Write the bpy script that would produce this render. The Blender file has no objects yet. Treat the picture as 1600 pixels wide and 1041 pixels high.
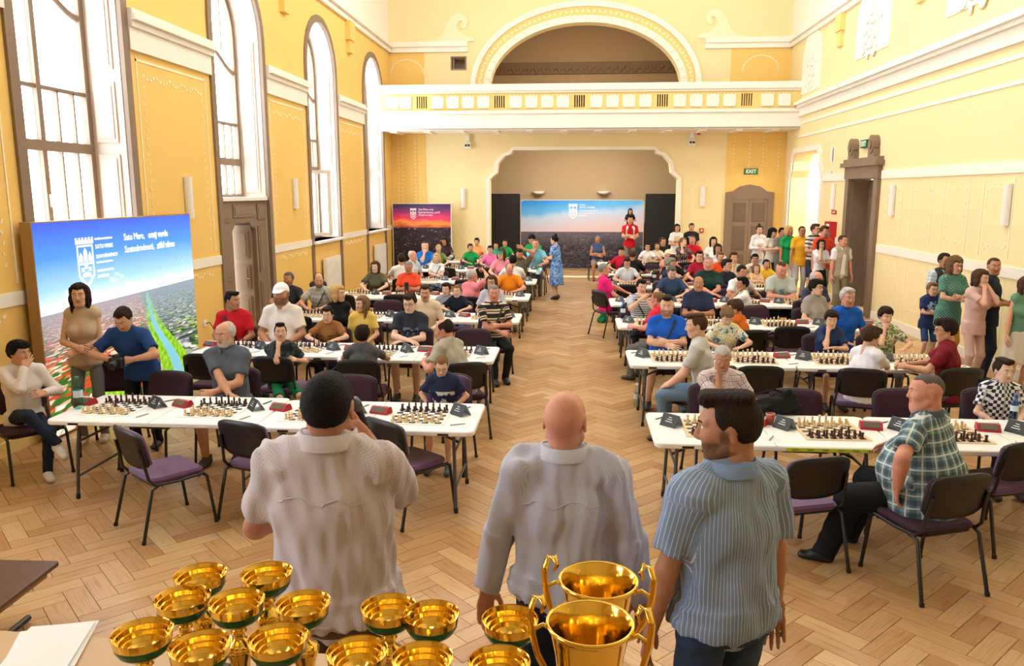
import bpy, math, random
import numpy as np
from mathutils import Vector, Matrix
from mathutils.geometry import tessellate_polygon

random.seed(7)
RNG = np.random.default_rng(7)
scene = bpy.context.scene
COL = scene.collection
PI = math.pi

# ------------------------------------------------------------------ camera
FPX, CX, CY, CAMH = 1240.0, 800.0, 520.5, 2.62
PITCH = math.atan(219.5 / FPX)
YAW = math.atan(98 * math.cos(PITCH) / FPX)
cam_d = bpy.data.cameras.new('camera')
cam_d.sensor_width = 36.0
cam_d.lens = FPX / 1600 * 36.0
cam_d.clip_start = 0.05
cam = bpy.data.objects.new('camera', cam_d)
cam.location = (0, 0, CAMH)
cam.rotation_euler = (PI / 2 - PITCH, 0, YAW)
COL.objects.link(cam)
scene.camera = cam
_F = np.array([-math.sin(YAW) * math.cos(PITCH), math.cos(YAW) * math.cos(PITCH), -math.sin(PITCH)])
_R = np.array([math.cos(YAW), math.sin(YAW), 0.0])
_U = np.cross(_R, _F)
_C = np.array([0, 0, CAMH])
def ray(x, y): return _F + _R * (x - CX) / FPX + _U * (CY - y) / FPX
def onZ(x, y, z=0.0): d = ray(x, y); return _C + d * (z - CAMH) / d[2]
def onX(x, y, X): d = ray(x, y); return _C + d * X / d[0]
def onY(x, y, Y): d = ray(x, y); return _C + d * Y / d[1]

# ------------------------------------------------------------------ world, light, exposure
scene.view_settings.view_transform = 'Standard'
scene.view_settings.look = 'None'
scene.view_settings.exposure = 0.64
scene.view_settings.gamma = 1.0
scene.view_settings.use_curve_mapping = False
world = bpy.data.worlds.new('sky'); scene.world = world
world.use_nodes = True
bg = world.node_tree.nodes['Background']
bg.inputs['Color'].default_value = (0.86, 0.93, 1.0, 1)
bg.inputs['Strength'].default_value = 6.8
try:
    world.cycles.sampling_method = 'MANUAL'; world.cycles.sample_map_resolution = 64
except Exception:
    pass

cy = scene.cycles
cy.max_bounces = 6; cy.diffuse_bounces = 4; cy.adaptive_threshold = 0.02; cy.glossy_bounces = 3; cy.transmission_bounces = 3; cy.transparent_max_bounces = 12

def s2l(c):
    return tuple((v / 255 / 12.92) if v / 255 <= 0.04045 else ((v / 255 + 0.055) / 1.055) ** 2.4 for v in c)

# window bays along both ends of the long left wall; daylight enters here
WIN_C = [-0.1, 4.45, 9.02, 13.6, 18.1, 22.75]  # first bay unseen, continues the row; added to light the foreground men's backs
XL, XR, YB, ZC = -5.70, 6.30, 24.9, 10.5
Y0 = -8.0
def add_light(name, kind, loc, rot, energy, color=(1, 1, 1), **kw):
    l = bpy.data.lights.new(name, kind)
    l.energy = energy; l.color = color
    for k, v in kw.items(): setattr(l, k, v)
    o = bpy.data.objects.new(name, l); o.location = loc; o.rotation_euler = rot
    COL.objects.link(o); return o
for c in WIN_C:                                            # sky portals, one for each window opening
    o = add_light('window_daylight', 'AREA', (XL - 0.62, c, 3.9), (0, -PI / 2, 0), 1.0, shape='RECTANGLE', size=5.0, size_y=2.2)
    o.data.cycles.is_portal = True
# pendant globes added out of view, high in the hall, as fill light
FILL_LAMPS = [(x, y) for y in (8.0, 13.5, 19.0) for x in (-2.6, 3.2)]

# ------------------------------------------------------------------ materials
MATS = {}
def new_mat(name):
    m = bpy.data.materials.new(name); m.use_nodes = True
    nt = m.node_tree
    return m, nt, nt.nodes['Principled BSDF']
def mat(name, rgb, rough=0.6, metal=0.0, noise=0.0, nscale=8.0, bump=0.0, bscale=60.0, spec=0.5, alpha=1.0, emit=0.0, sheen=0.0, trans=0.0):
    if name in MATS: return MATS[name]
    m, nt, b = new_mat(name)
    c = s2l(rgb) + (1,)
    b.inputs['Base Color'].default_value = c
    b.inputs['Roughness'].default_value = rough
    b.inputs['Metallic'].default_value = metal
    b.inputs['Specular IOR Level'].default_value = spec
    if sheen: b.inputs['Sheen Weight'].default_value = sheen
    if trans: b.inputs['Transmission Weight'].default_value = trans
    if emit:
        b.inputs['Emission Color'].default_value = c; b.inputs['Emission Strength'].default_value = emit
    if noise or bump:
        tc = nt.nodes.new('ShaderNodeTexCoord')
    if noise:
        n = nt.nodes.new('ShaderNodeTexNoise'); n.inputs['Scale'].default_value = nscale; n.inputs['Detail'].default_value = 4
        nt.links.new(tc.outputs['Object'], n.inputs['Vector'])
        r = nt.nodes.new('ShaderNodeMapRange'); r.inputs['To Min'].default_value = 1 - noise; r.inputs['To Max'].default_value = 1 + noise
        nt.links.new(n.outputs['Fac'], r.inputs['Value'])
        mx = nt.nodes.new('ShaderNodeMix'); mx.data_type = 'RGBA'; mx.blend_type = 'MULTIPLY'; mx.inputs['Factor'].default_value = 1
        mx.inputs['A'].default_value = c
        nt.links.new(r.outputs['Result'], mx.inputs['B']); nt.links.new(mx.outputs['Result'], b.inputs['Base Color'])
    if bump:
        n2 = nt.nodes.new('ShaderNodeTexNoise'); n2.inputs['Scale'].default_value = bscale; n2.inputs['Detail'].default_value = 3
        nt.links.new(tc.outputs['Object'], n2.inputs['Vector'])
        bp = nt.nodes.new('ShaderNodeBump'); bp.inputs['Strength'].default_value = bump; bp.inputs['Distance'].default_value = 0.02
        nt.links.new(n2.outputs['Fac'], bp.inputs['Height']); nt.links.new(bp.outputs['Normal'], b.inputs['Normal'])
    MATS[name] = m
    return m
class NG:
    """small node-graph helper"""
    def __init__(s, name):
        s.m, s.nt, s.b = new_mat(name); MATS[name] = s.m
        s.tc = s.nt.nodes.new('ShaderNodeTexCoord')
    def n(s, t, **kw):
        x = s.nt.nodes.new(t)
        for k, v in kw.items(): setattr(x, k, v)
        return x
    def put(s, sock, v):
        if hasattr(v, 'links') or isinstance(v, bpy.types.NodeSocket): s.nt.links.new(v, sock)
        else: sock.default_value = v
    def math(s, op, a, b=0.0, c=0.0):
        x = s.n('ShaderNodeMath', operation=op)
        s.put(x.inputs[0], a); s.put(x.inputs[1], b); s.put(x.inputs[2], c)
        return x.outputs[0]
    def mix(s, f, a, b, mode='MIX'):
        x = s.n('ShaderNodeMix', data_type='RGBA', blend_type=mode)
        s.put(x.inputs['Factor'], f)
        s.put(x.inputs['A'], s.col(a)); s.put(x.inputs['B'], s.col(b))
        return x.outputs['Result']
    def col(s, c):
        return (s2l(c) + (1,)) if isinstance(c, tuple) and len(c) == 3 else c
    def sep(s, out='Object'):
        x = s.n('ShaderNodeSeparateXYZ'); s.nt.links.new(s.tc.outputs[out], x.inputs[0]); return x.outputs
    def noise(s, scale, detail=3, vec=None, rough=0.5):
        x = s.n('ShaderNodeTexNoise'); x.inputs['Scale'].default_value = scale; x.inputs['Detail'].default_value = detail
        x.inputs['Roughness'].default_value = rough
        s.nt.links.new(vec if vec else s.tc.outputs['Object'], x.inputs['Vector']); return x.outputs
    def voro(s, scale, vec=None, feature='F1'):
        x = s.n('ShaderNodeTexVoronoi', feature=feature, distance='CHEBYCHEV'); x.inputs['Scale'].default_value = scale
        s.nt.links.new(vec if vec else s.tc.outputs['Object'], x.inputs['Vector']); return x.outputs
    def ramp(s, f, stops, const=False):
        x = s.n('ShaderNodeValToRGB'); cr = x.color_ramp
        cr.interpolation = 'CONSTANT' if const else 'LINEAR'
        while len(cr.elements) < len(stops): cr.elements.new(0.5)
        for e, (p, c) in zip(cr.elements, stops): e.position = p; e.color = s.col(c)
        s.put(x.inputs[0], f); return x.outputs[0]
    def base(s, c, rough=0.6): s.put(s.b.inputs['Base Color'], s.col(c)); s.b.inputs['Roughness'].default_value = rough; return s.m

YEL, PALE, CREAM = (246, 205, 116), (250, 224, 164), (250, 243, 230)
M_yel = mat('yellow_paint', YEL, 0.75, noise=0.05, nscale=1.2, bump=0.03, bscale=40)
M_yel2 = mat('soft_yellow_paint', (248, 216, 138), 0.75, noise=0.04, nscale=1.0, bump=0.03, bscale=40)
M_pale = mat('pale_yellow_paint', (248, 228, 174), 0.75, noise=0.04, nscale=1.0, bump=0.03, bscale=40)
M_cream = mat('cream_plaster', CREAM, 0.7, noise=0.03, nscale=2.0)
M_white = mat('white_paint', (246, 244, 238), 0.5)
M_brown = mat('brown_wood_paint', (140, 118, 98), 0.5, noise=0.10, nscale=3.0)
M_dbrown = mat('dark_brown_door', (116, 96, 78), 0.5, noise=0.12, nscale=3.0)
M_beige = mat('beige_stage_wall', (190, 165, 128), 0.8, noise=0.04, nscale=1.5)
M_ceil = mat('ceiling_paint', (250, 244, 228), 0.8)
M_gold_line = mat('stencil_white', (252, 240, 205), 0.8)
M_black = mat('black_plastic', (22, 22, 23), 0.45)
M_blackp = mat('black_panel', (26, 26, 28), 0.7)
M_blackm = mat('black_metal', (18, 18, 20), 0.35, spec=0.6)
M_greym = mat('grey_metal', (92, 94, 97), 0.4, metal=0.6)
M_tabletop = mat('white_table_plastic', (244, 243, 240), 0.38, bump=0.05, bscale=200)
M_purple = mat('purple_fabric', (98, 62, 104), 0.9, noise=0.15, nscale=60, bump=0.1, bscale=300, sheen=0.3)
M_aubergine = mat('aubergine_fabric', (58, 30, 46), 0.9, noise=0.15, nscale=60, bump=0.1, bscale=300)
M_paper = mat('white_paper', (244, 244, 242), 0.8)
M_red = mat('red_plastic', (170, 24, 40), 0.4)
M_redbox = mat('red_enamel', (196, 30, 34), 0.45)
M_lcd = mat('lcd_grey', (96, 96, 82), 0.25)
M_card = mat('dark_card', (44, 48, 46), 0.5)
M_gold = mat('gold_plate', (242, 200, 92), 0.13, metal=1.0, bump=0.03, bscale=30)
M_green_e = mat('green_enamel', (14, 92, 44), 0.25)
M_green_s = mat('green_exit', (10, 110, 50), 0.5, emit=0.6)
M_steel = mat('brushed_steel', (170, 170, 172), 0.3, metal=0.9)

def glass_mat(name, tint=(1, 1, 1), gloss=0.12):
    m = bpy.data.materials.new(name); m.use_nodes = True; nt = m.node_tree
    nt.nodes.clear()
    o = nt.nodes.new('ShaderNodeOutputMaterial'); t = nt.nodes.new('ShaderNodeBsdfTransparent'); g = nt.nodes.new('ShaderNodeBsdfGlossy')
    t.inputs[0].default_value = tint + (1,); g.inputs['Roughness'].default_value = 0.03
    f = nt.nodes.new('ShaderNodeLayerWeight'); f.inputs[0].default_value = gloss
    x = nt.nodes.new('ShaderNodeMixShader')
    ge = nt.nodes.new('ShaderNodeNewGeometry'); iv = nt.nodes.new('ShaderNodeMath'); iv.operation = 'SUBTRACT'; iv.inputs[0].default_value = 1.0; ml = nt.nodes.new('ShaderNodeMath'); ml.operation = 'MULTIPLY'
    nt.links.new(ge.outputs['Backfacing'], iv.inputs[1]); nt.links.new(iv.outputs[0], ml.inputs[0]); nt.links.new(f.outputs['Fresnel'], ml.inputs[1]); nt.links.new(ml.outputs[0], x.inputs[0]); nt.links.new(t.outputs[0], x.inputs[1]); nt.links.new(g.outputs[0], x.inputs[2]); nt.links.new(x.outputs[0], o.inputs[0])
    return m
M_glass = glass_mat('window_glass')
M_bottle = glass_mat('clear_bottle', (0.80, 0.92, 0.93), 0.35)
M_bottle_g = glass_mat('teal_bottle', (0.45, 0.85, 0.80), 0.35)
M_bottle_b = glass_mat('blue_bottle', (0.35, 0.55, 0.85), 0.35)

# ------------------------------------------------------------------ mesh helpers
def link(o, parent=None):
    COL.objects.link(o)
    if parent is not None: o.parent = parent
    return o
def tag(o, label=None, cat=None, group=None, kind=None):
    if label: o['label'] = label
    if cat: o['category'] = cat
    if group: o['group'] = group
    if kind: o['kind'] = kind
    return o
def empty(name, loc=(0, 0, 0), rz=0.0):
    o = bpy.data.objects.new(name, None); o.location = loc; o.rotation_euler = (0, 0, rz); o.empty_display_size = 0.1
    COL.objects.link(o); return o
def copy_tree(o, parent=None):
    c = o.copy(); COL.objects.link(c); c.parent = parent
    for ch in list(o.children): copy_tree(ch, c)
    return c
class MB:
    def __init__(s): s.v = []; s.f = []; s.m = []; s.mi = 0; s.sm = []; s.smooth = False
    def add(s, vs, fs, smooth=None):
        o = len(s.v); s.v.extend([tuple(map(float, p)) for p in vs])
        for f in fs: s.f.append([i + o for i in f]); s.m.append(s.mi); s.sm.append(s.smooth if smooth is None else smooth)
        return s
    def box(s, x0, x1, y0, y1, z0, z1):
        vs = [(x, y, z) for x in (x0, x1) for y in (y0, y1) for z in (z0, z1)]
        return s.add(vs, [(0, 1, 3, 2), (4, 6, 7, 5), (0, 4, 5, 1), (2, 3, 7, 6), (0, 2, 6, 4), (1, 5, 7, 3)])
    def cbox(s, c, d, M=None):
        x, y, z = d[0] / 2, d[1] / 2, d[2] / 2
        vs = [Vector((a * x, b * y, e * z)) for a in (-1, 1) for b in (-1, 1) for e in (-1, 1)]
        if M is not None: vs = [M @ p for p in vs]
        vs = [(p[0] + c[0], p[1] + c[1], p[2] + c[2]) for p in vs]
        return s.add(vs, [(0, 1, 3, 2), (4, 6, 7, 5), (0, 4, 5, 1), (2, 3, 7, 6), (0, 2, 6, 4), (1, 5, 7, 3)])
    def bar(s, a, b, w, d=None, up=(0, 0, 1)):
        a, b = Vector(a), Vector(b); d = d or w
        t = (b - a).normalized(); u = Vector(up)
        if abs(t.dot(u)) > 0.98: u = Vector((0, 1, 0))
        x = t.cross(u).normalized() * (w / 2); y = x.cross(t).normalized() * (d / 2)
        vs = [a - x - y, a + x - y, a + x + y, a - x + y, b - x - y, b + x - y, b + x + y, b - x + y]
        return s.add(vs, [(0, 3, 2, 1), (4, 5, 6, 7), (0, 1, 5, 4), (1, 2, 6, 5), (2, 3, 7, 6), (3, 0, 4, 7)])
    def tube(s, pts, r, n=8, caps=True, flat=1.0):
        pts = [Vector(p) for p in pts]; rs = r if isinstance(r, (list, tuple)) else [r] * len(pts)
        vs = []; up = None
        for i, p in enumerate(pts):
            t = (pts[min(i + 1, len(pts) - 1)] - pts[max(i - 1, 0)]).normalized()
            if up is None:
                up = Vector((0, 0, 1)) if abs(t.z) < 0.9 else Vector((1, 0, 0))
            x = up.cross(t).normalized(); y = t.cross(x).normalized(); up = y
            for k in range(n):
                a = 2 * PI * k / n
                vs.append(p + x * math.cos(a) * rs[i] + y * math.sin(a) * rs[i] * flat)
        fs = []
        for i in range(len(pts) - 1):
            for k in range(n):
                k2 = (k + 1) % n
                fs.append((i * n + k, i * n + k2, (i + 1) * n + k2, (i + 1) * n + k))
        s.add(vs, fs, True)
        if caps:
            o = len(vs)
            s.add(vs[:n], [tuple(range(n - 1, -1, -1))], False); s.add(vs[-n:], [tuple(range(n))], False)
        return s
    def lathe(s, prof, n=16, c=(0, 0, 0), smooth=True, caps=True):
        vs = []
        for r, z in prof:
            for k in range(n):
                a = 2 * PI * k / n
                vs.append((c[0] + r * math.cos(a), c[1] + r * math.sin(a), c[2] + z))
        fs = []
        for i in range(len(prof) - 1):
            for k in range(n):
                k2 = (k + 1) % n
                fs.append((i * n + k, i * n + k2, (i + 1) * n + k2, (i + 1) * n + k))
        if caps and prof[0][0] > 2e-3: fs.append(tuple(range(n - 1, -1, -1)))
        if caps and prof[-1][0] > 2e-3: fs.append(tuple(range((len(prof) - 1) * n, len(prof) * n)))
        return s.add(vs, fs, smooth)
    def prism(s, poly, f0, f1):
        """poly: 2d points (ccw); f0/f1 map (u,v) to the two faces"""
        n = len(poly)
        vs = [f0(*p) for p in poly] + [f1(*p) for p in poly]
        tris = tessellate_polygon([[Vector((p[0], p[1], 0)) for p in poly]])
        fs = [tuple(t) for t in tris] + [tuple(i + n for i in t[::-1]) for t in tris]
        fs += [(i, (i + 1) % n, (i + 1) % n + n, i + n) for i in range(n)]
        return s.add(vs, fs)
    def holed(s, outer, holes, f0, f1):
        loops = [outer] + holes
        flat = [p for l in loops for p in l]; n = len(flat)
        tris = tessellate_polygon([[Vector((p[0], p[1], 0)) for p in l] for l in loops])
        vs = [f0(*p) for p in flat] + [f1(*p) for p in flat]
        fs = [tuple(t) for t in tris] + [tuple(i + n for i in t[::-1]) for t in tris]
        o = 0
        for l in loops:
            k = len(l)
            fs += [(o + i, o + (i + 1) % k, o + (i + 1) % k + n, o + i + n) for i in range(k)]
            o += k
        return s.add(vs, fs)
    def build(s, name, mats, parent=None, loc=None, mesh_only=False):
        me = bpy.data.meshes.new(name)
        me.from_pydata(s.v, [], s.f); me.update()
        mats = mats if isinstance(mats, (list, tuple)) else [mats]
        for m in mats: me.materials.append(m)
        if s.f:
            me.polygons.foreach_set('material_index', s.m)
            me.polygons.foreach_set('use_smooth', s.sm)
        import bmesh
        b = bmesh.new(); b.from_mesh(me); bmesh.ops.recalc_face_normals(b, faces=b.faces); b.to_mesh(me); b.free()
        if mesh_only: return me
        o = bpy.data.objects.new(name, me)
        if loc: o.location = loc
        return link(o, parent)
def obj_from(name, me, parent=None, loc=(0, 0, 0), rot=(0, 0, 0)):
    o = bpy.data.objects.new(name, me); o.location = loc; o.rotation_euler = rot
    return link(o, parent)
def rrect(w, d, r, n=4):
    pts = []
    for cx, cy, a0 in ((w / 2 - r, d / 2 - r, 0), (-w / 2 + r, d / 2 - r, 90), (-w / 2 + r, -d / 2 + r, 180), (w / 2 - r, -d / 2 + r, 270)):
        for k in range(n + 1):
            a = math.radians(a0 + 90 * k / n); pts.append((cx + r * math.cos(a), cy + r * math.sin(a)))
    return pts
def slab(mb, w, d, z0, z1, r, bev=0.008, n=4, cx=0, cy=0):
    """rounded-rectangle slab with a small bevel above and below"""
    P = rrect(w, d, r, n); Q = rrect(w - 2 * bev, d - 2 * bev, max(r - bev, 0.001), n); k = len(P)
    vs = [(cx + x, cy + y, z0) for x, y in Q] + [(cx + x, cy + y, z0 + bev) for x, y in P] + [(cx + x, cy + y, z1 - bev) for x, y in P] + [(cx + x, cy + y, z1) for x, y in Q]
    fs = [tuple(range(k - 1, -1, -1)), tuple(range(3 * k, 4 * k))]
    for l in range(3):
        fs += [(l * k + i, l * k + (i + 1) % k, (l + 1) * k + (i + 1) % k, (l + 1) * k + i) for i in range(k)]
    return mb.add(vs, fs)
def struct(o): o['kind'] = 'structure'; return o
def text_mesh(s, size, mats_name, parent, M, name='lettering', extr=0.002, align='LEFT', bold=0.0, spacing=1.0):
    cu = bpy.data.curves.new('lettering_curve', 'FONT'); cu.body = s; cu.size = size; cu.extrude = extr; cu.align_x = align; cu.offset = bold
    cu.space_character = spacing; cu.resolution_u = 2
    t = bpy.data.objects.new('lettering_tmp', cu); COL.objects.link(t)
    dg = bpy.context.evaluated_depsgraph_get()
    me = bpy.data.meshes.new_from_object(t.evaluated_get(dg))
    bpy.data.objects.remove(t); me.materials.clear(); me.materials.append(mats_name)
    o = bpy.data.objects.new(name, me); link(o, parent); o.matrix_local = M
    return o
# ================================================================== THE ROOM
def arch_loop(c, hw, z0, zs, n=14, e=1.0):
    """(y,z) loop of an arched opening, centre c, half width hw, sill z0, spring line zs"""
    pts = [(c - hw, z0), (c + hw, z0)]
    for k in range(n + 1):
        a = PI * k / n; pts.append((c + hw * math.cos(a), zs + hw * e * math.sin(a)))
    return pts
WT = 0.62                                                    # wall thickness
XG = XL - 0.50                                               # plane of the glass
HW, ZS = 1.0, 5.33
SILL = {9.02: 1.55, 13.6: 0.02, 18.1: 1.55, 22.75: 1.55}
mb = MB()
holes = [arch_loop(c, HW, SILL.get(c, 1.55), ZS) for c in WIN_C]
mb.holed([(Y0, 0), (YB, 0), (YB, ZC), (Y0, ZC)], holes, lambda u, v: (XL, u, v), lambda u, v: (XL - WT, u, v))
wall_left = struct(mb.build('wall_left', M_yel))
# white-painted deep reveals: a thin lining that follows each opening
for i, c in enumerate(WIN_C):
    sill = SILL.get(c, 1.55)
    w = struct(empty('window_%d' % (i + 1), (XL, c, sill)))
    rel = lambda p: (p[0] - XL, p[1] - c, p[2] - sill)
    L = arch_loop(0, HW, 0, ZS - sill)
    L2 = arch_loop(0, HW - 0.012, 0.012, ZS - sill)
    m = MB(); n = len(L)
    order = list(range(1, n)) + [0]                         # from lower right over the arch to lower left
    vs = []
    for x in (-0.03, -WT + 0.0):
        for k in order: vs.append((x, L2[k][0], L2[k][1]))
    nn = len(order)
    m.add(vs, [(k, k + 1, nn + k + 1, nn + k) for k in range(nn - 1)])
    m.build('reveal_lining', mat('reveal_paint', (214, 196, 178), 0.7, noise=0.05, nscale=2), w)
    # raised panels on both jambs of the reveal
    for sgn in (-1, 1):
        for z0, z1 in ((0.15, 1.55), (1.70, 2.45), (2.60, ZS - sill - 0.05)):
            if z1 - z0 < 0.2: continue
            m = MB(); yy = sgn * (HW - 0.012)
            m.box(-0.40, -0.12, min(yy, yy - sgn * 0.018), max(yy, yy - sgn * 0.018), z0, z1)
            m.box(-0.36, -0.16, min(yy, yy - sgn * 0.028), max(yy, yy - sgn * 0.028), z0 + 0.05, z1 - 0.05)
            m.build('shutter_panel', mat('shutter_paint', (206, 188, 170), 0.6), w)
    # outer brown architrave
    A = arch_loop(0, HW + 0.14, -0.06 if sill > 0.5 else 0.0, ZS - sill); B = arch_loop(0, HW - 0.005, 0, ZS - sill)
    m = MB(); m.add([(0.035, p[0], p[1]) for p in A] + [(0.035, p[0], p[1]) for p in B] + [(0.0, p[0], p[1]) for p in A] + [(-0.03, p[0], p[1]) for p in B],
        [f for k in list(range(1, n - 0)) for k2 in [(k + 1) % n] if not (k == 0)
         for f in ((k, k2, n + k2, n + k), (k, k2, 2 * n + k2, 2 * n + k), (n + k, n + k2, 3 * n + k2, 3 * n + k))])
    m.build('architrave', M_brown, w)
    m = MB()
    if sill > 0.5:
        m.box(-WT, 0.10, -HW - 0.10, HW + 0.10, -0.05, 0.0); m.build('window_sill', M_white, w)
    # the sash: outer frame, mullions, transoms and glazing bars on the glass plane
    gz = 0.0 if sill > 0.5 else 2.50 - sill
    x0, x1 = XG - XL - 0.045, XG - XL + 0.045
    FA = arch_loop(0, HW - 0.01, gz, ZS - sill); FB = arch_loop(0, HW - 0.10, gz + 0.09, ZS - sill)
    m = MB(); m.holed(FA, [FB], lambda u, v: (x0, u, v), lambda u, v: (x1, u, v)); m.build('window_frame', M_brown, w)
    def bar(name, y0, y1, z0, z1, d=0.03):
        q = MB(); q.box(XG - XL - d, XG - XL + d, y0, y1, z0 - sill, z1 - sill); return q.build(name, M_brown, w)
    zb = sill + gz + 0.08
    bar('transom', -HW + .09, HW - .09, 3.10, 3.22, 0.05)
    bar('transom', -HW + .09, HW - .09, 3.80, 3.85)
    if c > 15 and c < 20:                                     # its inner half stands open into the room
        bar('mullion', -0.04, 0.04, 3.2, 6.2, 0.045)
    else:
        bar('mullion', -0.04, 0.04, zb, 6.2, 0.045)
    for y in (-0.66, -0.35, 0.35, 0.66):
        bar('glazing_bar', y - 0.014, y + 0.014, 3.2, 3.82)
        if not (15 < c < 20): bar('glazing_bar', y - 0.014, y + 0.014, zb, 3.12)
    for y in (-0.45, 0.45):
        bar('glazing_bar', y - 0.014, y + 0.014, 5.05, ZS + math.sqrt(0.8 - y * y) - 0.02)
    # swung curved transom of the upper light
    m = MB(); pts = []
    for k in range(17):
        y = -0.92 + 1.84 * k / 16; pts.append((XG - XL, y, 4.90 - sill + 0.16 * math.cos(y / 0.92 * PI)))
    m.tube(pts, 0.045, 6); m.build('curved_transom', M_brown, w)
    # panes, thin sheets of glass between the bars
    for z0, z1 in ((zb, 3.10), (3.22, 3.80), (3.85, 4.78)):
        for y0, y1 in ((-0.90, -0.04), (0.04, 0.90)):
            if 15 < c < 20 and z0 < 3.0 and y0 > 0: continue
            q = MB(); q.box(XG - XL - 0.004, XG - XL + 0.004, y0, y1, z0 - sill, z1 - sill); q.build('pane', M_glass, w)
    q = MB(); P = [(-0.9, 5.0), (0.9, 5.0)] + [(0.9 * math.cos(PI * k / 12), ZS + 0.9 * math.sin(PI * k / 12)) for k in range(13)]
    q.prism([(a, b - sill) for a, b in P], lambda u, v: (XG - XL - 0.004, u, v), lambda u, v: (XG - XL + 0.004, u, v)); q.build('pane', M_glass, w)
    # window handle
    q = MB(); q.box(XG - XL + 0.045, XG - XL + 0.075, -0.012, 0.012, 2.45 - sill, 2.60 - sill); q.build('window_handle', M_white, w)
    if sill > 0.5:                                          # niche below the sill: two brown pilaster strips
        for sgn in (-1, 1):
            q = MB(); y = sgn * (HW + 0.07); q.box(0.0, 0.035, y - 0.07, y + 0.07, -sill + 0.02, -0.05); q.build('niche_post', M_brown, w)
    # street door set in brown panelling under the second window in view
    if 13 < c < 14:
        q = MB(); xx = -0.06
        q.holed([(-HW + .01, 0.0), (HW - .01, 0.0), (HW - .01, 2.46), (-HW + .01, 2.46)], [[(-0.50, 0.02), (0.50, 0.02), (0.50, 1.95), (0.36, 2.08), (-0.36, 2.08), (-0.50, 1.95)]],
                lambda u, v: (xx - 0.06, u, v), lambda u, v: (xx, u, v)); q.build('door_surround', M_brown, w)
        for y0, y1, z0, z1 in ((-0.92, -0.58, 0.2, 1.0), (-0.92, -0.58, 1.15, 2.0), (0.58, 0.92, 0.2, 1.0), (0.58, 0.92, 1.15, 2.0), (-0.45, 0.45, 2.18, 2.40), (-0.92, -0.58, 2.12, 2.40), (0.58, 0.92, 2.12, 2.40)):
            q = MB(); q.box(xx, xx + 0.02, y0, y1, z0, z1); q.box(xx, xx + 0.03, y0 + 0.05, y1 - 0.05, z0 + 0.05, z1 - 0.05); q.build('wood_panel', M_brown, w)
        q = MB(); q.box(-WT, 0.0, -HW, HW, 2.46, 2.52); q.build('ledge', M_white, w)
        for sgn in (-1, 1):                                  # recess jambs
            q = MB(); y = sgn * 0.52; q.box(-0.55, -0.12, y - 0.02, y + 0.02, 0.02, 2.05); q.build('door_jamb', M_brown, w)
        q = MB(); q.box(-0.55, -0.12, -0.52, 0.52, 2.05, 2.09); q.build('door_soffit', M_brown, w)
        M_db = mat('door_beige', (158, 132, 106), 0.5, noise=0.08, nscale=3)
        d = struct(empty('door_1', (XL, c, 0.02)))
        q = MB(); q.box(-0.56, -0.14, 0.455, 0.495, 0.0, 2.02); q.build('door_leaf', M_db, d)          # leaf swung back against the far jamb
        for z0, z1 in ((0.12, 0.72), (0.86, 1.30), (1.42, 1.90)):
            q = MB(); q.box(-0.50, -0.20, 0.435, 0.455, z0, z1); q.box(-0.46, -0.24, 0.427, 0.435, z0 + .04, z1 - .04); q.build('door_panel', M_db, d)
        q = MB(); q.tube([(-0.20, 0.455, 1.05), (-0.20, 0.40, 1.05), (-0.30, 0.40, 1.05)], 0.011, 6); q.build('door_handle', M_steel, d)
        q = MB(); q.box(-0.58, -0.54, -0.50, 0.26, 0.0, 2.04); q.build('blocking_panel', M_db, d)  # unseen panel added to close the doorway to a narrow daylight strip
# open casement leaning into the room at the third window in view
ca = struct(empty('window_8', (XL - 0.48, 17.16, 1.68), 0))
ca.rotation_euler = (0, 0, math.radians(-78))
# hinged along its local -Y edge, swings out over +X
q = MB(); q.holed([(0, 0), (0.86, 0), (0.86, 1.42), (0, 1.42)], [[(0.07, 0.07), (0.79, 0.07), (0.79, 1.35), (0.07, 1.35)]], lambda u, v: (-0.03, u, v), lambda u, v: (0.03, u, v)); q.build('sash_frame', M_white, ca)
for y in (0.30, 0.55):
    q = MB(); q.box(-0.015, 0.015, y - 0.014, y + 0.014, 0.07, 1.35); q.build('glazing_bar', M_white, ca)
q = MB(); q.box(-0.004, 0.004, 0.07, 0.79, 0.07, 1.35); q.build('pane', M_glass, ca)

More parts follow.
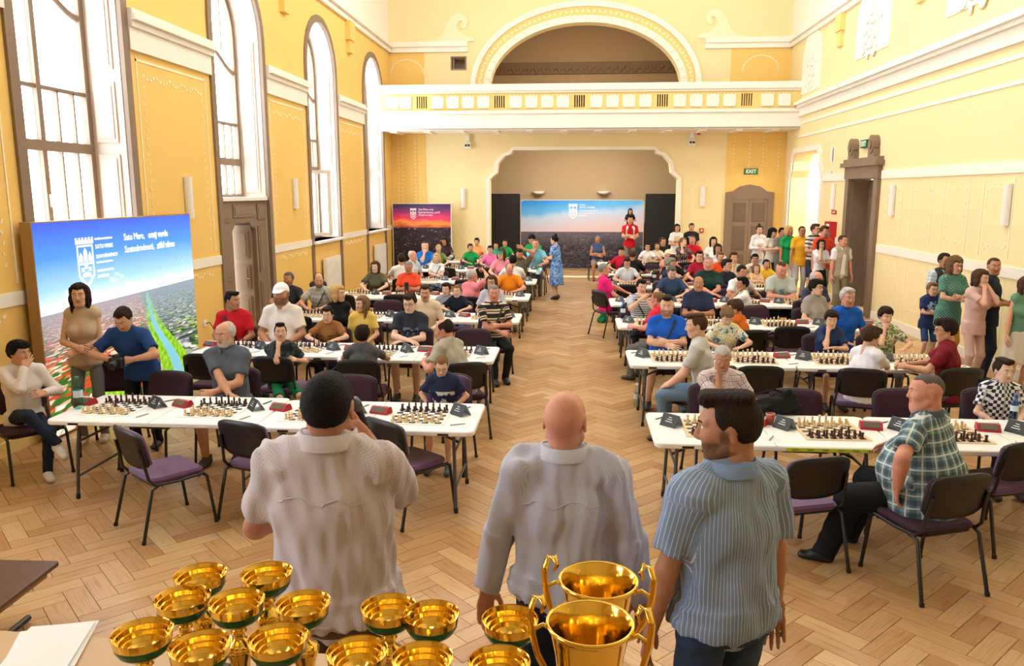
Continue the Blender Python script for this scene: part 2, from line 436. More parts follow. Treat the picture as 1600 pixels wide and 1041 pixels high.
# white entablature pieces between the windows, lower dado band, stencil lines
ntrim = [0]
def trim(mbx, m, parent=None):
    ntrim[0] += 1
    return struct(mbx.build('trim_%d' % ntrim[0], m, parent))
def wall_band(X, sgn, y0, y1, z0, z1, t, m=M_cream):
    q = MB(); q.box(min(X, X + sgn * t), max(X, X + sgn * t), y0, y1, z0, z1); return trim(q, m)
edges = sorted([Y0] + [c - HW - 0.14 for c in WIN_C] + [c + HW + 0.14 for c in WIN_C] + [YB])
for a, b in zip(edges[0::2], edges[1::2]):
    if b - a < 0.25: continue
    q = MB(); q.box(XL, XL + 0.05, a, b, 4.42, 4.70); q.box(XL, XL + 0.09, a, b, 4.70, 4.78); q.box(XL, XL + 0.15, a, b, 4.78, 4.86); q.box(XL, XL + 0.10, a, b, 4.86, 4.92)
    trim(q, M_cream)
    wall_band(XL, 1, a, b, 1.48, 1.62, 0.02)
    wall_band(XL, 1, a, b, 0.0, 0.14, 0.025, M_yel2)
    if b - a > 1.2:
        q = MB()
        for y in (a + 0.16, b - 0.19): q.box(XL, XL + 0.008, y, y + 0.022, 1.70, 4.36)
        q.box(XL, XL + 0.008, a + 0.16, b - 0.16, 4.30, 4.33); trim(q, M_gold_line)
        q = MB()                                             # raised leaf stencil under the entablature and above the dado
        k = a + 0.34
        while k < b - 0.34:
            for z in (4.12, 1.36):
                q.cbox((XL + 0.003, k, z + 0.03 * math.sin(k * 17)), (0.008, 0.05, 0.03), Matrix.Rotation(0.5 * (-1) ** int(k * 11), 3, 'X'))
            k += 0.085
        for y in (a + 0.32, b - 0.32):
            z = 1.9
            while z < 4.1:
                q.cbox((XL + 0.003, y + 0.012 * math.sin(z * 30), z), (0.006, 0.02, 0.05), Matrix.Rotation(0.4 * (-1) ** int(z * 9), 3, 'X')); z += 0.11
        o = trim(q, M_gold_line)
# upper cornice on both long walls
for X, sgn in ((XL, 1), (XR, -1)):
    q = MB(); q.box(min(X, X + sgn * .16), max(X, X + sgn * .16), Y0, YB, 6.93, 7.08); q.box(min(X, X + sgn * .08), max(X, X + sgn * .08), Y0, YB, 6.80, 6.93); trim(q, M_cream)
    q = MB(); q.box(min(X, X + sgn * .03), max(X, X + sgn * .03), Y0, YB, 7.08, ZC); trim(q, M_cream)
for c0 in (11.3, 15.85, 20.4):
    q = MB(); q.box(XL, XL + 0.14, c0 - 0.22, c0 + 0.22, 6.35, 6.80); q.box(XL, XL + 0.10, c0 - 0.15, c0 + 0.15, 6.05, 6.35); trim(q, M_yel)
# ---- right wall with the niche and the door
mb = MB()
NICHE = [(21.3, 0), (24.3, 0), (24.3, 3.05), (24.12, 3.25), (24.12, 3.5), (23.9, 3.72), (21.75, 3.72), (21.5, 3.5), (21.5, 3.25), (21.3, 3.05)]
DOOR = [(17.42, 0.0), (18.98, 0.0), (18.98, 2.92), (17.42, 2.92)]
mb.holed([(Y0, 0), (YB, 0), (YB, ZC), (Y0, ZC)], [[(a, b + (0.001 if b == 0 else 0)) for a, b in NICHE], [(a, b + (0.001 if b == 0 else 0)) for a, b in DOOR]], lambda u, v: (XR, u, v), lambda u, v: (XR + 0.5, u, v))
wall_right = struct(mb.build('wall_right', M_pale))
q = MB(); q.box(XR + 2.2, XR + 2.3, 20.5, 25.0, 0, 4.2); q.box(XR + .5, XR + 2.3, 20.5, 20.6, 0, 4.2); q.box(XR + .5, XR + 2.3, 24.9, 25.0, 0, 4.2); q.box(XR + .5, XR + 2.3, 20.5, 25, 4.1, 4.2)
struct(q.build('wall_niche', M_cream))
# scalloped cream frame of the niche
OUT = [(u + (-0.16 if u < 22.8 else 0.16), v + (0.14 if v > 0.1 else 0)) for u, v in NICHE]
q = MB(); n = len(NICHE)
for k in range(1, n):
    k2 = (k + 1) % n
    q.add([(XR - 0.03, *NICHE[k]), (XR - 0.03, *NICHE[k2]), (XR - 0.03, *OUT[k2]), (XR - 0.03, *OUT[k]), (XR, *OUT[k]), (XR, *OUT[k2]), (XR + 0.02, *NICHE[k]), (XR + 0.02, *NICHE[k2])], [(0, 1, 2, 3), (3, 2, 5, 4), (0, 6, 7, 1)])
trim(q, M_cream)
# mouldings of the right wall
q = MB(); q.box(XR - 0.06, XR, Y0, 23.55, 4.72, 4.95); q.box(XR - 0.14, XR, Y0, 23.55, 4.95, 5.02); q.box(XR - 0.22, XR, Y0, 23.55, 5.02, 5.10); q.box(XR - 0.10, XR, Y0, 23.55, 5.10, 5.17); trim(q, M_cream)
for z0, z1 in ((4.50, 4.57), (4.14, 4.20)): wall_band(XR, -1, Y0, 23.6, z0, z1, 0.02)
for a, b in ((Y0, 17.15), (19.2, 21.1)):
    wall_band(XR, -1, a, b, 2.90, 3.07, 0.03); wall_band(XR, -1, a, b, 1.40, 1.56, 0.025); wall_band(XR, -1, a, b, 0.0, 0.16, 0.03)
q = MB(); q2 = MB(); y = -7.7; k = 0
while y < 16.9:
    for z0, z1 in ((1.66, 2.84), (0.24, 1.32)): q.box(XR - 0.008, XR, y, y + 0.03, z0, z1)
    if k % 2 == 0:
        for zc in (2.68, 1.80, 1.18, 0.42):
            for j in range(8): q2.cbox((XR - 0.003, y + 0.16 + j * 0.075, zc + 0.02 * (-1) ** j), (0.006, 0.045, 0.028), Matrix.Rotation(0.5 * (-1) ** j, 3, 'X'))
        for yy in (y + 0.10, y + 0.76):
            for j in range(9): q2.cbox((XR - 0.003, yy, 1.85 + j * 0.10), (0.006, 0.022, 0.05), Matrix.Rotation(0.4 * (-1) ** j, 3, 'X'))
    y += 0.86 if k % 2 == 0 else 0.46; k += 1
trim(q, M_gold_line); trim(q2, M_gold_line)
# lunette reliefs on the upper right wall
def lunette(yc, hw, z0, zs):
    q = MB(); q.prism(arch_loop(yc, hw, z0, zs, e=1.15), lambda u, v: (XR, u, v), lambda u, v: (XR - 0.03, u, v)); trim(q, M_cream)
    q = MB()
    for j in range(22):
        a = j * 0.85; r = hw * 0.62 * (0.25 + 0.75 * ((j * 7) % 11) / 11)
        q.lathe([(0.001, 0.03), (0.05, 0.022), (0.08, 0.0)], 8, (0, 0, 0))
        nv = 24
        for p in range(len(q.v) - nv, len(q.v)):
            x, yv, z = q.v[p]; q.v[p] = (XR - 0.03 - z, yc + r * math.cos(a) + x * (1 + 0.8 * math.sin(j)), z0 + (zs - z0) * 0.75 + r * 0.9 * math.sin(a) + yv * (1.4))
    trim(q, M_cream)
    q = MB()
    for k in range(40):
        a = PI * (k + 0.5) / 40
        q.cbox((XR - 0.003, yc + (hw + 0.25) * math.cos(a), zs + (hw * 1.15 + 0.25) * math.sin(a)), (0.006, 0.05, 0.03), Matrix.Rotation(a, 3, 'X'))
    trim(q, M_gold_line)
for yc, hw, z0, zs in ((22.75, 0.85, 5.3, 6.0), (18.3, 1.0, 5.55, 6.15), (13.7, 1.1, 5.55, 6.15), (9.0, 1.1, 5.55, 6.15)): lunette(yc, hw, z0, zs)
for c0 in (20.4, 15.9): 
    q = MB(); q.box(XR - 0.12, XR, c0 - 0.2, c0 + 0.2, 6.4, 6.80); q.box(XR - 0.08, XR, c0 - 0.14, c0 + 0.14, 6.05, 6.4); trim(q, M_yel2)
# rosette relief near the niche
q = MB(); q.box(XR - 0.02, XR, 20.35, 20.65, 3.08, 3.14); q.box(XR - 0.02, XR, 20.38, 20.44, 3.1, 3.7)
q.prism([(20.5 + 0.17 * math.cos(t * PI / 8), 3.55 + 0.22 * math.sin(t * PI / 8)) for t in range(16)], lambda u, v: (XR, u, v), lambda u, v: (XR - 0.02, u, v)); trim(q, M_cream)
# big brown door on the right wall
d = struct(empty('door_2', (XR, 18.2, 0)))
q = MB()
for sgn in (-1, 1):
    y = sgn * 0.88
    q.box(-0.08, 0.02, y - 0.11, y + 0.11, 0, 2.92)
q.box(-0.10, 0.02, -1.02, 1.02, 2.92, 3.18); q.box(-0.18, 0.02, -1.12, 1.12, 3.18, 3.28); q.box(-0.13, 0.02, -1.06, 1.06, 3.28, 3.36)
q.build('door_surround', M_brown, d)
for sgn in (-1, 1):
    q = MB(); yc = sgn * 0.62
    q.prism([(yc + 0.17 * math.cos(t * PI / 10), 3.62 + 0.19 * math.sin(t * PI / 10)) for t in range(20)], lambda u, v: (0.0, u, v), lambda u, v: (-0.14, u, v))
    q.prism([(yc + 0.09 * math.cos(t * PI / 8), 3.62 + 0.1 * math.sin(t * PI / 8)) for t in range(16)], lambda u, v: (-0.14, u, v), lambda u, v: (-0.17, u, v))
    q.box(-0.12, 0.0, yc - 0.18, yc + 0.18, 3.34, 3.52); q.build('scroll', M_brown, d)
q = MB(); q.box(0.02, 0.42, 0.745, 0.765, 0, 2.92); q.box(0.02, 0.42, -0.765, -0.745, 0, 2.92); q.build('door_jamb', M_brown, d)
for sgn in (-1, 1):
    q = MB(); y0, y1 = (0.005, 0.75) if sgn > 0 else (-0.75, -0.005)
    q.box(0.38, 0.43, y0, y1, 0.01, 2.90); lf = q.build('door_leaf', M_dbrown, d)
    for z0, z1 in ((0.15, 0.85), (1.0, 1.95), (2.1, 2.75)):
        q = MB(); q.box(0.355, 0.38, y0 + 0.12, y1 - 0.12, z0, z1); q.box(0.345, 0.355, y0 + 0.17, y1 - 0.17, z0 + 0.05, z1 - 0.05); q.build('door_panel', M_dbrown, lf)
q = MB(); q.tube([(0.38, 0.06, 1.05), (0.31, 0.06, 1.05), (0.31, 0.18, 1.05)], 0.012, 6); q.build('door_handle', mat('brass', (200, 160, 60), 0.3, metal=0.9), d)
# ---- back wall: stage opening below, arched gallery opening above
SC = 0.25                                                    # centre of both openings
STG = [(SC - 2.88, 0.001), (SC + 2.88, 0.001), (SC + 2.88, 3.02), (SC + 2.66, 3.22), (SC + 2.62, 3.50), (SC + 2.42, 3.72), (SC + 2.22, 3.78), (SC + 2.16, 3.90),
       (SC - 2.16, 3.90), (SC - 2.22, 3.78), (SC - 2.42, 3.72), (SC - 2.62, 3.50), (SC - 2.66, 3.22), (SC - 2.88, 3.02)]
ARC = [(SC - 2.86, 5.35), (SC + 2.86, 5.35)] + [(SC + 2.86 * math.cos(PI * k / 28), 5.75 + 1.85 * math.sin(PI * k / 28)) for k in range(29)]
NWIN = [(-3.76, 6.32), (-3.36, 6.32), (-3.36, 6.64), (-3.76, 6.64)]
mb = MB(); mb.holed([(XL, 0), (XR, 0), (XR, ZC), (XL, ZC)], [STG, ARC, NWIN], lambda u, v: (u, YB, v), lambda u, v: (u, YB + 0.45, v))
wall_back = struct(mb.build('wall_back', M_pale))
def band_loop(inner, grow, t, m, skip0=True, closed=False):
    q = MB(); n = len(inner); cx = SC; cz = sum(p[1] for p in inner) / n
    outer = []
    for i, p in enumerate(inner):
        a = inner[i - 1]; b = inner[(i + 1) % n]
        tx, tz = b[0] - a[0], b[1] - a[1]; L = math.hypot(tx, tz)
        outer.append((p[0] + tz / L * grow, p[1] - tx / L * grow))
    outer[0] = (inner[0][0] - grow, inner[0][1]); outer[1] = (inner[1][0] + grow, inner[1][1])
    for k in range(1, n):
        k2 = (k + 1) % n
        q.add([(inner[k][0], YB - t, inner[k][1]), (inner[k2][0], YB - t, inner[k2][1]), (outer[k2][0], YB - t, outer[k2][1]), (outer[k][0], YB - t, outer[k][1]),
               (outer[k][0], YB, outer[k][1]), (outer[k2][0], YB, outer[k2][1]), (inner[k][0], YB + 0.02, inner[k][1]), (inner[k2][0], YB + 0.02, inner[k2][1])], [(0, 1, 2, 3), (3, 2, 5, 4), (0, 6, 7, 1)])
    trim(q, m); return outer
band_loop(STG, 0.10, 0.08, M_cream)
o1 = band_loop(ARC, 0.20, 0.05, M_cream)
o2 = band_loop([(p[0], p[1]) for p in o1], 0.24, 0.02, M_yel2)
o3 = band_loop([(p[0], p[1]) for p in o2], 0.16, 0.11, M_cream)
# keystone ticks round the arch
q = MB()
for k in range(1, 24):
    a = PI * k / 24; x, z = SC + 2.96 * math.cos(a), 5.75 + 1.95 * math.sin(a)
    q.cbox((x, YB - 0.055, z), (0.025, 0.02, 0.12), Matrix.Rotation(-(a - PI / 2), 3, 'Y'))
trim(q, M_pale)
q = MB()
for k in range(60):                                           # stencil scrolls in the yellow ring
    a = PI * (k + .5) / 60; q.cbox((SC + 3.18 * math.cos(a), YB - 0.024, 5.75 + 2.17 * math.sin(a)), (0.05, 0.01, 0.10), Matrix.Rotation(-(a - PI / 2) + 0.7 * (-1) ** k, 3, 'Y'))
trim(q, M_gold_line)
# cornice of the back wall and the scroll gable ends beside the arch
for x0, x1 in ((XL, SC - 3.52), (SC + 3.52, XR)):
    q = MB(); q.box(x0, x1, YB - 0.14, YB, 6.95, 7.10); q.box(x0, x1, YB - 0.08, YB, 6.80, 6.95); trim(q, M_cream)
for sgn in (-1, 1):
    K = [(1.36, 7.10), (1.36, 7.14), (1.10, 7.17), (0.90, 7.36), (0.77, 7.64), (0.62, 7.84), (0.44, 7.92), (0.24, 7.84), (0.16, 7.66), (0.22, 7.50), (0.34, 7.46), (0.40, 7.56), (0.33, 7.62), (0.33, 7.70), (0.44, 7.68), (0.52, 7.52), (0.42, 7.36), (0.22, 7.26), (-0.05, 7.20), (-0.05, 7.10)]
    q = MB(); q.prism([(SC + sgn * (3.35 + a_), b_) for a_, b_ in K], lambda u, v: (u, YB, v), lambda u, v: (u, YB - 0.045, v)); trim(q, mat('relief_cream', (250, 236, 200), 0.75))
    # upper yellow fields with a laurel arch stencil
    x0, x1 = (XL + .02, -4.62) if sgn < 0 else (4.55, XR - .02)
    q = MB(); q.box(x0, x1, YB - 0.012, YB, 5.6, 6.8); q.box(x0, x1, YB - 0.012, YB, 0.0, 4.45); trim(q, M_yel)
    q = MB(); xc = (x0 + x1) / 2
    for k in range(26):
        a = PI * (k + .5) / 26; q.cbox((xc + 0.52 * math.cos(a), YB - 0.016, 6.15 + 0.45 * math.sin(a)), (0.03, 0.01, 0.07), Matrix.Rotation(0.6 * (-1) ** k - a, 3, 'Y'))
    for xs in (x0 + 0.2, x1 - 0.2, xc - 0.2, xc + 0.2):
        z = 0.5 if sgn < 0 else 3.3
        while z < 4.3: q.cbox((xs, YB - 0.016, z), (0.022, 0.01, 0.07), Matrix.Rotation(0.3 * (-1) ** int(z * 13), 3, 'Y')); z += 0.12
    trim(q, M_gold_line)
q = MB()
for xs in (-4.45, -3.1, 3.55, 4.45, 4.2):
    z = 0.3
    while z < 4.4:
        q.cbox((xs, YB - 0.003, z), (0.02, 0.008, 0.05), Matrix.Rotation(0.3, 3, 'Y')); z += 0.09
trim(q, M_gold_line)
q = MB(); q.box(XL, SC - 2.98, YB - 0.03, YB, 0, 0.14); q.box(SC + 2.98, 4.55, YB - 0.03, YB, 0, 0.14); struct(q.build('baseboard_back', M_cream))
# small niche window frame
q = MB(); q.holed([(-3.80, 6.28), (-3.32, 6.28), (-3.32, 6.68), (-3.80, 6.68)], [NWIN], lambda u, v: (u, YB - 0.02, v), lambda u, v: (u, YB + 0.1, v)); q.box(-3.74, -3.70, YB + 0.02, YB + 0.4, 6.32, 6.64); q.box(-3.76, -3.36, YB + 0.40, YB + 0.43, 6.32, 6.64)
struct(q.build('window_9', M_brown))
# stage recess and gallery room behind the openings
q = MB(); q.box(-3.6, 4.1, 28.4, 28.5, -0.01, 4.35); q.box(-3.7, -3.6, YB + .45, 28.5, 0, 4.35); q.box(4.1, 4.2, YB + .45, 28.5, 0, 4.35); q.box(-3.7, 4.2, YB + .45, 28.5, 4.3, 4.4); struct(q.build('wall_stage', M_beige))
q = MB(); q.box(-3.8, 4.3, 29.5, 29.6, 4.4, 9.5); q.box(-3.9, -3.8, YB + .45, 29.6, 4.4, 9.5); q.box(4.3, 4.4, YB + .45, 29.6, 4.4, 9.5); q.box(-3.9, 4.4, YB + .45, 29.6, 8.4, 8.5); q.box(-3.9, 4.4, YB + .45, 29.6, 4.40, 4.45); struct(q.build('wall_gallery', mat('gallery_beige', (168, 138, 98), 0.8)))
q = MB(); q.box(-3.8, 4.3, 29.44, 29.5, 6.78, 7.18)
for k in range(60): q.cbox((-3.7 + k * 0.134, 29.42, 6.95 + 0.04 * (-1) ** k), (0.09, 0.04, 0.16), Matrix.Rotation(0.6 * (-1) ** k, 3, 'Y'))
trim(q, mat('gallery_frieze', (128, 100, 68), 0.8))
# ---- balcony across the back
BY = 23.55
q = MB(); q.box(XL, XR, BY + 0.05, YB, 4.40, 4.62); q.box(XL, XR, BY, BY + 0.35, 4.45, 4.95); q.box(XL, XR, BY - 0.06, BY + 0.35, 4.86, 4.95); q.box(XL, XR, BY - 0.04, BY + 0.3, 4.45, 4.52)
struct(q.build('balcony_slab', M_cream))
SLOT = [(-4.47, 5.20), (-2.20, 5.20), (0.10, 5.20), (2.45, 5.20), (4.80, 5.20)]
q = MB(); hs = []
for x, z in SLOT:
    for j in range(5):
        xx = x + (j - 2) * 0.065; hs.append([(xx - 0.02, 5.03), (xx + 0.02, 5.03), (xx + 0.02, 5.37), (xx - 0.02, 5.37)])
q.holed([(XL, 4.95), (XR, 4.95), (XR, 5.44), (XL, 5.44)], hs, lambda u, v: (u, BY + 0.06, v), lambda u, v: (u, BY + 0.16, v)); par = struct(q.build('balcony_parapet', M_yel2))
q = MB(); q.box(XL, XR, BY + 0.0, BY + 0.24, 5.44, 5.50); q.box(XL, XR, BY - 0.06, BY + 0.30, 5.50, 5.68); struct(q.build('balcony_rail', M_cream))
q = MB(); q.box(XL, XR, BY + 0.2, BY + 0.25, 4.95, 5.44); struct(q.build('balcony_lining', M_dbrown))
bx = [x for x, z in SLOT]
shield = MB(); shield.prism([(-0.16, -0.18), (0.16, -0.18), (0.18, 0.0), (0.16, 0.18), (0.10, 0.13), (0.05, 0.19), (0, 0.14), (-0.05, 0.19), (-0.10, 0.13), (-0.16, 0.18), (-0.18, 0.0)], lambda u, v: (u, 0.0, v), lambda u, v: (u, -0.035, v))
sme = shield.build('shield_relief', M_cream, mesh_only=True)
def spread_between(a, b, n): return [a + (b - a) * (k + 1) / (n + 1) for k in range(n)]
xs = spread_between(XL, bx[0] - 0.1, 2) + [x for i in range(4) for x in spread_between(bx[i] + 0.02, bx[i + 1] - 0.02, 4)] + spread_between(bx[4] + 0.1, XR, 2)
for x in xs: obj_from('shield_relief', sme, par, (x, BY + 0.06, 5.20))
for k in range(24):
    q = MB(); x = XL + 0.25 + k * 0.5; q.box(x, x + 0.2, BY + 0.1, YB - 0.2, 4.36, 4.40); q.build('dentil', M_cream, par) if k % 2 == 0 else None
# ---- floor, ceiling, rear wall behind the camera
q = MB(); q.box(XL - WT, XR + 2.3, Y0, 29.6, -0.20, -0.012); floor = struct(q.build('floor', mat('joint_brown', (160, 126, 88), 0.6)))
q = MB(); q.box(XL - WT, XR + .5, Y0, 29.6, ZC, ZC + 0.2); struct(q.build('ceiling', M_ceil))
q = MB(); q.box(XL - WT, XR + .5, Y0 - 0.3, Y0, 0, ZC); struct(q.build('wall_rear', M_pale))
q = MB(); q.box(XL, XR, Y0, 2.05, -0.01, 0.83); struct(q.build('stage_podium', mat('podium_wood', (150, 112, 70), 0.5, noise=0.1)))
# herringbone parquet: separate oak planks, the nearest as single pieces
def plank_material():
    g = NG('oak_plank')
    at = g.n('ShaderNodeAttribute', attribute_name='tone'); 
    oi = g.n('ShaderNodeObjectInfo')
    tone = g.math('FRACT', g.math('ADD', at.outputs['Fac'], g.math('MULTIPLY', oi.outputs['Random'], 1.0)))
    c = g.ramp(tone, [(0.0, (168, 130, 90)), (0.3, (182, 146, 106)), (0.6, (196, 164, 124)), (0.85, (176, 138, 98)), (1.0, (206, 178, 140))])
    at2 = g.n('ShaderNodeAttribute', attribute_name='grain')
    nz = g.noise(1.0, 4, at2.outputs['Vector'])
    c = g.mix(0.55, c, g.ramp(nz[0], [(0.3, (140, 110, 76)), (0.5, (225, 205, 175)), (0.75, (160, 126, 90))]), 'SOFT_LIGHT')
    g.base(c, 0.33); g.b.inputs['Specular IOR Level'].default_value = 0.45
    return g.m
M_plank = plank_material()
PL, PW = 0.42, 0.14
def plank_geo(L, W):
    e = 0.0008; b = 0.0014
    a, c = L / 2 - e, W / 2 - e
    v = [(-a, -c, -0.012), (a, -c, -0.012), (a, c, -0.012), (-a, c, -0.012), (-a + b, -c + b, 0), (a - b, -c + b, 0), (a - b, c - b, 0), (-a + b, c - b, 0)]
    return v, [(4, 5, 6, 7), (0, 1, 5, 4), (1, 2, 6, 5), (2, 3, 7, 6), (3, 0, 4, 7)]
pv, pf = plank_geo(PL, PW)
pv = np.array(pv)
places = []
# herringbone: unit cell along the diagonal direction
s2 = math.sqrt(0.5)
NB = int(round(PL / PW))
def hb():
    # L x W planks on a lattice in the rotated frame (u,v); classic herringbone with ratio NB
    R_ = 46
    for a in range(-160, 161):
        for b in range(-24, 25):
            # horizontal plank k: cells (x..x+NB-1, y)
            x = a + b * NB * 1; y = a - b * NB
            yield ((x + NB / 2) * PW, (y + 0.5) * PW, 0)
            yield ((x + NB + 0.5 - NB) * PW - PW, (y + 1 - NB / 2 + NB - 1) * PW - 0, 1) if False else ((x - 0.5) * PW, (y + NB / 2) * PW, 1)
for u, v, o in hb():
    X = (u - v) * s2; Yy = (u + v) * s2 + 10.0
    if XL - 0.2 < X < XR + 0.2 and 2.3 < Yy < 25.2: places.append((X, Yy, o))
    elif (XR <= X < XR + 2.2 and 21.0 < Yy < 24.6) or (-3.6 < X < 4.1 and 25.0 < Yy < 28.4): places.append((X, Yy, o))
places = sorted(set((round(a, 4), round(b, 4), o) for a, b, o in places), key=lambda p: (p[1] - 0) ** 2 + p[0] ** 2)
def in_view(p):
    d = np.array([p[0], p[1], 0.0]) - _C; w = d @ _F
    x = CX + FPX * (d @ _R) / w; y = CY - FPX * (d @ _U) / w
    return 0 < x < 1600 and y < 1045
near = [p for p in places if in_view(p)][:300]; ns = set(near); rest = [p for p in places if p not in ns]
tones = random.Random(3)
def plank_mesh_attr(me, tone, grain):
    at = me.attributes.new('tone', 'FLOAT', 'POINT'); at.data.foreach_set('value', tone)
    ag = me.attributes.new('grain', 'FLOAT_VECTOR', 'POINT'); ag.data.foreach_set('vector', grain.ravel())
pms = []
for k in range(6):
    me = bpy.data.meshes.new('plank'); me.from_pydata(pv.tolist(), [], pf); me.materials.append(M_plank)
    g = pv * np.array([3.0, 40.0, 1.0]) + np.array([k * 7.3, k * 3.1, 0]); plank_mesh_attr(me, np.full(8, k * 0.17, np.float32), g.astype(np.float32)); me.update(); pms.append(me)
for X, Yy, o in near:
    obj_from('plank', pms[tones.randrange(6)], floor, (X, Yy, 0), (0, 0, PI / 4 + (PI / 2 if o else 0)))
V = []; T = []; G = []; Fs = []
for i, (X, Yy, o) in enumerate(rest):
    a = PI / 4 + (PI / 2 if o else 0); c, s = math.cos(a), math.sin(a)
    V.append(np.stack([pv[:, 0] * c - pv[:, 1] * s + X, pv[:, 0] * s + pv[:, 1] * c + Yy, pv[:, 2]], 1))
    T.append(np.full(8, tones.random(), np.float32)); G.append(pv * np.array([3.0, 40.0, 1.0]) + np.array([tones.random() * 90, tones.random() * 90, 0]))
    Fs += [[j + i * 8 for j in f] for f in pf]
me = bpy.data.meshes.new('parquet'); me.from_pydata(np.concatenate(V).tolist(), [], Fs); me.materials.append(M_plank)
plank_mesh_attr(me, np.concatenate(T), np.concatenate(G).astype(np.float32)); me.update()
o = obj_from('parquet', me, floor); o['kind'] = 'stuff'
# added pendants, never in view, that only brighten the hall
for i, (x, y) in enumerate(FILL_LAMPS):
    L = empty('fill_pendant', (x, y, ZC)); tag(L, 'added unseen globe pendant lamp hanging above the %s half, %s from the stage' % ('window' if x < 0 else 'wall', {8.0: 'farthest', 13.5: 'middle', 19.0: 'nearest'}[y]), 'lamp', 'added fill pendants')
    q = MB(); q.tube([(0, 0, 0), (0, 0, -1.2)], 0.012, 6); q.build('cord', M_brown, L)
    q = MB(); q.lathe([(0.001, -1.62), (0.15, -1.56), (0.21, -1.41), (0.15, -1.26), (0.05, -1.20)], 16); q.build('globe', mat('fill_globe_glow', (255, 240, 215), 0.4, emit=2.0), L)
    l = bpy.data.lights.new('fill_bulb', 'POINT'); l.energy = 125; l.color = (0.97, 0.98, 1.0); l.shadow_soft_size = 0.4
    b = bpy.data.objects.new('fill_bulb', l); b.location = (0, 0, -2.1); link(b, L)

# added unseen battens that brighten the stage recess, gallery and niche
def batten(loc, L, rz, energy, label, tilt=0.0):
    t = empty('fill_batten', loc, rz)
    q = MB(); q.box(-L / 2, L / 2, -0.05, 0.05, 0, 0.06); q.build('housing', M_white, t)
    q = MB(); q.tube([(-L / 2 + .03, 0, -0.02), (L / 2 - .03, 0, -0.02)], 0.018, 8); q.build('tube', mat('fill_tube_glow', (255, 244, 226), 0.4, emit=3.0), t)
    l = bpy.data.lights.new('fill_tube_light', 'AREA'); l.shape = 'RECTANGLE'; l.size = L; l.size_y = 0.3; l.energy = energy; l.color = (1.0, 0.95, 0.86)
    o = bpy.data.objects.new('fill_tube_light', l); o.location = (0, 0, -0.08); o.rotation_euler = (tilt, 0, 0); link(o, t)
    tag(t, label, 'lamp', 'added fill battens')
batten((SC, 25.75, 4.22), 4.0, 0, 95, 'added unseen lamp batten behind the stage arch', 0.35)
batten((SC, 26.0, 8.3), 4.0, 0, 90, 'added unseen lamp batten under the gallery ceiling', 0.3)
batten((XR + 1.3, 22.8, 4.02), 2.0, PI / 2, 70, 'added unseen lamp batten on the niche ceiling')
# ================================================================== FURNITURE
ORD = ['first', 'second', 'third', 'fourth', 'fifth', 'sixth', 'seventh', 'eighth']
TZ = 0.73
TW, TD = 1.82, 0.88
# --- folding table prototype (origin on the floor below the middle)
def make_table():
    t = empty('folding_table')
    q = MB()
    slab(q, TW, TD, TZ - 0.042, TZ, 0.06, 0.008, 5); q.build('table_top', M_tabletop, t)
    q = MB(); q.box(-0.004, 0.004, -TD / 2 + .002, TD / 2 - .002, TZ - 0.03, TZ + 0.0003); q.build('fold_seam', mat('seam_grey', (190, 190, 188), 0.6), t)
    for sx in (-1, 1):
        for sy in (-1, 1):
            q = MB(); q.tube([(sx * 0.72, sy * 0.26, TZ - 0.045), (sx * 0.73, sy * 0.30, 0.45), (sx * 0.745, sy * 0.34, 0.0)], 0.0145, 8); lg = q.build('leg', M_greym, t)
            q = MB(); q.tube([(sx * 0.744, sy * 0.337, 0.045), (sx * 0.745, sy * 0.34, 0.0)], 0.018, 8); q.build('foot_cap', M_black, lg)
        q = MB(); q.tube([(sx * 0.728, -0.29, 0.50), (sx * 0.728, 0.29, 0.50)], 0.011, 6); q.build('crossbar', M_greym, t)
        q = MB(); q.tube([(sx * 0.736, -0.315, 0.20), (sx * 0.736, 0.315, 0.20)], 0.011, 6); q.build('crossbar', M_greym, t)
        q = MB(); q.tube([(sx * 0.08, 0, TZ - 0.05), (sx * 0.40, 0, TZ - 0.12), (sx * 0.60, 0, 0.56), (sx * 0.728, 0, 0.50)], 0.011, 6); q.build('brace', M_blackm, t)
        q = MB(); q.box(sx * 0.66 - 0.045, sx * 0.66 + 0.045, -TD / 2 - 0.002, -TD / 2 + 0.02, TZ - 0.036, TZ - 0.018); q.build('edge_latch', M_black, t)
    return t
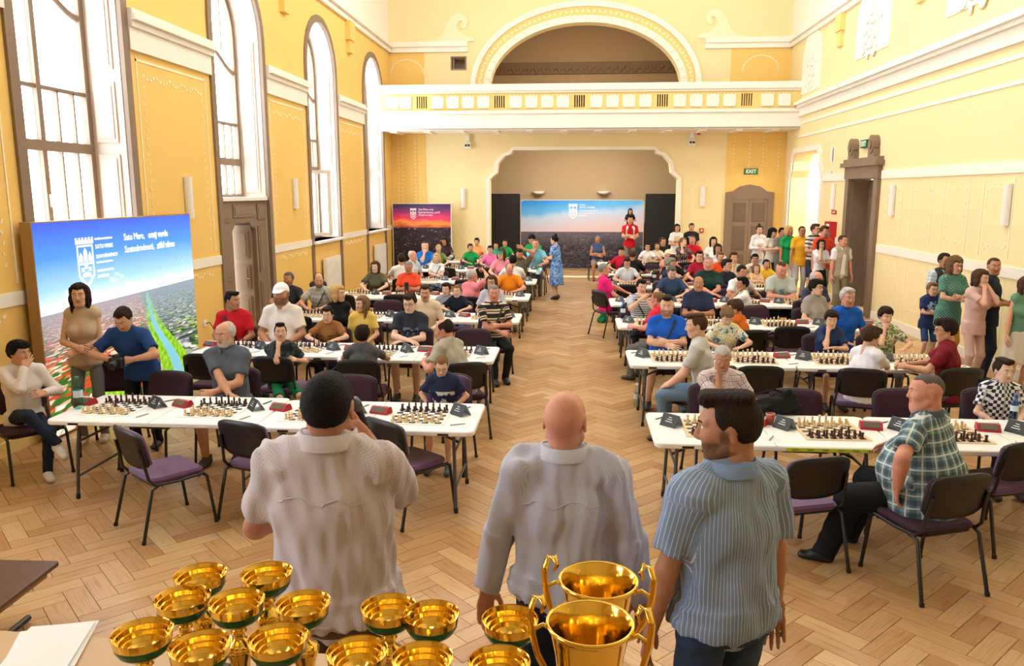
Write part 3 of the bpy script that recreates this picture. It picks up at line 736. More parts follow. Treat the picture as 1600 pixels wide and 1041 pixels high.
# --- stacking conference chair prototype: sitter faces +Y, origin on the floor
def make_chair(seat_m, back_m):
    t = empty('conference_chair')
    q = MB(); slab(q, 0.47, 0.43, 0.425, 0.475, 0.07, 0.018, 5, 0, 0.02); q.build('seat', seat_m, t)
    q = MB(); slab(q, 0.44, 0.40, 0.408, 0.428, 0.06, 0.006, 4, 0, 0.02); q.build('seat_pan', M_black, t)
    def back(y_off, w, z0, z1, th):
        nx, nz = 9, 7; vs = []; fs = []
        for side in (0, 1):
            for j in range(nz):
                tz = j / (nz - 1); z = z0 + (z1 - z0) * tz
                ww = w * (1 - 0.10 * (2 * tz - 1) ** 4)
                for i in range(nx):
                    tx = 2 * i / (nx - 1) - 1
                    zz = z - (0.028 * abs(tx) ** 4 if j == nz - 1 else 0) + (0.03 * abs(tx) ** 4 if j == 0 else 0)
                    y = -0.225 - (zz - 0.55) * 0.22 + 0.028 * tx * tx + y_off + (th if side else 0)
                    vs.append((tx * ww / 2, y, zz))
        n = nx * nz
        for j in range(nz - 1):
            for i in range(nx - 1):
                a = j * nx + i; fs.append((a, a + 1, a + nx + 1, a + nx)); fs.append((n + a, n + a + nx, n + a + nx + 1, n + a + 1))
        for i in range(nx - 1):
            fs.append((i, n + i, n + i + 1, i + 1)); a = (nz - 1) * nx + i; fs.append((a, a + 1, n + a + 1, n + a))
        for j in range(nz - 1):
            a = j * nx; fs.append((a, a + nx, n + a + nx, n + a)); a += nx - 1; fs.append((a, n + a, n + a + nx, a + nx))
        q = MB(); q.add(vs, fs, True); return q
    back(-0.012, 0.475, 0.545, 0.86, 0.022).build('back_shell', M_black, t)
    back(0.010, 0.455, 0.555, 0.85, 0.028).build('backrest', back_m, t)
    for sx in (-1, 1):
        x = sx * 0.245
        q = MB(); q.tube([(x, 0.20, 0.43), (x, 0.235, 0.40), (sx * 0.255, 0.285, 0.0)], 0.0135, 8); lg = q.build('leg', M_blackm, t)
        q = MB(); q.tube([(sx * 0.2545, 0.282, 0.025), (sx * 0.255, 0.285, 0.0)], 0.017, 8); q.build('rubber_foot', M_black, lg)
        q = MB(); q.tube([(x, -0.14, 0.43), (x, -0.20, 0.40), (sx * 0.262, -0.30, 0.0)], 0.0135, 8); lg = q.build('leg', M_blackm, t)
        q = MB(); q.tube([(sx * 0.261, -0.295, 0.025), (sx * 0.262, -0.30, 0.0)], 0.017, 8); q.build('rubber_foot', M_black, lg)
        q = MB(); q.tube([(x, 0.20, 0.43), (x, 0.0, 0.42), (x, -0.17, 0.43), (x * 0.98, -0.215, 0.48), (x * 0.92, -0.235, 0.60), (x * 0.88, -0.262, 0.72)], 0.0125, 8); q.build('side_rail', M_blackm, t)
    q = MB(); q.tube([(-0.245, 0.17, 0.415), (0.245, 0.17, 0.415)], 0.010, 6); q.build('stretcher', M_blackm, t)
    q = MB(); q.tube([(-0.245, -0.12, 0.415), (0.245, -0.12, 0.415)], 0.010, 6); q.build('stretcher', M_blackm, t)
    return t
PROTO = {}
def place(kind, maker, loc, rz, label, cat, group=None):
    if kind not in PROTO:
        PROTO[kind] = maker(); o = PROTO[kind]
    else:
        o = copy_tree(PROTO[kind])
        for k in ('label', 'category', 'group'):
            if k in o: del o[k]
    o.location = loc; o.rotation_euler = (0, 0, rz)
    return tag(o, label, cat, group)
# rows: front edge Y of the tables on either side of the aisle
LROW = [6.07, 8.77, 11.55, 14.10, 16.70, 19.30, 21.80]
RROW = [5.90, 8.70, 11.22, 13.55, 16.05, 18.60, 21.20]
LX, RX = -0.80, 0.64                                         # aisle-side ends
SIDE = {'L': 'window-side', 'R': 'wall-side'}
def row_xs(s, i):
    """table centres of a row, nearest the aisle first"""
    dx = {('L', 0): 0.02, ('L', 1): -0.10}.get((s, i), 0.0)
    if s == 'L': return [LX + dx - TW / 2 - k * (TW + 0.01) for k in range(2)]
    return [RX + TW / 2 + k * (TW + 0.01) for k in range(3 if i == 0 else 2)]
TABLES = []
for s, rows in (('L', LROW), ('R', RROW)):
    for i, y in enumerate(rows):
        for k, x in enumerate(row_xs(s, i)):
            dy = {('L', 0, 1): 0.06, ('L', 1, 1): 0.12, ('R', 0, 2): 0.02}.get((s, i, k), 0.0)
            t = place('table', make_table, (x, y + TD / 2 + dy, 0), 0,
                      'white folding table, %s %s row, %s from the aisle' % (ORD[i], SIDE[s], ORD[k]), 'table', 'white folding tables')
            TABLES.append((s, i, k, x, y + TD / 2 + dy))
# yellow tape along the front edge of the first table on the wall side, with its printed code
tp = MB(); tp.box(1.62, 2.44, RROW[0] - 0.004, RROW[0] - 0.001, TZ - 0.036, TZ - 0.010)
tape = tag(tp.build('yellow_tape', mat('yellow_tape', (214, 226, 40), 0.5)), 'yellow printed tape stuck along the front edge of a white table', 'tape')
for k in range(7):
    text_mesh('UNIO', 0.020, M_card, tape, Matrix.Translation((1.66 + k * 0.112, RROW[0] - 0.0045, TZ - 0.030)) @ Matrix.Rotation(PI / 2, 4, 'X'), extr=0.0005)
# --- chess sets
def board_mat(name, dark, light, border):
    g = NG(name); x, y, z = g.sep()
    ch = g.n('ShaderNodeTexChecker'); ch.inputs['Scale'].default_value = 1 / 0.055
    mp = g.n('ShaderNodeMapping'); mp.inputs['Location'].default_value = (0.00001, 0.00001, 0.5 * 0.055)
    g.nt.links.new(g.tc.outputs['Object'], mp.inputs[0]); g.nt.links.new(mp.outputs[0], ch.inputs['Vector'])
    ch.inputs['Color1'].default_value = s2l(dark) + (1,); ch.inputs['Color2'].default_value = s2l(light) + (1,)
    inside = g.math('MULTIPLY', g.math('LESS_THAN', g.math('ABSOLUTE', x), 0.22), g.math('LESS_THAN', g.math('ABSOLUTE', y), 0.22))
    return g.base(g.mix(inside, border, ch.outputs['Color']), 0.6)
BM = [board_mat('vinyl_board', (34, 36, 38), (240, 240, 236), (242, 242, 238)), board_mat('brown_board', (86, 60, 44), (232, 214, 180), (222, 200, 160))]
bmesh_b = []
for m in BM:
    q = MB(); slab(q, 0.50, 0.50, 0.0, 0.004, 0.004, 0.001, 2); bmesh_b.append(q.build('chess_board', m, mesh_only=True))
def piece_profile(kind):
    base = [(0.001, 0.0), (0.0165, 0.0), (0.0172, 0.004), (0.0165, 0.008), (0.0125, 0.011), (0.0105, 0.016)]
    h = dict(pawn=0.046, rook=0.050, knight=0.058, bishop=0.064, queen=0.078, king=0.088)[kind]
    if kind == 'pawn': top = [(0.0065, 0.028), (0.0095, 0.031), (0.006, 0.033), (0.0095, 0.040), (0.0065, 0.047), (0.001, 0.049)]
    elif kind == 'rook': top = [(0.0085, 0.034), (0.0125, 0.038), (0.0125, 0.050), (0.0085, 0.050), (0.0085, 0.046), (0.001, 0.046)]
    elif kind == 'bishop': top = [(0.0065, 0.040), (0.0105, 0.043), (0.007, 0.046), (0.0105, 0.054), (0.006, 0.064), (0.003, 0.066), (0.003, 0.069), (0.001, 0.070)]
    elif kind == 'queen': top = [(0.007, 0.052), (0.0115, 0.056), (0.0075, 0.060), (0.0135, 0.076), (0.009, 0.075), (0.004, 0.080), (0.001, 0.083)]
    elif kind == 'king': top = [(0.0075, 0.056), (0.012, 0.060), (0.008, 0.064), (0.0125, 0.079), (0.008, 0.083), (0.001, 0.084)]
    else: top = [(0.010, 0.022), (0.001, 0.024)]
    return base + top
def piece_mesh(kind, m):
    q = MB(); q.lathe(piece_profile(kind), 10)
    if kind == 'king': q.box(-0.0022, 0.0022, -0.0022, 0.0022, 0.082, 0.098); q.box(-0.006, 0.006, -0.002, 0.002, 0.089, 0.0935)
    if kind == 'knight':
        P = [(-0.011, 0.020), (0.011, 0.020), (0.012, 0.034), (0.007, 0.042), (0.016, 0.040), (0.019, 0.046), (0.008, 0.058), (0.002, 0.064), (-0.002, 0.058), (-0.010, 0.050), (-0.013, 0.036)]
        q.prism(P, lambda u, v: (-0.006, u, v), lambda u, v: (0.006, u, v))
    return q.build('chess_' + kind, m, mesh_only=True)
M_pl = mat('pale_boxwood', (232, 200, 146), 0.4, noise=0.08, nscale=50)
M_pd = mat('dark_rosewood', (66, 26, 22), 0.38, noise=0.1, nscale=50)
PM = {(k, c): piece_mesh(k, M_pl if c == 'light' else M_pd) for k in ('pawn', 'rook', 'knight', 'bishop', 'queen', 'king') for c in ('light', 'dark')}
BACK = ['rook', 'knight', 'bishop', 'queen', 'king', 'bishop', 'knight', 'rook']
piece_spots = []                                             # (dist, kind, colour, x, y, z, rz, board words)
def tent_card(loc, rz, label, group):
    t = empty('name_card', loc, rz)
    for sgn, m in ((-1, M_card), (1, mat('grey_card', (186, 190, 196), 0.6))):
        q = MB(); q.add([(-0.08, sgn * 0.055, 0.0), (0.08, sgn * 0.055, 0.0), (0.08, 0, 0.095), (-0.08, 0, 0.095), (-0.08, sgn * 0.058, 0.0), (0.08, sgn * 0.058, 0.0), (0.08, sgn * .003, 0.097), (-0.08, sgn * .003, 0.097)],
                        [(0, 1, 2, 3), (4, 7, 6, 5), (0, 4, 5, 1), (2, 6, 7, 3), (1, 5, 6, 2), (0, 3, 7, 4)]); q.build('card_panel', m, t)
    q = MB()
    for k, (w, zz) in enumerate(((0.05, 0.056), (0.07, 0.040), (0.03, 0.072))):
        y = -0.058 * (1 - zz / 0.097) - 0.003
        q.box(-w / 2, w / 2, y - 0.001, y, zz - 0.003, zz + 0.003)
    q.build('printed_lines', M_paper, t)
    return tag(t, label, 'name card', group)
def make_clock():
    t = empty('chess_clock')
    P = [(-0.052, 0.0), (0.052, 0.0), (0.052, 0.018), (0.012, 0.056), (-0.035, 0.056), (-0.052, 0.02)]
    q = MB(); q.prism(P, lambda u, v: (-0.085, u, v), lambda u, v: (0.085, u, v)); q.build('clock_body', M_red, t)
    q = MB(); q.add([(-0.062, 0.0495, 0.0215), (0.062, 0.0495, 0.0215), (0.062, 0.0155, 0.0535), (-0.062, 0.0155, 0.0535)], [(0, 1, 2, 3)])
    for p in list(q.v): pass
    q.v = [(x, y + 0.0015, z + 0.0015) for x, y, z in q.v]; q.build('display', M_lcd, t)
    q = MB(); q.tube([(-0.07, -0.012, 0.056), (-0.07, -0.012, 0.064), (0.07, -0.012, 0.058)], 0.006, 6); q.build('rocker', M_paper, t)
    return t
def sheet(loc, rz, label, group, w=0.15, d=0.20):
    t = empty('score_sheet', loc, rz)
    q = MB(); q.box(-w / 2, w / 2, -d / 2, d / 2, 0, 0.0012); q.build('paper', M_paper, t)
    q = MB()
    for k in range(9): q.box(-w / 2 + .012, w / 2 - .012, -d / 2 + 0.02 + k * 0.018, -d / 2 + 0.022 + k * 0.018, 0.0012, 0.0016)
    q.build('ruled_lines', mat('ink_grey', (170, 172, 176), 0.8), t)
    return tag(t, label, 'paper', group)
def pen(loc, rz, label, group, m):
    t = empty('pen', loc, rz); q = MB(); q.tube([(-0.065, 0, 0.006), (0.055, 0, 0.006)], 0.0045, 6); q.build('barrel', m, t)
    q = MB(); q.tube([(0.055, 0, 0.006), (0.07, 0, 0.004)], [0.004, 0.001], 6); q.build('tip', M_steel, t)
    return tag(t, label, 'pen', group)
bcount = {}
for s, i, k, x, y in TABLES:
    for h, sx in enumerate(((1, -1) if s == 'L' else (-1, 1))):
        j = k * 2 + h                                        # board index from the aisle
        if s == 'R' and i == 0 and j > 3: continue
        bxp = x + sx * 0.455 - (0.06 if s == 'L' else -0.06); yoff = -0.02
        rz = math.radians(random.uniform(-2.5, 2.5))
        where = '%s %s row, %s board from aisle' % (ORD[i], SIDE[s], ORD[j])
        wood = (s == 'R')
        b = obj_from('chess_board', bmesh_b[1 if wood else 0], None, (bxp, y + yoff, TZ + 0.0005), (0, 0, rz))
        tag(b, '%s chess board, %s' % ('brown and tan' if wood else 'black and white roll-up', where), 'chess board', 'chess boards')
        near_light = (s == 'L')
        rnd = random.Random(100 * i + 10 * j + (5 if s == 'R' else 0))
        for colour in ('light', 'dark'):
            nearside = (colour == 'light') == near_light
            for row in (0, 1):
                for f in range(8):
                    kind = 'pawn' if row else BACK[f]
                    yy = (3.5 - row) * 0.055 * (-1 if nearside else 1); xx = (f - 3.5) * 0.055
                    if row and rnd.random() < 0.10: yy *= 0.2
                    xx += rnd.uniform(-.005, .005); yy += rnd.uniform(-.005, .005)
                    X = bxp + xx * math.cos(rz) - yy * math.sin(rz); Y = y + yoff + xx * math.sin(rz) + yy * math.cos(rz)
                    piece_spots.append((X * X + Y * Y, kind, colour, X, Y, TZ + 0.004, (0 if nearside else PI) + rnd.uniform(-.3, .3), where, f))
        sgn = -1 if s == 'L' else 1
        place('clock', make_clock, (bxp - 0.36 * (1 if s == 'L' else -1), y + 0.10 + rnd.uniform(-.04, .04), TZ), rnd.uniform(-.35, .1) + (PI * 0.92 if i < 1 else PI + rnd.uniform(-.5, .5)), 'red digital chess clock, %s' % where.replace(' board', ''), 'clock', 'chess clocks')
        if i < 6:
            dxc = 0.335 if s == 'L' else -0.335
            tent_card((bxp + dxc, y + 0.02 + rnd.uniform(-.06, .06), TZ), (-0.75 if s == 'L' else -0.9) + rnd.uniform(-.15, .15), 'dark folded name card, %s' % where.replace(' board', ''), 'name cards')
        if i < 4:
            for nf in (-1, 1):
                xo = 0.36 if s == 'L' else -0.40 if nf > 0 else 0.40
                sh = sheet((bxp + xo * 0.98, y + nf * 0.26, TZ), rnd.uniform(-.3, .3), 'white score sheet, %s side, %s' % ('near' if nf < 0 else 'far', where.replace(' board', '')), 'score sheets')
                if i < 3: pen((bxp + xo, y + nf * 0.25, TZ + 0.0014), rnd.uniform(0.4, 1.3), 'thin pen on the score sheet, %s side, %s' % ('near' if nf < 0 else 'far', where.replace(' board', '')), 'pens', M_steel if nf < 0 else M_card)
piece_spots.sort()
single, many = piece_spots[:300], piece_spots[300:]
for _, kind, colour, X, Y, Z, rz, where, fi in single:
    o = obj_from('chess_' + kind, PM[(kind, colour)], None, (X, Y, Z), (0, 0, rz))
    pos = '' if kind in ('king', 'queen') else (' ' + ORD[fi] + ' from left') if kind == 'pawn' else ' left one' if fi < 4 else ' right one'
    tag(o, '%s %s,%s, %s' % (colour, kind, pos, where) if pos else '%s wooden %s, %s' % (colour, kind, where), 'chess piece', '%s %ss, %s' % (colour, kind, where))
q = MB(); q.v = None
VV = []; FF = []; MI = []; off = 0
for _, kind, colour, X, Y, Z, rz, where, fi in many:
    me = PM[(kind, colour)]
    co = np.empty(len(me.vertices) * 3, np.float32); me.vertices.foreach_get('co', co); co = co.reshape(-1, 3)
    c, s_ = math.cos(rz), math.sin(rz)
    VV.append(np.stack([co[:, 0] * c - co[:, 1] * s_ + X, co[:, 0] * s_ + co[:, 1] * c + Y, co[:, 2] + Z], 1))
    for p in me.polygons: FF.append([v + off for v in p.vertices]); MI.append(0 if colour == 'light' else 1)
    off += len(co)
me = bpy.data.meshes.new('chess_pieces'); me.from_pydata(np.concatenate(VV).tolist(), [], FF); me.materials.append(M_pl); me.materials.append(M_pd)
me.polygons.foreach_set('material_index', MI); me.polygons.foreach_set('use_smooth', [True] * len(FF)); me.update()
tag(obj_from('chess_pieces', me), 'small light and dark chess pieces on all the farther boards', 'chess pieces', kind='stuff')

# --- trophies on the presenter's table
def lerp_pts(P): return P
def make_cup():
    t = empty('trophy_cup')
    q = MB(); q.box(-0.035, 0.035, -0.035, 0.035, 0, 0.045); q.build('marble_base', mat('black_marble', (30, 30, 32), 0.2), t)
    q = MB(); q.lathe([(0.001, 0.045), (0.030, 0.045), (0.030, 0.05), (0.018, 0.06), (0.015, 0.10), (0.019, 0.14), (0.027, 0.165), (0.029, 0.172), (0.024, 0.182), (0.012, 0.19), (0.011, 0.20), (0.016, 0.206), (0.010, 0.212), (0.009, 0.218)], 20); q.build('stem', M_gold, t)
    q = MB()
    q.lathe([(0.001, 0.216), (0.014, 0.217), (0.030, 0.224), (0.043, 0.235)], 32, caps=False); q.build('bowl_foot', M_gold, t)
    q = MB(); q.lathe([(0.043, 0.235), (0.0495, 0.246), (0.051, 0.254)], 32, caps=False); q.build('green_band', M_green_e, t)
    q = MB(); q.lathe([(0.051, 0.254), (0.053, 0.270), (0.0545, 0.2715), (0.053, 0.270), (0.050, 0.262), (0.0465, 0.262), (0.0445, 0.253), (0.041, 0.253), (0.038, 0.245), (0.034, 0.245), (0.030, 0.238), (0.025, 0.238), (0.019, 0.232), (0.011, 0.231), (0.009, 0.238), (0.004, 0.242), (0.001, 0.242)], 40, smooth=False, caps=False); q.build('bowl', M_gold, t)
    return t
def make_big_cup():
    t = empty('large_trophy')
    q = MB(); q.box(-0.05, 0.05, -0.05, 0.05, 0, 0.06); q.build('marble_base', mat('black_marble', (30, 30, 32), 0.2), t)
    q = MB(); q.lathe([(0.001, 0.06), (0.045, 0.06), (0.042, 0.07), (0.016, 0.09), (0.014, 0.13), (0.024, 0.145), (0.013, 0.155), (0.013, 0.165)], 24); q.build('stem', M_gold, t)
    prof = [(0.001, 0.165), (0.016, 0.166), (0.035, 0.180), (0.050, 0.21), (0.056, 0.245), (0.060, 0.28), (0.067, 0.315), (0.073, 0.335), (0.0745, 0.337), (0.0725, 0.334), (0.064, 0.315), (0.060, 0.30), (0.056, 0.28), (0.050, 0.24), (0.036, 0.19), (0.018, 0.178), (0.001, 0.176)]
    q = MB(); q.lathe(prof, 40, caps=False)
    q.v = [(x * (1 + 0.012 * math.sin(6 * math.atan2(y, x)) * (z > 0.2)), y * (1 + 0.012 * math.sin(6 * math.atan2(y, x)) * (z > 0.2)), z) for x, y, z in q.v]
    q.build('bowl', M_gold, t)
    q = MB(); q.lathe([(0.0715, 0.325), (0.077, 0.333), (0.0765, 0.338), (0.072, 0.337)], 40, caps=False); q.build('rim', M_gold, t)
    for s in (-1, 1):
        pts = [(s * 0.050, 0, 0.215), (s * 0.072, 0, 0.225), (s * 0.092, 0, 0.262), (s * 0.103, 0, 0.305), (s * 0.106, 0, 0.345), (s * 0.098, 0, 0.372), (s * 0.086, 0, 0.374), (s * 0.080, 0, 0.358), (s * 0.086, 0, 0.345)]
        q = MB(); q.tube(pts, [0.007, 0.007, 0.008, 0.009, 0.009, 0.008, 0.008, 0.006, 0.004], 8, flat=0.7); q.build('handle', M_gold, t)
        q = MB(); q.tube([(s * 0.068, 0, 0.315), (s * 0.082, 0, 0.322), (s * 0.102, 0, 0.31)], 0.004, 6); q.build('handle_scroll', M_gold, t)
    q = MB(); q.cbox((0, -0.061, 0.27), (0.020, 0.004, 0.03)); q.build('name_plate', M_gold, t)
    return t
TT = 1.55
a, b = onZ(0, 984, TT), onZ(700, 1034, TT)
dv = np.array([b[0] - a[0], b[1] - a[1]]); dv /= np.linalg.norm(dv); ang = math.atan2(dv[1], dv[0])
mid = np.array([a[0], a[1]]) + dv * 1.25 + np.array([dv[1], -dv[0]]) * 0.36
pt = empty('presentation_table', (mid[0], mid[1], 0.83), ang)
tag(pt, 'light wooden table in the foreground holding the golden trophies', 'table')
M_birch = mat('light_birch', (206, 170, 126), 0.4, noise=0.08, nscale=6)
q = MB(); slab(q, 3.1, 0.72, TT - 0.83 - 0.03, TT - 0.83, 0.02, 0.004, 3); q.build('table_top', M_birch, pt)
for sx in (-1, 1):
    for sy in (-1, 1):
        q = MB(); q.bar((sx * 1.45, sy * 0.29, 0), (sx * 1.45, sy * 0.29, TT - 0.83 - 0.03), 0.05); q.build('leg', M_birch, pt)
    q = MB(); q.box(sx * 1.45 - .012, sx * 1.45 + .012, -0.27, 0.27, TT - .83 - .11, TT - .83 - .03); q.build('apron', M_birch, pt)
CUPS = [(222, 976, 78), (285, 921, 72), (313, 885, 66), (416, 883, 66), (370, 927, 70), (473, 930, 66), (312, 996, 76), (434, 984, 70), (558, 1006, 74), (607, 936, 66), (674, 947, 66), (797, 955, 66), (660, 1016, 74), (780, 1022, 74)]
cupwords = ['with green band, nearest to the papers', 'with green band, in front of the leftmost taller cup', 'standing at the back, leftmost of the far pair', 'standing at the back, right of the far pair',
            'between the far pair and the front cups', 'right of the far pair, below the dotted shirt', 'at the lower picture edge, left of two front cups', 'at the lower picture edge, right of two front cups',
            'cut by the lower edge below the brown trousers', 'between the brown trousers and the aisle, left of a pair', 'right of a pair beside the brown trousers', 'alone just left of the two-handled cups',
            'cut by the lower edge, middle of the front three', 'cut by the lower edge beside the two-handled cups']
for (px, py, w), words in zip(CUPS, cupwords):
    p = onZ(px, py + 12, TT + 0.271)
    place('cup', make_cup, (p[0], p[1], TT), random.uniform(0, 6), 'small golden trophy cup %s' % words, 'trophy', 'small trophy cups')
for (px, py), words in (((935, 905), 'the farther'), ((922, 972), 'the nearer')):
    p = onZ(px, py, TT + 0.337)
    place('bigcup', make_big_cup, (p[0], p[1], TT), math.radians(-8), 'large golden two-handled trophy cup, %s of the pair' % words, 'trophy', 'two-handled trophy cups')
p = onZ(75, 1015, TT); pp = empty('paper_stack', (p[0], p[1], TT), 0.35)
for k in range(4):
    q = MB(); q.cbox((random.uniform(-.01, .01), random.uniform(-.01, .01), 0.0012 + k * 0.0022), (0.15, 0.20, 0.0018), Matrix.Rotation(random.uniform(-.12, .12), 3, 'Z')); q.build('paper', M_paper, pp)
tag(pp, 'loose white papers lying on the foreground table', 'paper')
# low brown folding table at the lower left
c = onZ(93, 879, 0.40); lt = empty('low_table', (c[0] - 0.62, c[1] - 0.42, 0)); lt.rotation_euler[2] = math.radians(2)
tag(lt, 'low dark brown table with black folding feet at lower left corner', 'table')
q = MB(); slab(q, 1.24, 0.84, 0.37, 0.40, 0.015, 0.004, 3); q.build('table_top', mat('dark_laminate', (84, 52, 42), 0.35, noise=0.1), lt)
q = MB(); q.box(-0.58, 0.56, -0.38, 0.38, 0.31, 0.37); q.build('apron', mat('apron_oak', (150, 110, 66), 0.5), lt)
for sx in (-1, 1):
    q = MB(); q.tube([(sx * 0.40, 0.40, 0.03), (sx * 0.40, -0.35, 0.03)], 0.02, 6); q.build('foot_bar', M_blackm, lt)
    q = MB(); q.tube([(sx * 0.40, 0, 0.03), (sx * 0.40, 0, 0.33)], 0.02, 6); q.build('leg', M_blackm, lt)

# ================================================================== WALL THINGS
def sconce(loc, nrm, label):
    t = empty('wall_sconce', loc, math.atan2(nrm[1], nrm[0]))
    q = MB(); q.box(0, 0.02, -0.06, 0.06, -0.30, 0.30); q.build('back_plate', M_white, t)
    P = [(0.02 + 0.075 * math.sin(a), 0.075 * math.cos(a)) for a in [PI * k / 8 for k in range(9)]]
    q = MB(); q.prism(P, lambda u, v: (u, v, -0.30), lambda u, v: (u, v, 0.30)); q.build('half_round_shade', mat('opal_shade', (244, 238, 228), 0.5), t)
    tag(t, label, 'wall lamp', 'wall sconces')
for y, z, w in ((11.45, 2.55, 'above the city picture panel, on the window wall'), (16.0, 2.60, 'between the street door and the open window')):
    sconce((XL, y, z), (1, 0), 'white half-round wall light ' + w)
for (px, py), w in (((1577, 320), 'on the right wall nearest to the camera'), ((1397, 313), 'on the right wall beside the big brown door'), ((1304, 307), 'between the niche and the big brown door')):
    p = onX(px, py, XR); sconce((XR, p[1], p[2]), (-1, 0), 'white half-round wall light ' + w)
for (px, py), w in (((724, 310), 'beside the sunset picture panel'), ((1098, 307), 'between stage and double door')):
    p = onY(px, py, YB); sconce((p[0], YB, p[2]), (0, -1), 'white half-round wall light on the back wall ' + w)
# radiators in the window niches
for c, w in ((18.1, 'under the open window'), (22.75, 'under the farthest window')):
    t = empty('radiator', (XL, c, 0)); tag(t, 'white panel radiator ' + w, 'radiator', 'radiators')
    q = MB(); q.box(0.06, 0.14, -0.55, 0.55, 0.25, 1.15); q.build('panel', M_white, t)
    for k in range(10):
        q = MB(); q.box(0.14, 0.15, -0.5 + k * 0.105, -0.44 + k * 0.105, 0.30, 1.10); q.build('rib', M_white, t)
    q = MB(); q.box(0.0, 0.06, -0.4, -0.36, 0.4, 1.0); q.box(0.0, 0.06, 0.36, 0.4, 0.4, 1.0); q.build('bracket', M_white, t)
# stage-side double door on the back wall
d = struct(empty('door_3', (5.28, YB, 0)))
q = MB(); A = [(-0.72, 0), (-0.56, 0), (-0.56, 2.42), (0.56, 2.42), (0.56, 0), (0.72, 0), (0.72, 2.62), (0.5, 2.66), (0.3, 2.80), (0, 2.86), (-0.3, 2.80), (-0.5, 2.66), (-0.72, 2.62)]
q.prism(A, lambda u, v: (u, -0.06, v), lambda u, v: (u, 0, v)); q.build('door_surround', M_brown, d)
for sgn in (-1, 1):
    x0, x1 = (0.004, 0.56) if sgn > 0 else (-0.56, -0.004)
    q = MB(); q.box(x0, x1, -0.035, 0, 0.01, 2.42); lf = q.build('door_leaf', M_brown, d)
    for z0, z1 in ((0.12, 0.75), (0.88, 1.62), (1.75, 2.32)):
        q = MB(); q.box(x0 + 0.09, x1 - 0.09, -0.05, -0.035, z0, z1); q.box(x0 + 0.13, x1 - 0.13, -0.058, -0.05, z0 + .04, z1 - .04); q.build('door_panel', M_dbrown, lf)
q = MB(); q.tube([(0.05, -0.04, 1.05), (0.05, -0.09, 1.05), (0.16, -0.09, 1.05)], 0.011, 6); q.build('door_handle', mat('brass', (200, 160, 60), 0.3, metal=0.9), d)
def exit_sign(loc, rz, label):
    t = empty('exit_sign', loc, rz)
    q = MB(); q.box(-0.20, 0.20, -0.05, 0, -0.085, 0.085); q.build('sign_box', M_card, t)
    q = MB(); q.box(-0.185, 0.185, -0.056, -0.05, -0.07, 0.07); q.build('green_face', M_green_s, t)
    text_mesh('EXIT', 0.15, M_paper, t, Matrix.Translation((0, -0.058, -0.05)) @ Matrix.Rotation(PI / 2, 4, 'X'), align='CENTER', bold=0.004)
    tag(t, label, 'exit sign', 'exit signs')
p = onY(1173, 268, YB); exit_sign((p[0], YB, p[2]), 0, 'green lit exit sign above the double door on the back wall')
exit_sign((XR - 0.02, 18.2, 3.66), -PI / 2, 'green lit exit sign between the scrolls of the big brown door')
# floodlights / detectors on the back wall
for (px, py), w, redbell in (((731, 222), 'left of the stage opening', False), ((1081, 217), 'right of the stage opening', True)):
    p = onY(px, py, YB); t = empty('emergency_light', (p[0], YB, p[2])); tag(t, 'white twin-spot emergency light ' + w, 'emergency light', 'emergency lights')
    q = MB(); q.box(-0.10, 0.10, -0.12, 0, -0.20, -0.02); q.build('lamp_housing', M_white, t)
    for sx in (-1, 1):
        q = MB(); q.tube([(sx * 0.045, -0.12, -0.11), (sx * 0.045, -0.16, -0.11)], 0.035, 10); q.build('spot_lamp', M_card, t)
    q = MB(); q.box(-0.06, 0.06, -0.09, 0, 0.02, 0.20); q.build('sensor', M_white, t)
    if redbell:
        q = MB(); q.tube([(0.2, 0, 0.18), (0.2, -0.07, 0.18)], 0.07, 12); tag(q.build('alarm_bell', M_redbox, None, loc=(p[0], YB, p[2])), 'round dark red alarm bell above the emergency light', 'alarm')
p = onY(1096, 360, YB); q = MB(); q.box(-0.06, 0.06, -0.05, 0, -0.06, 0.06); fa = tag(q.build('fire_call_point', M_redbox, None, loc=(p[0], YB, p[2])), 'small red fire call point on the back wall', 'alarm button')
q = MB(); q.box(-0.03, 0.03, -0.055, -0.05, -0.03, 0.03); q.build('push_plate', M_paper, fa)
def cabinet(loc, rz, w, h, label):
    t = empty('fire_cabinet', loc, rz)
    q = MB(); q.box(-w / 2, w / 2, -0.14, 0, -h / 2, h / 2); q.build('cabinet_box', M_redbox, t)
    q = MB(); q.box(-w / 2 + .05, w / 2 - .05, -0.15, -0.14, -h / 2 + .05, h / 2 - .22); q.build('cabinet_window', mat('grey_glass', (120, 118, 112), 0.2), t)
    q = MB(); q.box(-w * .22, w * .22, -0.146, -0.14, h / 2 - .16, h / 2 - .06); q.build('notice', M_paper, t)
    q = MB(); q.box(w * .10, w * .30, -0.154, -0.15, -h * .15, h * .12); q.build('instruction_card', M_paper, t)
    tag(t, label, 'fire cabinet', 'fire cabinets')
cabinet((XR + 2.19, 23.4, 1.45), -PI / 2, 1.05, 0.95, 'wide red fire hose cabinet inside the white niche')
cabinet((XR, 20.05, 1.35), -PI / 2, 0.50, 1.15, 'tall red extinguisher cabinet between niche and big brown door')
for loc, w in (((XR + 2.19, 23.4, 2.15), 'inside the niche'), ((XR, 20.05, 2.15), 'above the tall extinguisher cabinet')):
    q = MB(); q.box(-0.17, 0.17, -0.02, 0, -0.05, 0.05); o = q.build('fire_sign', M_redbox, None, loc=loc); o.rotation_euler = (0, 0, -PI / 2); tag(o, 'small red fire sign plate ' + w, 'sign')
    q = MB(); q.box(-0.10, 0.10, -0.024, -0.02, -0.015, 0.015); q.build('printed_line', M_paper, o)
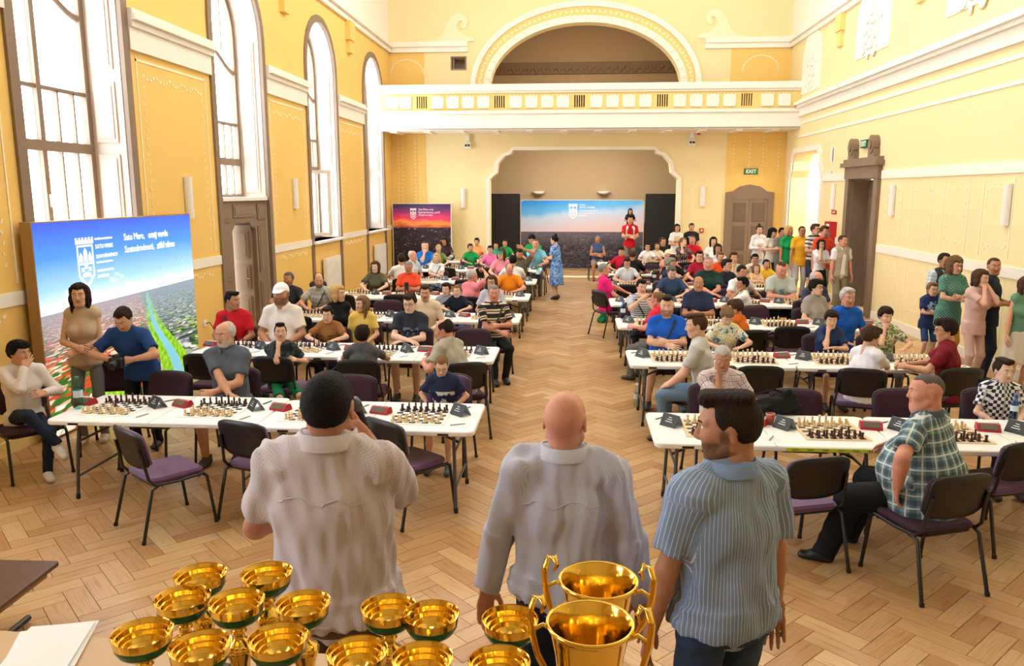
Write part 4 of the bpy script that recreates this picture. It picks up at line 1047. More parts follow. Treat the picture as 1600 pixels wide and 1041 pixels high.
# stage uplights
for px in (842, 943):
    p = onY(px, 301, 28.4); t = empty('stage_lamp', (p[0], 28.4, p[2])); q = MB(); q.lathe([(0.001, -0.08), (0.16, -0.05), (0.22, 0.03), (0.20, 0.04), (0.001, 0.0)], 16, (0, -0.12, 0)); q.build('bowl_shade', M_cream, t)
    q = MB(); q.box(-0.05, 0.05, -0.1, 0, -0.04, 0.04); q.build('wall_mount', M_cream, t); tag(t, 'shallow bowl wall lamp high on the stage wall, %s' % ('left one' if px < 900 else 'right one'), 'wall lamp', 'stage wall lamps')
# socket with cable by the city panel
t = empty('wall_socket', (XL, 11.75, 0.62)); q = MB(); q.box(0, 0.015, -0.05, 0.05, -0.05, 0.05); q.build('plate', M_white, t)
q = MB(); q.tube([(0.02, 0, 0), (0.08, 0.02, 0.01), (0.12, 0.05, -0.10), (0.10, 0.06, -0.6)], 0.008, 6); q.build('plug_cable', M_black, t); tag(t, 'white wall socket with a black plug and cable', 'socket')

# ================================================================== PICTURE PANELS
def crest(parent, M, sc, m):
    """white outlined town arms: battlement, gate tower with three turrets, lower field, pointed foot"""
    q = MB(); T = lambda u, v: (u * sc, 0.0, v * sc); T2 = lambda u, v: (u * sc, -0.004, v * sc)
    q.holed([(-.5, .62), (.5, .62), (.5, -.55), (.25, -.80), (0, -.98), (-.25, -.80), (-.5, -.55)], [[(-.43, .55), (.43, .55), (.43, -.05), (-.43, -.05)], [(-.43, -.12), (.43, -.12), (.43, -.50), (.2, -.70), (0, -.86), (-.2, -.70), (-.43, -.50)]], T, T2)
    q.prism([(-.55, .66), (.55, .66), (.55, .80), (-.55, .80)], T, T2)
    for k in range(6): q.prism([(-.55 + k * .2, .80), (-.45 + k * .2, .80), (-.45 + k * .2, .90), (-.55 + k * .2, .90)], T, T2)
    for x, w, h in ((-.28, .09, .20), (0, .11, .36), (.28, .09, .20)):
        q.prism([(x - w, -.02), (x - w * .3, -.02), (x - w * .3, .12), (x + w * .3, .12), (x + w * .3, -.02), (x + w, -.02), (x + w, h), (x, h + .15), (x - w, h)], T, T2)
    for x, z in ((-.22, -.3), (.22, -.3), (0, -.2), (0, -.48), (-.15, -.52), (.15, -.52)):
        q.prism([(x - .11, z - .07), (x + .11, z - .07), (x + .05, z), (x + .11, z + .07), (x - .11, z + .07), (x - .05, z)], T, T2)
    o = q.build('town_crest', m, parent); o.matrix_local = M; return o
M_print = mat('white_print', (250, 250, 250), 0.6)
M_printE = mat('white_print_backlit', (250, 250, 250), 0.6, emit=0.6)
def panel_mat(name, builder, emit):
    g = NG(name); c = builder(g); g.base(c, 0.5)
    if emit: g.nt.links.new(c, g.b.inputs['Emission Color']); g.b.inputs['Emission Strength'].default_value = emit
    return g.m
def day_city(g):
    """u along X (0..3.4), v up Z (0..2.3): sky with clouds, horizon, rust roofs, river, green park, grey blocks"""
    x, y, z = g.sep(); u = g.math('DIVIDE', x, 3.40); v = g.math('DIVIDE', z, 2.30)
    hz = g.math('ADD', 0.585, g.math('MULTIPLY', g.math('SUBTRACT', u, 0.5), 0.02))
    sky = g.ramp(g.math('DIVIDE', g.math('SUBTRACT', v, hz), 0.42), [(0.0, (226, 240, 250)), (0.25, (150, 200, 246)), (0.6, (70, 140, 236)), (1.0, (52, 84, 214))])
    mp = g.n('ShaderNodeMapping'); mp.inputs['Scale'].default_value = (1.2, 1, 3.2); g.nt.links.new(g.tc.outputs['Object'], mp.inputs[0])
    cl = g.noise(1.3, 6, mp.outputs[0], 0.6)[0]
    low = g.math('SUBTRACT', 1.0, g.math('MULTIPLY', g.math('SUBTRACT', v, hz), 1.8))
    sky = g.mix(g.ramp(g.math('MULTIPLY', cl, low), [(0.46, (0, 0, 0)), (0.60, (255, 255, 255))]), sky, (250, 252, 255))
    dep = g.math('DIVIDE', v, hz)                               # 0 at foot, 1 at horizon
    # perspective coordinates for the town
    inv = g.math('DIVIDE', 1.0, g.math('MAXIMUM', g.math('SUBTRACT', 1.04, dep), 0.03))
    cx = g.math('MULTIPLY', g.math('SUBTRACT', u, 0.56), inv); cb = g.n('ShaderNodeCombineXYZ'); g.put(cb.inputs[0], cx); g.put(cb.inputs[1], g.math('MULTIPLY', inv, 1.3)); g.put(cb.inputs[2], 0.0)
    vo = g.n('ShaderNodeTexVoronoi', distance='CHEBYCHEV'); vo.inputs['Scale'].default_value = 13; g.nt.links.new(cb.outputs[0], vo.inputs['Vector'])
    sp = g.n('ShaderNodeSeparateColor'); g.nt.links.new(vo.outputs['Color'], sp.inputs[0])
    roofs = g.ramp(sp.outputs[0], [(0, (196, 78, 44)), (0.22, (232, 190, 160)), (0.38, (60, 110, 40)), (0.6, (92, 140, 50)), (0.72, (226, 120, 66)), (0.86, (240, 232, 220))], True)
    blocks = g.ramp(sp.outputs[1], [(0, (150, 156, 160)), (0.25, (70, 110, 56)), (0.45, (206, 210, 212)), (0.6, (44, 60, 56)), (0.75, (100, 120, 130)), (0.9, (150, 190, 80))], True)
    shade = g.ramp(vo.outputs['Distance'], [(0.25, (255, 255, 255)), (0.75, (110, 120, 90))])
    lr = g.ramp(cx, [(0.05, (0, 0, 0)), (0.25, (255, 255, 255))])
    town = g.mix(0.55, g.mix(lr, roofs, blocks), shade, 'MULTIPLY')
    wob = g.math('MULTIPLY', g.math('SINE', g.math('MULTIPLY', dep, 7.0)), 0.02)
    rc = g.math('SUBTRACT', u, g.math('ADD', g.math('ADD', 0.60, g.math('MULTIPLY', g.math('SUBTRACT', 1.0, dep), 0.22)), wob))
    wdt = g.math('MULTIPLY', g.math('SUBTRACT', 1.03, dep), 0.085)
    river = g.math('LESS_THAN', g.math('ABSOLUTE', rc), g.math('MULTIPLY', wdt, 0.5))
    bank = g.math('LESS_THAN', g.math('ABSOLUTE', rc), g.math('MULTIPLY', wdt, 1.6))
    town = g.mix(bank, town, g.ramp(g.noise(14, 3)[0], [(0.35, (96, 160, 30)), (0.6, (150, 205, 50))]))
    town = g.mix(river, town, (120, 190, 214))
    park = g.math('MULTIPLY', g.math('LESS_THAN', dep, 0.42), g.math('LESS_THAN', g.math('ABSOLUTE', g.math('SUBTRACT', u, g.math('ADD', 0.30, g.math('MULTIPLY', dep, 0.45)))), 0.11))
    town = g.mix(park, town, g.ramp(g.noise(22, 4)[0], [(0.3, (70, 120, 24)), (0.5, (140, 200, 40)), (0.7, (190, 220, 70))]))
    hazef = g.ramp(dep, [(0.55, (0, 0, 0)), (1.0, (200, 200, 200))])
    town = g.mix(hazef, town, (138, 160, 196))
    return g.mix(g.math('GREATER_THAN', v, hz), town, sky)
def dusk_city(g):
    x, y, z = g.sep(); v = g.math('DIVIDE', z, 2.36); u = g.math('DIVIDE', x, 4.2)
    nz = g.noise(0.9, 5, None, 0.6)[0]
    t = g.math('DIVIDE', g.math('SUBTRACT', v, 0.54), 0.46)
    sk = g.math('ADD', g.math('MULTIPLY', t, 0.8), g.math('SUBTRACT', g.math('MULTIPLY', nz, 0.4), g.math('MULTIPLY', u, 0.35)))
    sky = g.ramp(sk, [(0.0, (224, 196, 196)), (0.25, (206, 200, 216)), (0.45, (186, 206, 232)), (0.6, (96, 176, 232)), (0.9, (40, 134, 214))])
    mq = g.n('ShaderNodeMapping'); mq.inputs['Scale'].default_value = (1, 1, 1.5); g.nt.links.new(g.tc.outputs['Object'], mq.inputs[0])
    vo = g.voro(15, mq.outputs[0]); sp = g.n('ShaderNodeSeparateColor'); g.nt.links.new(vo['Color'], sp.inputs[0])
    town = g.ramp(sp.outputs[0], [(0, (62, 68, 86)), (0.35, (88, 92, 104)), (0.6, (52, 56, 68)), (0.78, (118, 108, 104)), (0.93, (156, 140, 126))], True)
    town = g.mix(0.5, town, g.ramp(g.noise(2.2, 4)[0], [(0.35, (90, 94, 104)), (0.65, (235, 225, 220))]), 'MULTIPLY')
    town = g.mix(0.45, town, g.ramp(u, [(0.0, (150, 92, 62)), (0.5, (70, 74, 90)), (1.0, (78, 92, 128))]), 'OVERLAY')
    town = g.mix(g.ramp(v, [(0.3, (0, 0, 0)), (0.54, (190, 190, 190))]), town, (126, 122, 140))
    return g.mix(g.math('GREATER_THAN', v, 0.54), town, sky)
def sunset_city(g):
    x, y, z = g.sep(); v = g.math('DIVIDE', z, 2.25)
    mp = g.n('ShaderNodeMapping'); mp.inputs['Scale'].default_value = (0.7, 1, 2.4); g.nt.links.new(g.tc.outputs['Object'], mp.inputs[0])
    nz = g.noise(1.6, 5, mp.outputs[0], 0.6)[0]
    t = g.math('ADD', g.math('DIVIDE', g.math('SUBTRACT', v, 0.68), 0.32), g.math('MULTIPLY', g.math('SUBTRACT', nz, 0.5), 0.7))
    sky = g.ramp(t, [(0.0, (176, 60, 70)), (0.18, (246, 150, 60)), (0.35, (226, 60, 96)), (0.6, (150, 44, 110)), (0.85, (78, 48, 96)), (1.0, (64, 44, 84))])
    mq = g.n('ShaderNodeMapping'); mq.inputs['Scale'].default_value = (1, 1, 1.5); g.nt.links.new(g.tc.outputs['Object'], mq.inputs[0])
    vo = g.voro(17, mq.outputs[0]); sp = g.n('ShaderNodeSeparateColor'); g.nt.links.new(vo['Color'], sp.inputs[0])
    town = g.ramp(sp.outputs[0], [(0, (34, 27, 40)), (0.4, (54, 44, 58)), (0.65, (28, 23, 32)), (0.85, (86, 68, 72)), (0.96, (190, 150, 120))], True)
    town = g.mix(g.ramp(v, [(0.30, (255, 255, 255)), (0.48, (0, 0, 0))]), town, (16, 13, 17))
    town = g.mix(0.5, town, g.ramp(g.noise(2.6, 4)[0], [(0.35, (40, 34, 44)), (0.65, (210, 190, 200))]), 'MULTIPLY')
    return g.mix(g.math('GREATER_THAN', v, 0.68), town, sky)
# big day-view light panel along the window wall: local X runs along world +Y
t = empty('city_picture_panel', (XL + 0.18, 7.74, 0.02), PI / 2)
tag(t, 'tall backlit panel showing a green city from the air under blue sky', 'display panel')
q = MB(); q.box(0, 3.40, 0.0, 0.12, 0, 2.30); q.build('frame', mat('panel_oak', (178, 140, 92), 0.5), t)
q = MB(); q.box(0.012, 3.388, -0.004, 0.0, 0.012, 2.288); q.build('printed_face', panel_mat('day_city_print', day_city, 0.55), t)
RX90 = Matrix.Rotation(PI / 2, 4, 'X')
for s, x, z, bold in (('Satu Mare,', 1.66, 2.02, 0), ('oraş verde', 2.23, 2.02, 0.0025), ('Szatmárnémeti,', 1.66, 1.87, 0), ('zöld város', 2.43, 1.87, 0.0025)):
    text_mesh(s, 0.118, M_printE, t, Matrix.Translation((x, -0.006, z)) @ RX90, bold=bold, spacing=0.95)
for s, x, z, sz in (('PRIMĂRIA MUNICIPIULUI', 1.06, 2.06, 0.032), ('SATU MARE', 1.06, 1.96, 0.068), ('SZATMÁRNÉMETI', 1.06, 1.85, 0.056), ('POLGÁRMESTERI HIVATAL', 1.06, 1.79, 0.028), ('STADTVERWALTUNG', 1.06, 1.69, 0.034), ('SATHMAR', 1.06, 1.62, 0.05)):
    text_mesh(s, sz, M_printE, t, Matrix.Translation((x, -0.006, z)) @ RX90)
crest(t, Matrix.Translation((0.86, -0.004, 1.83)), 0.30, M_printE)
# dusk panel on the stage
t = empty('stage_backdrop', (-1.85, 27.5, 0.02)); tag(t, 'wide stage backdrop showing a grey-blue city at dusk', 'display panel')
q = MB(); q.prism([(2.105 + a, 1.18 + b) for a, b in rrect(4.21, 2.36, 0.12, 4)], lambda u, v: (u, 0.0, v), lambda u, v: (u, 0.08, v)); q.build('frame', mat('panel_frame', (210, 200, 186), 0.5), t)
q = MB(); q.prism([(2.105 + a, 1.18 + b) for a, b in rrect(4.17, 2.32, 0.11, 4)], lambda u, v: (u, -0.004, v), lambda u, v: (u, 0.0, v)); q.build('printed_face', panel_mat('dusk_city_print', dusk_city, 0.0), t)
crest(t, Matrix.Translation((1.80, -0.004, 1.98)), 0.27, M_print)
for s, z, sz in (('PRIMĂRIA', 2.17, 0.05), ('SATU MARE', 2.07, 0.10), ('SZATMÁRNÉMETI', 1.96, 0.08), ('POLGÁRMESTERI HIVATAL', 1.89, 0.045), ('SATHMAR', 1.80, 0.06)):
    text_mesh(s, sz, M_print, t, Matrix.Translation((2.02, -0.006, z)) @ RX90)
for x, w, nm in ((-2.92, 1.05, 'left'), (2.40, 1.08, 'right')):
    t = empty('black_screen', (x, 27.55, 0.02)); tag(t, 'plain black stage screen standing %s of the dusk backdrop' % nm, 'screen', 'black stage screens')
    q = MB(); q.box(0, w, 0, 0.04, 0, 2.56); q.build('fabric', M_blackp, t)
    q = MB(); q.box(0, w, -0.06, 0.10, 0.0, 0.03); q.build('foot', M_blackm, t)
# sunset panel by the left corner
t = empty('sunset_picture_panel', (-5.64, 24.55, 0.02)); tag(t, 'panel showing a dark city under a pink and orange sunset', 'display panel')
q = MB(); q.box(0, 1.85, 0, 0.10, 0, 2.27); q.build('frame', M_white, t)
q = MB(); q.box(0.02, 1.83, -0.004, 0, 0.012, 2.255); q.build('printed_face', panel_mat('sunset_city_print', sunset_city, 0.12), t)
crest(t, Matrix.Translation((0.66, -0.004, 1.96)), 0.18, M_print)
for s, z, sz in (('Satu Mare, oras', 2.06, 0.085), ('Szatmárnémeti, a jövő', 1.97, 0.085), ('Orasul cu viitor', 1.89, 0.08)):
    text_mesh(s, sz, M_print, t, Matrix.Translation((0.82, -0.006, z)) @ RX90, spacing=0.9)
# ================================================================== PEOPLE
# Bodies and clothes are grown as smooth implicit surfaces (blended tapered limbs) and meshed with surface nets.
_CO = np.array([[i, j, k] for i in (0, 1) for j in (0, 1) for k in (0, 1)])
_ED = [(a, b) for a in range(8) for b in range(a + 1, 8) if np.abs(_CO[a] - _CO[b]).sum() == 1]
def nrm(v):
    v = np.asarray(v, float); return v / (np.linalg.norm(v) + 1e-12)
class Field:
    def __init__(s, lo, hi, h):
        s.h = h; s.lo = np.asarray(lo, float) - 2 * h
        s.n = np.ceil((np.asarray(hi, float) + 2 * h - s.lo) / h).astype(int) + 1
        s.d = np.full(s.n, 1.0, np.float32)
    def _sub(s, lo, hi, pad):
        a = np.clip(np.floor((lo - pad - s.lo) / s.h).astype(int), 0, s.n - 1); b = np.clip(np.ceil((hi + pad - s.lo) / s.h).astype(int) + 1, 1, s.n)
        if np.any(b <= a): return None
        sl = tuple(slice(a[i], b[i]) for i in range(3))
        ax = [s.lo[i] + s.h * np.arange(a[i], b[i], dtype=np.float32) for i in range(3)]
        return sl, ax
    def seg(s, p0, p1, r0, r1=None, side=(1, 0, 0), k=0.02, cap=1.0, sub=False):
        """tapered elliptic capsule: r = (side radius, other radius) or a number"""
        p0 = np.asarray(p0, float); p1 = np.asarray(p1, float); r1 = r0 if r1 is None else r1
        r0 = np.array([r0, r0] if np.isscalar(r0) else r0, float); r1 = np.array([r1, r1] if np.isscalar(r1) else r1, float)
        rm = max(r0.max(), r1.max()); g = s._sub(np.minimum(p0, p1) - rm, np.maximum(p0, p1) + rm, k + 2 * s.h)
        if g is None: return s
        sl, ax = g
        a = p1 - p0; L = np.linalg.norm(a)
        if L < 1e-6: a = np.array([0, 0, 1.0]); L = 1e-6; t_axis = a
        else: t_axis = a / L
        sd = np.asarray(side, float); sd = sd - t_axis * (sd @ t_axis)
        if np.linalg.norm(sd) < 1e-3: sd = np.cross(t_axis, [0.3, 0.9, 0.1])
        sd = nrm(sd); ot = np.cross(t_axis, sd)
        x = ax[0][:, None, None] - p0[0]; y = ax[1][None, :, None] - p0[1]; z = ax[2][None, None, :] - p0[2]
        w = (x * t_axis[0] + y * t_axis[1] + z * t_axis[2]).astype(np.float32)
        t = np.clip(w / L, 0, 1); dz = w - t * L
        u = x * sd[0] + y * sd[1] + z * sd[2]; v = x * ot[0] + y * ot[1] + z * ot[2]
        ru = r0[0] + (r1[0] - r0[0]) * t; rv = r0[1] + (r1[1] - r0[1]) * t
        rz = 0.5 * (ru + rv) * cap
        d = (np.sqrt((u / ru) ** 2 + (v / rv) ** 2 + (dz / rz) ** 2) - 1) * np.minimum(ru, rv)
        if cap < 0.5: d = np.where(dz == 0, d, np.maximum((np.sqrt((u / ru) ** 2 + (v / rv) ** 2) - 1) * np.minimum(ru, rv), np.abs(dz) - rz))
        D = s.d[sl]
        if sub:
            hh = np.clip(0.5 - 0.5 * (D + d) / k, 0, 1); s.d[sl] = D * (1 - hh) - d * hh + k * hh * (1 - hh)
        else:
            hh = np.clip(0.5 + 0.5 * (d - D) / k, 0, 1); s.d[sl] = d * (1 - hh) + D * hh - k * hh * (1 - hh)
        return s
    def plane(s, p, n):
        """keep only the side the normal points to"""
        n = nrm(n); p = np.asarray(p, float)
        x, y, z = [s.lo[i] + s.h * np.arange(s.n[i], dtype=np.float32) for i in range(3)]
        d = -((x[:, None, None] - p[0]) * n[0] + (y[None, :, None] - p[1]) * n[1] + (z[None, None, :] - p[2]) * n[2])
        s.d = np.maximum(s.d, d.astype(np.float32)); return s
    def ripple(s, amp, freq, seed=0, vert=1.0, bias=0.0):
        r = np.random.default_rng(seed)
        x, y, z = [s.lo[i] + s.h * np.arange(s.n[i], dtype=np.float32) for i in range(3)]
        for _ in range(4):
            kx, ky, kz = r.normal(0, 1, 3) * freq * np.array([1, 1, vert]); ph = r.uniform(0, 6.28)
            s.d += (amp / 2 * (np.sin(kx * x[:, None, None] + ky * y[None, :, None] + kz * z[None, None, :] + ph) - bias)).astype(np.float32)
        return s
    def mesh(s):
        d = s.d; sg = d < 0; n = s.n
        c = sg[:-1, :-1, :-1].astype(np.int8)
        tot = sum(sg[o[0]:n[0] - 1 + o[0], o[1]:n[1] - 1 + o[1], o[2]:n[2] - 1 + o[2]].astype(np.int8) for o in _CO)
        I = np.argwhere((tot > 0) & (tot < 8))
        if len(I) == 0: return np.zeros((0, 3)), np.zeros((0, 4), int)
        vals = np.stack([d[I[:, 0] + o[0], I[:, 1] + o[1], I[:, 2] + o[2]] for o in _CO], 1)
        acc = np.zeros((len(I), 3)); cnt = np.zeros(len(I))
        for a, b in _ED:
            m = (vals[:, a] < 0) != (vals[:, b] < 0)
            t = vals[m, a] / (vals[m, a] - vals[m, b])
            acc[m] += _CO[a] + t[:, None] * (_CO[b] - _CO[a]); cnt[m] += 1
        P = s.lo + s.h * (I + acc / cnt[:, None])
        idx = np.full(n - 1, -1, np.int64); idx[I[:, 0], I[:, 1], I[:, 2]] = np.arange(len(I))
        Q = []
        for ax in range(3):
            b, c2 = [(1, 2), (2, 0), (0, 1)][ax]
            s0 = [slice(1, -1)] * 3; s0[ax] = slice(0, -1); s1 = list(s0); s1[ax] = slice(1, None)
            A, B = sg[tuple(s0)], sg[tuple(s1)]
            E = np.argwhere(A != B); 
            if len(E) == 0: continue
            off = np.ones(3, int); off[ax] = 0
            flip = A[E[:, 0], E[:, 1], E[:, 2]]
            E = E + off
            def cell(db, dc):
                e = E.copy(); e[:, b] += db; e[:, c2] += dc
                e = np.clip(e, 0, n - 2)
                return idx[e[:, 0], e[:, 1], e[:, 2]]
            q = np.stack([cell(-1, -1), cell(0, -1), cell(0, 0), cell(-1, 0)], 1)
            q[~flip] = q[~flip][:, ::-1]
            Q.append(q[(q >= 0).all(1)])
        return P, np.concatenate(Q)
def np_mesh(name, V, Fq, mats, midx=None, smooth=True):
    me = bpy.data.meshes.new(name)
    V = np.asarray(V, np.float32); Fq = np.asarray(Fq, np.int32); k = Fq.shape[1]
    me.vertices.add(len(V)); me.vertices.foreach_set('co', V.ravel())
    me.loops.add(Fq.size); me.loops.foreach_set('vertex_index', Fq.ravel())
    me.polygons.add(len(Fq)); me.polygons.foreach_set('loop_start', np.arange(0, Fq.size, k, dtype=np.int32))
    try: me.polygons.foreach_set('loop_total', np.full(len(Fq), k, np.int32))
    except Exception: pass
    for m in mats: me.materials.append(m)
    if midx is not None: me.polygons.foreach_set('material_index', np.asarray(midx, np.int32))
    me.polygons.foreach_set('use_smooth', np.full(len(Fq), smooth))
    me.update(calc_edges=True); me.validate()
    return me
# ---------------------------------------------------------------- head templates (facing +Y, centre between the ears)
def head_template(kind, h):
    f = Field((-.12, -.14, -.24), (.12, .14, .15), h)
    w = dict(man=1.0, woman=0.94, child=0.95, heavy=1.10)[kind]; jaw = dict(man=1.0, woman=0.86, child=0.86, heavy=1.22)[kind]
    f.seg((0, -.030, .028), (0, .012, .030), (.074 * w, .088), (.073 * w, .086), k=.01)
    f.seg((0, .022, -.005), (0, .040, -.070), (.062 * w, .060), (.044 * jaw, .040), k=.03)
    f.seg((-.022 * jaw, .058, -.094), (.022 * jaw, .058, -.094), .021, k=.025)
    for sx in (-1, 1):
        f.seg((sx * .036 * w, .066, -.022), (sx * .030 * w, .062, -.05), .024 * jaw, .022, k=.03)
        f.seg((sx * .054 * jaw, .0, -.055), (sx * .034 * jaw, .045, -.090), .020, .018, k=.03)
        f.seg((sx * .012, .087, .031), (sx * .046, .072, .034), .011, .009, k=.014)
        f.seg((sx * .031, .101, .012), (sx * .034, .101, .012), .011, k=.012, sub=True)
        f.seg((sx * .075 * w, -.008, .022), (sx * .078 * w, -.018, -.022), (.007, .018), (.006, .011), side=(1, 0, 0), k=.006)
        f.seg((sx * .009, .097, -.030), (sx * .011, .094, -.029), .009, k=.008)
    f.seg((0, .088, .018), (0, .108, -.024), .0075, .0105, k=.012)
    f.seg((-.016, .0835, -.0535), (.016, .0835, -.0535), (.006, .0058), k=.006); f.seg((-.013, .0825, -.0650), (.013, .0825, -.0650), (.0065, .0062), k=.006)
    f.seg((-.019, .092, -.0590), (.019, .092, -.0590), .0018, k=.003, sub=True)
    if kind == 'heavy': f.seg((0, .03, -.11), (0, -.02, -.16), .062, .075, k=.03)
    nr = dict(man=.056, woman=.045, child=.042, heavy=.070)[kind]
    f.seg((0, -.028, -.050), (0, -.040, -.22), nr * .98, nr * 1.06, k=.022)
    V, Q = f.mesh(); C = V[Q].mean(1); mi = np.zeros(len(Q), int)
    X_, Y_, Z_ = np.abs(V[:, 0]), V[:, 1], V[:, 2]
    sst = lambda a, b, x: np.clip((x - a) / (b - a), 0, 1) ** 2 * (3 - 2 * np.clip((x - a) / (b - a), 0, 1))
    lipv = (1 - sst(.75, 1.05, (X_ / .025) ** 2 + ((Z_ + .0595) / .0125) ** 2)) * sst(.070, .078, Y_)
    low = 1 - sst(-.052, -.036, Z_ - .35 * np.clip(X_ - .03, 0, 1)); jawz = sst(-.135, -.110, Z_); fr = sst(-.005, .020, Y_)
    beardv = np.maximum(low * jawz * fr, (1 - sst(-.045, -.034, Z_)) * sst(.07, .08, Y_) * jawz) * (1 - lipv)
    side_b = sst(.050, .058, X_) * sst(-.012, .002, Y_) * (1 - sst(.022, .034, Y_)) * (1 - sst(.005, .02, Z_)) * jawz
    beardv = np.maximum(beardv, side_b)
    parts = [(V, Q, mi)]
    # eyes: almond eyeball with iris, and eyebrows, set into the sockets
    def ball(c, r, n1, n2, m, sq=(1, 1, 1)):
        vs = [c + r * np.array([math.sin(t) * math.cos(p) * sq[0], math.cos(t) * sq[1], math.sin(t) * math.sin(p) * sq[2]]) for t in [PI * i / n1 for i in range(n1 + 1)] for p in [2 * PI * j / n2 for j in range(n2)]]
        q = [[i * n2 + j, i * n2 + (j + 1) % n2, (i + 1) * n2 + (j + 1) % n2, (i + 1) * n2 + j] for i in range(n1) for j in range(n2)]
        parts.append((np.array(vs), np.array(q), np.full(len(q), m)))
    for sx in (-1, 1):
        ball(np.array([sx * .0315, .0800, .0125]), .0125, 6, 10, 3, (1.15, .95, .62)); ball(np.array([sx * .0315, .0890, .0125]), .0052, 4, 8, 4, (1, .75, 1))
        pts = [np.array([sx * x, y, z]) for x, y, z in ((.013, .099, .030), (.024, .0975, .0345), (.036, .090, .0345), (.048, .078, .029))]
        for a, b in zip(pts[:-1], pts[1:]):
            vs = [p + np.array(o) for p in (a, b) for o in ((0, .001, -.003), (0, .003, 0), (0, .001, .003), (0, -.006, 0))]
            q = [[0, 1, 5, 4], [1, 2, 6, 5], [2, 3, 7, 6], [3, 0, 4, 7]]
            parts.append((np.array(vs), np.array(q), np.full(4, 5)))
    Vs, Qs, Ms, o = [], [], [], 0
    for v, q, m in parts: Vs.append(v); Qs.append(q + o); Ms.append(m); o += len(v)
    nv = o - len(V)
    return np.concatenate(Vs), np.concatenate(Qs), np.concatenate(Ms), np.concatenate([lipv, np.zeros(nv)]), np.concatenate([beardv, np.zeros(nv)])
def hair_template(style, h):
    f = Field((-.16, -.19, -.36), (.16, .15, .20), h)
    th = dict(buzz=.0045, fade=.006, balding=.009, crop=.011, short=.014, full=.020, bob=.020, long=.020, curly=.030, bun=.012, pony=.014).get(style, .012)
    f.seg((0, -.032, .030), (0, .010, .033), (.074 + th, .088 + th), (.073 + th, .086 + th), k=.008)
    gx, gy, gz = [f.lo[i] + f.h * np.arange(f.n[i]) for i in range(3)]
    Y_ = gy[None, :, None]; Z_ = gz[None, None, :]; X_ = np.abs(gx)[:, None, None]
    fh = dict(buzz=.078, fade=.080, balding=.085, full=.066, bob=.068, long=.070, curly=.066).get(style, .074)
    g = np.maximum(np.maximum(Z_ - fh - .25 * (X_ - .03), np.minimum(.046 - Y_ - .3 * np.clip(.05 - Z_, 0, 1), Z_ + .004)), np.minimum(-.022 - Y_, Z_ + .072))
    f.d = np.maximum(f.d + (th + .001) * np.clip(1 - g / .028, 0, 1) ** 2, -g).astype(np.float32)
    if style == 'balding': f.seg((0, .0, .125), (0, .08, .09), (.066, .062), (.075, .07), k=.012, sub=True)
    if style in ('short', 'full'): f.seg((-.03, .075, .108), (.04, .070, .112), .022, .022, k=.025); f.seg((0, .02, .122), (0, -.04, .118), (.05, .016), k=.02)
    if style == 'fade': f.seg((-.028, .078, .108), (.034, .076, .108), .020, k=.022); f.seg((0, .05, .118), (0, -.05, .118), (.058, .020), k=.02)
    if style == 'full':
        for sx in (-1, 1): f.seg((sx * .06, .03, .075), (sx * .075, -.01, .015), .024, .02, k=.02)
        f.seg((-.04, .088, .085), (.04, .088, .083), .014, k=.02)
    if style in ('bob', 'long', 'curly'):
        z1 = dict(bob=-.10, long=-.25, curly=-.20)[style]; r = dict(bob=.030, long=.030, curly=.048)[style]
        for sx in (-1, 1):
            f.seg((sx * .066, .012, .060), (sx * .080, -.004, -.04), (.022, .034), (.020, .036), side=(1, 0, 0), k=.025)
            f.seg((sx * .080, -.004, -.04), (sx * .076, -.012 + (.02 if style == 'long' else 0), z1), (.022, .036), (.018, .030), side=(1, 0, 0), k=.03)
        f.seg((0, -.085, .02), (0, -.088, z1), (.072, r), (.066, r * .8), side=(1, 0, 0), k=.04)
    if style == 'bun': f.seg((0, -.06, .135), (0, -.07, .145), .034, k=.01)
    if style == 'pony': f.seg((0, -.12, .05), (0, -.14, -.02), .028, .03, k=.02); f.seg((0, -.14, -.02), (0, -.12, -.20), .03, .016, k=.02)
    f.ripple(dict(curly=.014, long=.004, bob=.004, full=.004, buzz=.0005, fade=.0012, balding=.001).get(style, .003), 130 if style == 'curly' else 190, 5, .35 if style in ('long', 'bob', 'pony') else 1)
    return f.mesh()
def cap_template(h):
    f = Field((-.13, -.16, -.02), (.13, .22, .18), h)
    f.seg((0, -.032, .036), (0, .012, .040), (.086, .098), (.085, .096), k=.008); f.plane((0, 0, .028), (0, -.32, .95))
    f.seg((-.03, .09, .052), (.03, .09, .052), (.012, .010), k=.01); f.seg((0, .085, .052), (0, .150, .040), (.072, .006), (.062, .005), side=(1, 0, 0), k=.008)
    return f.mesh()
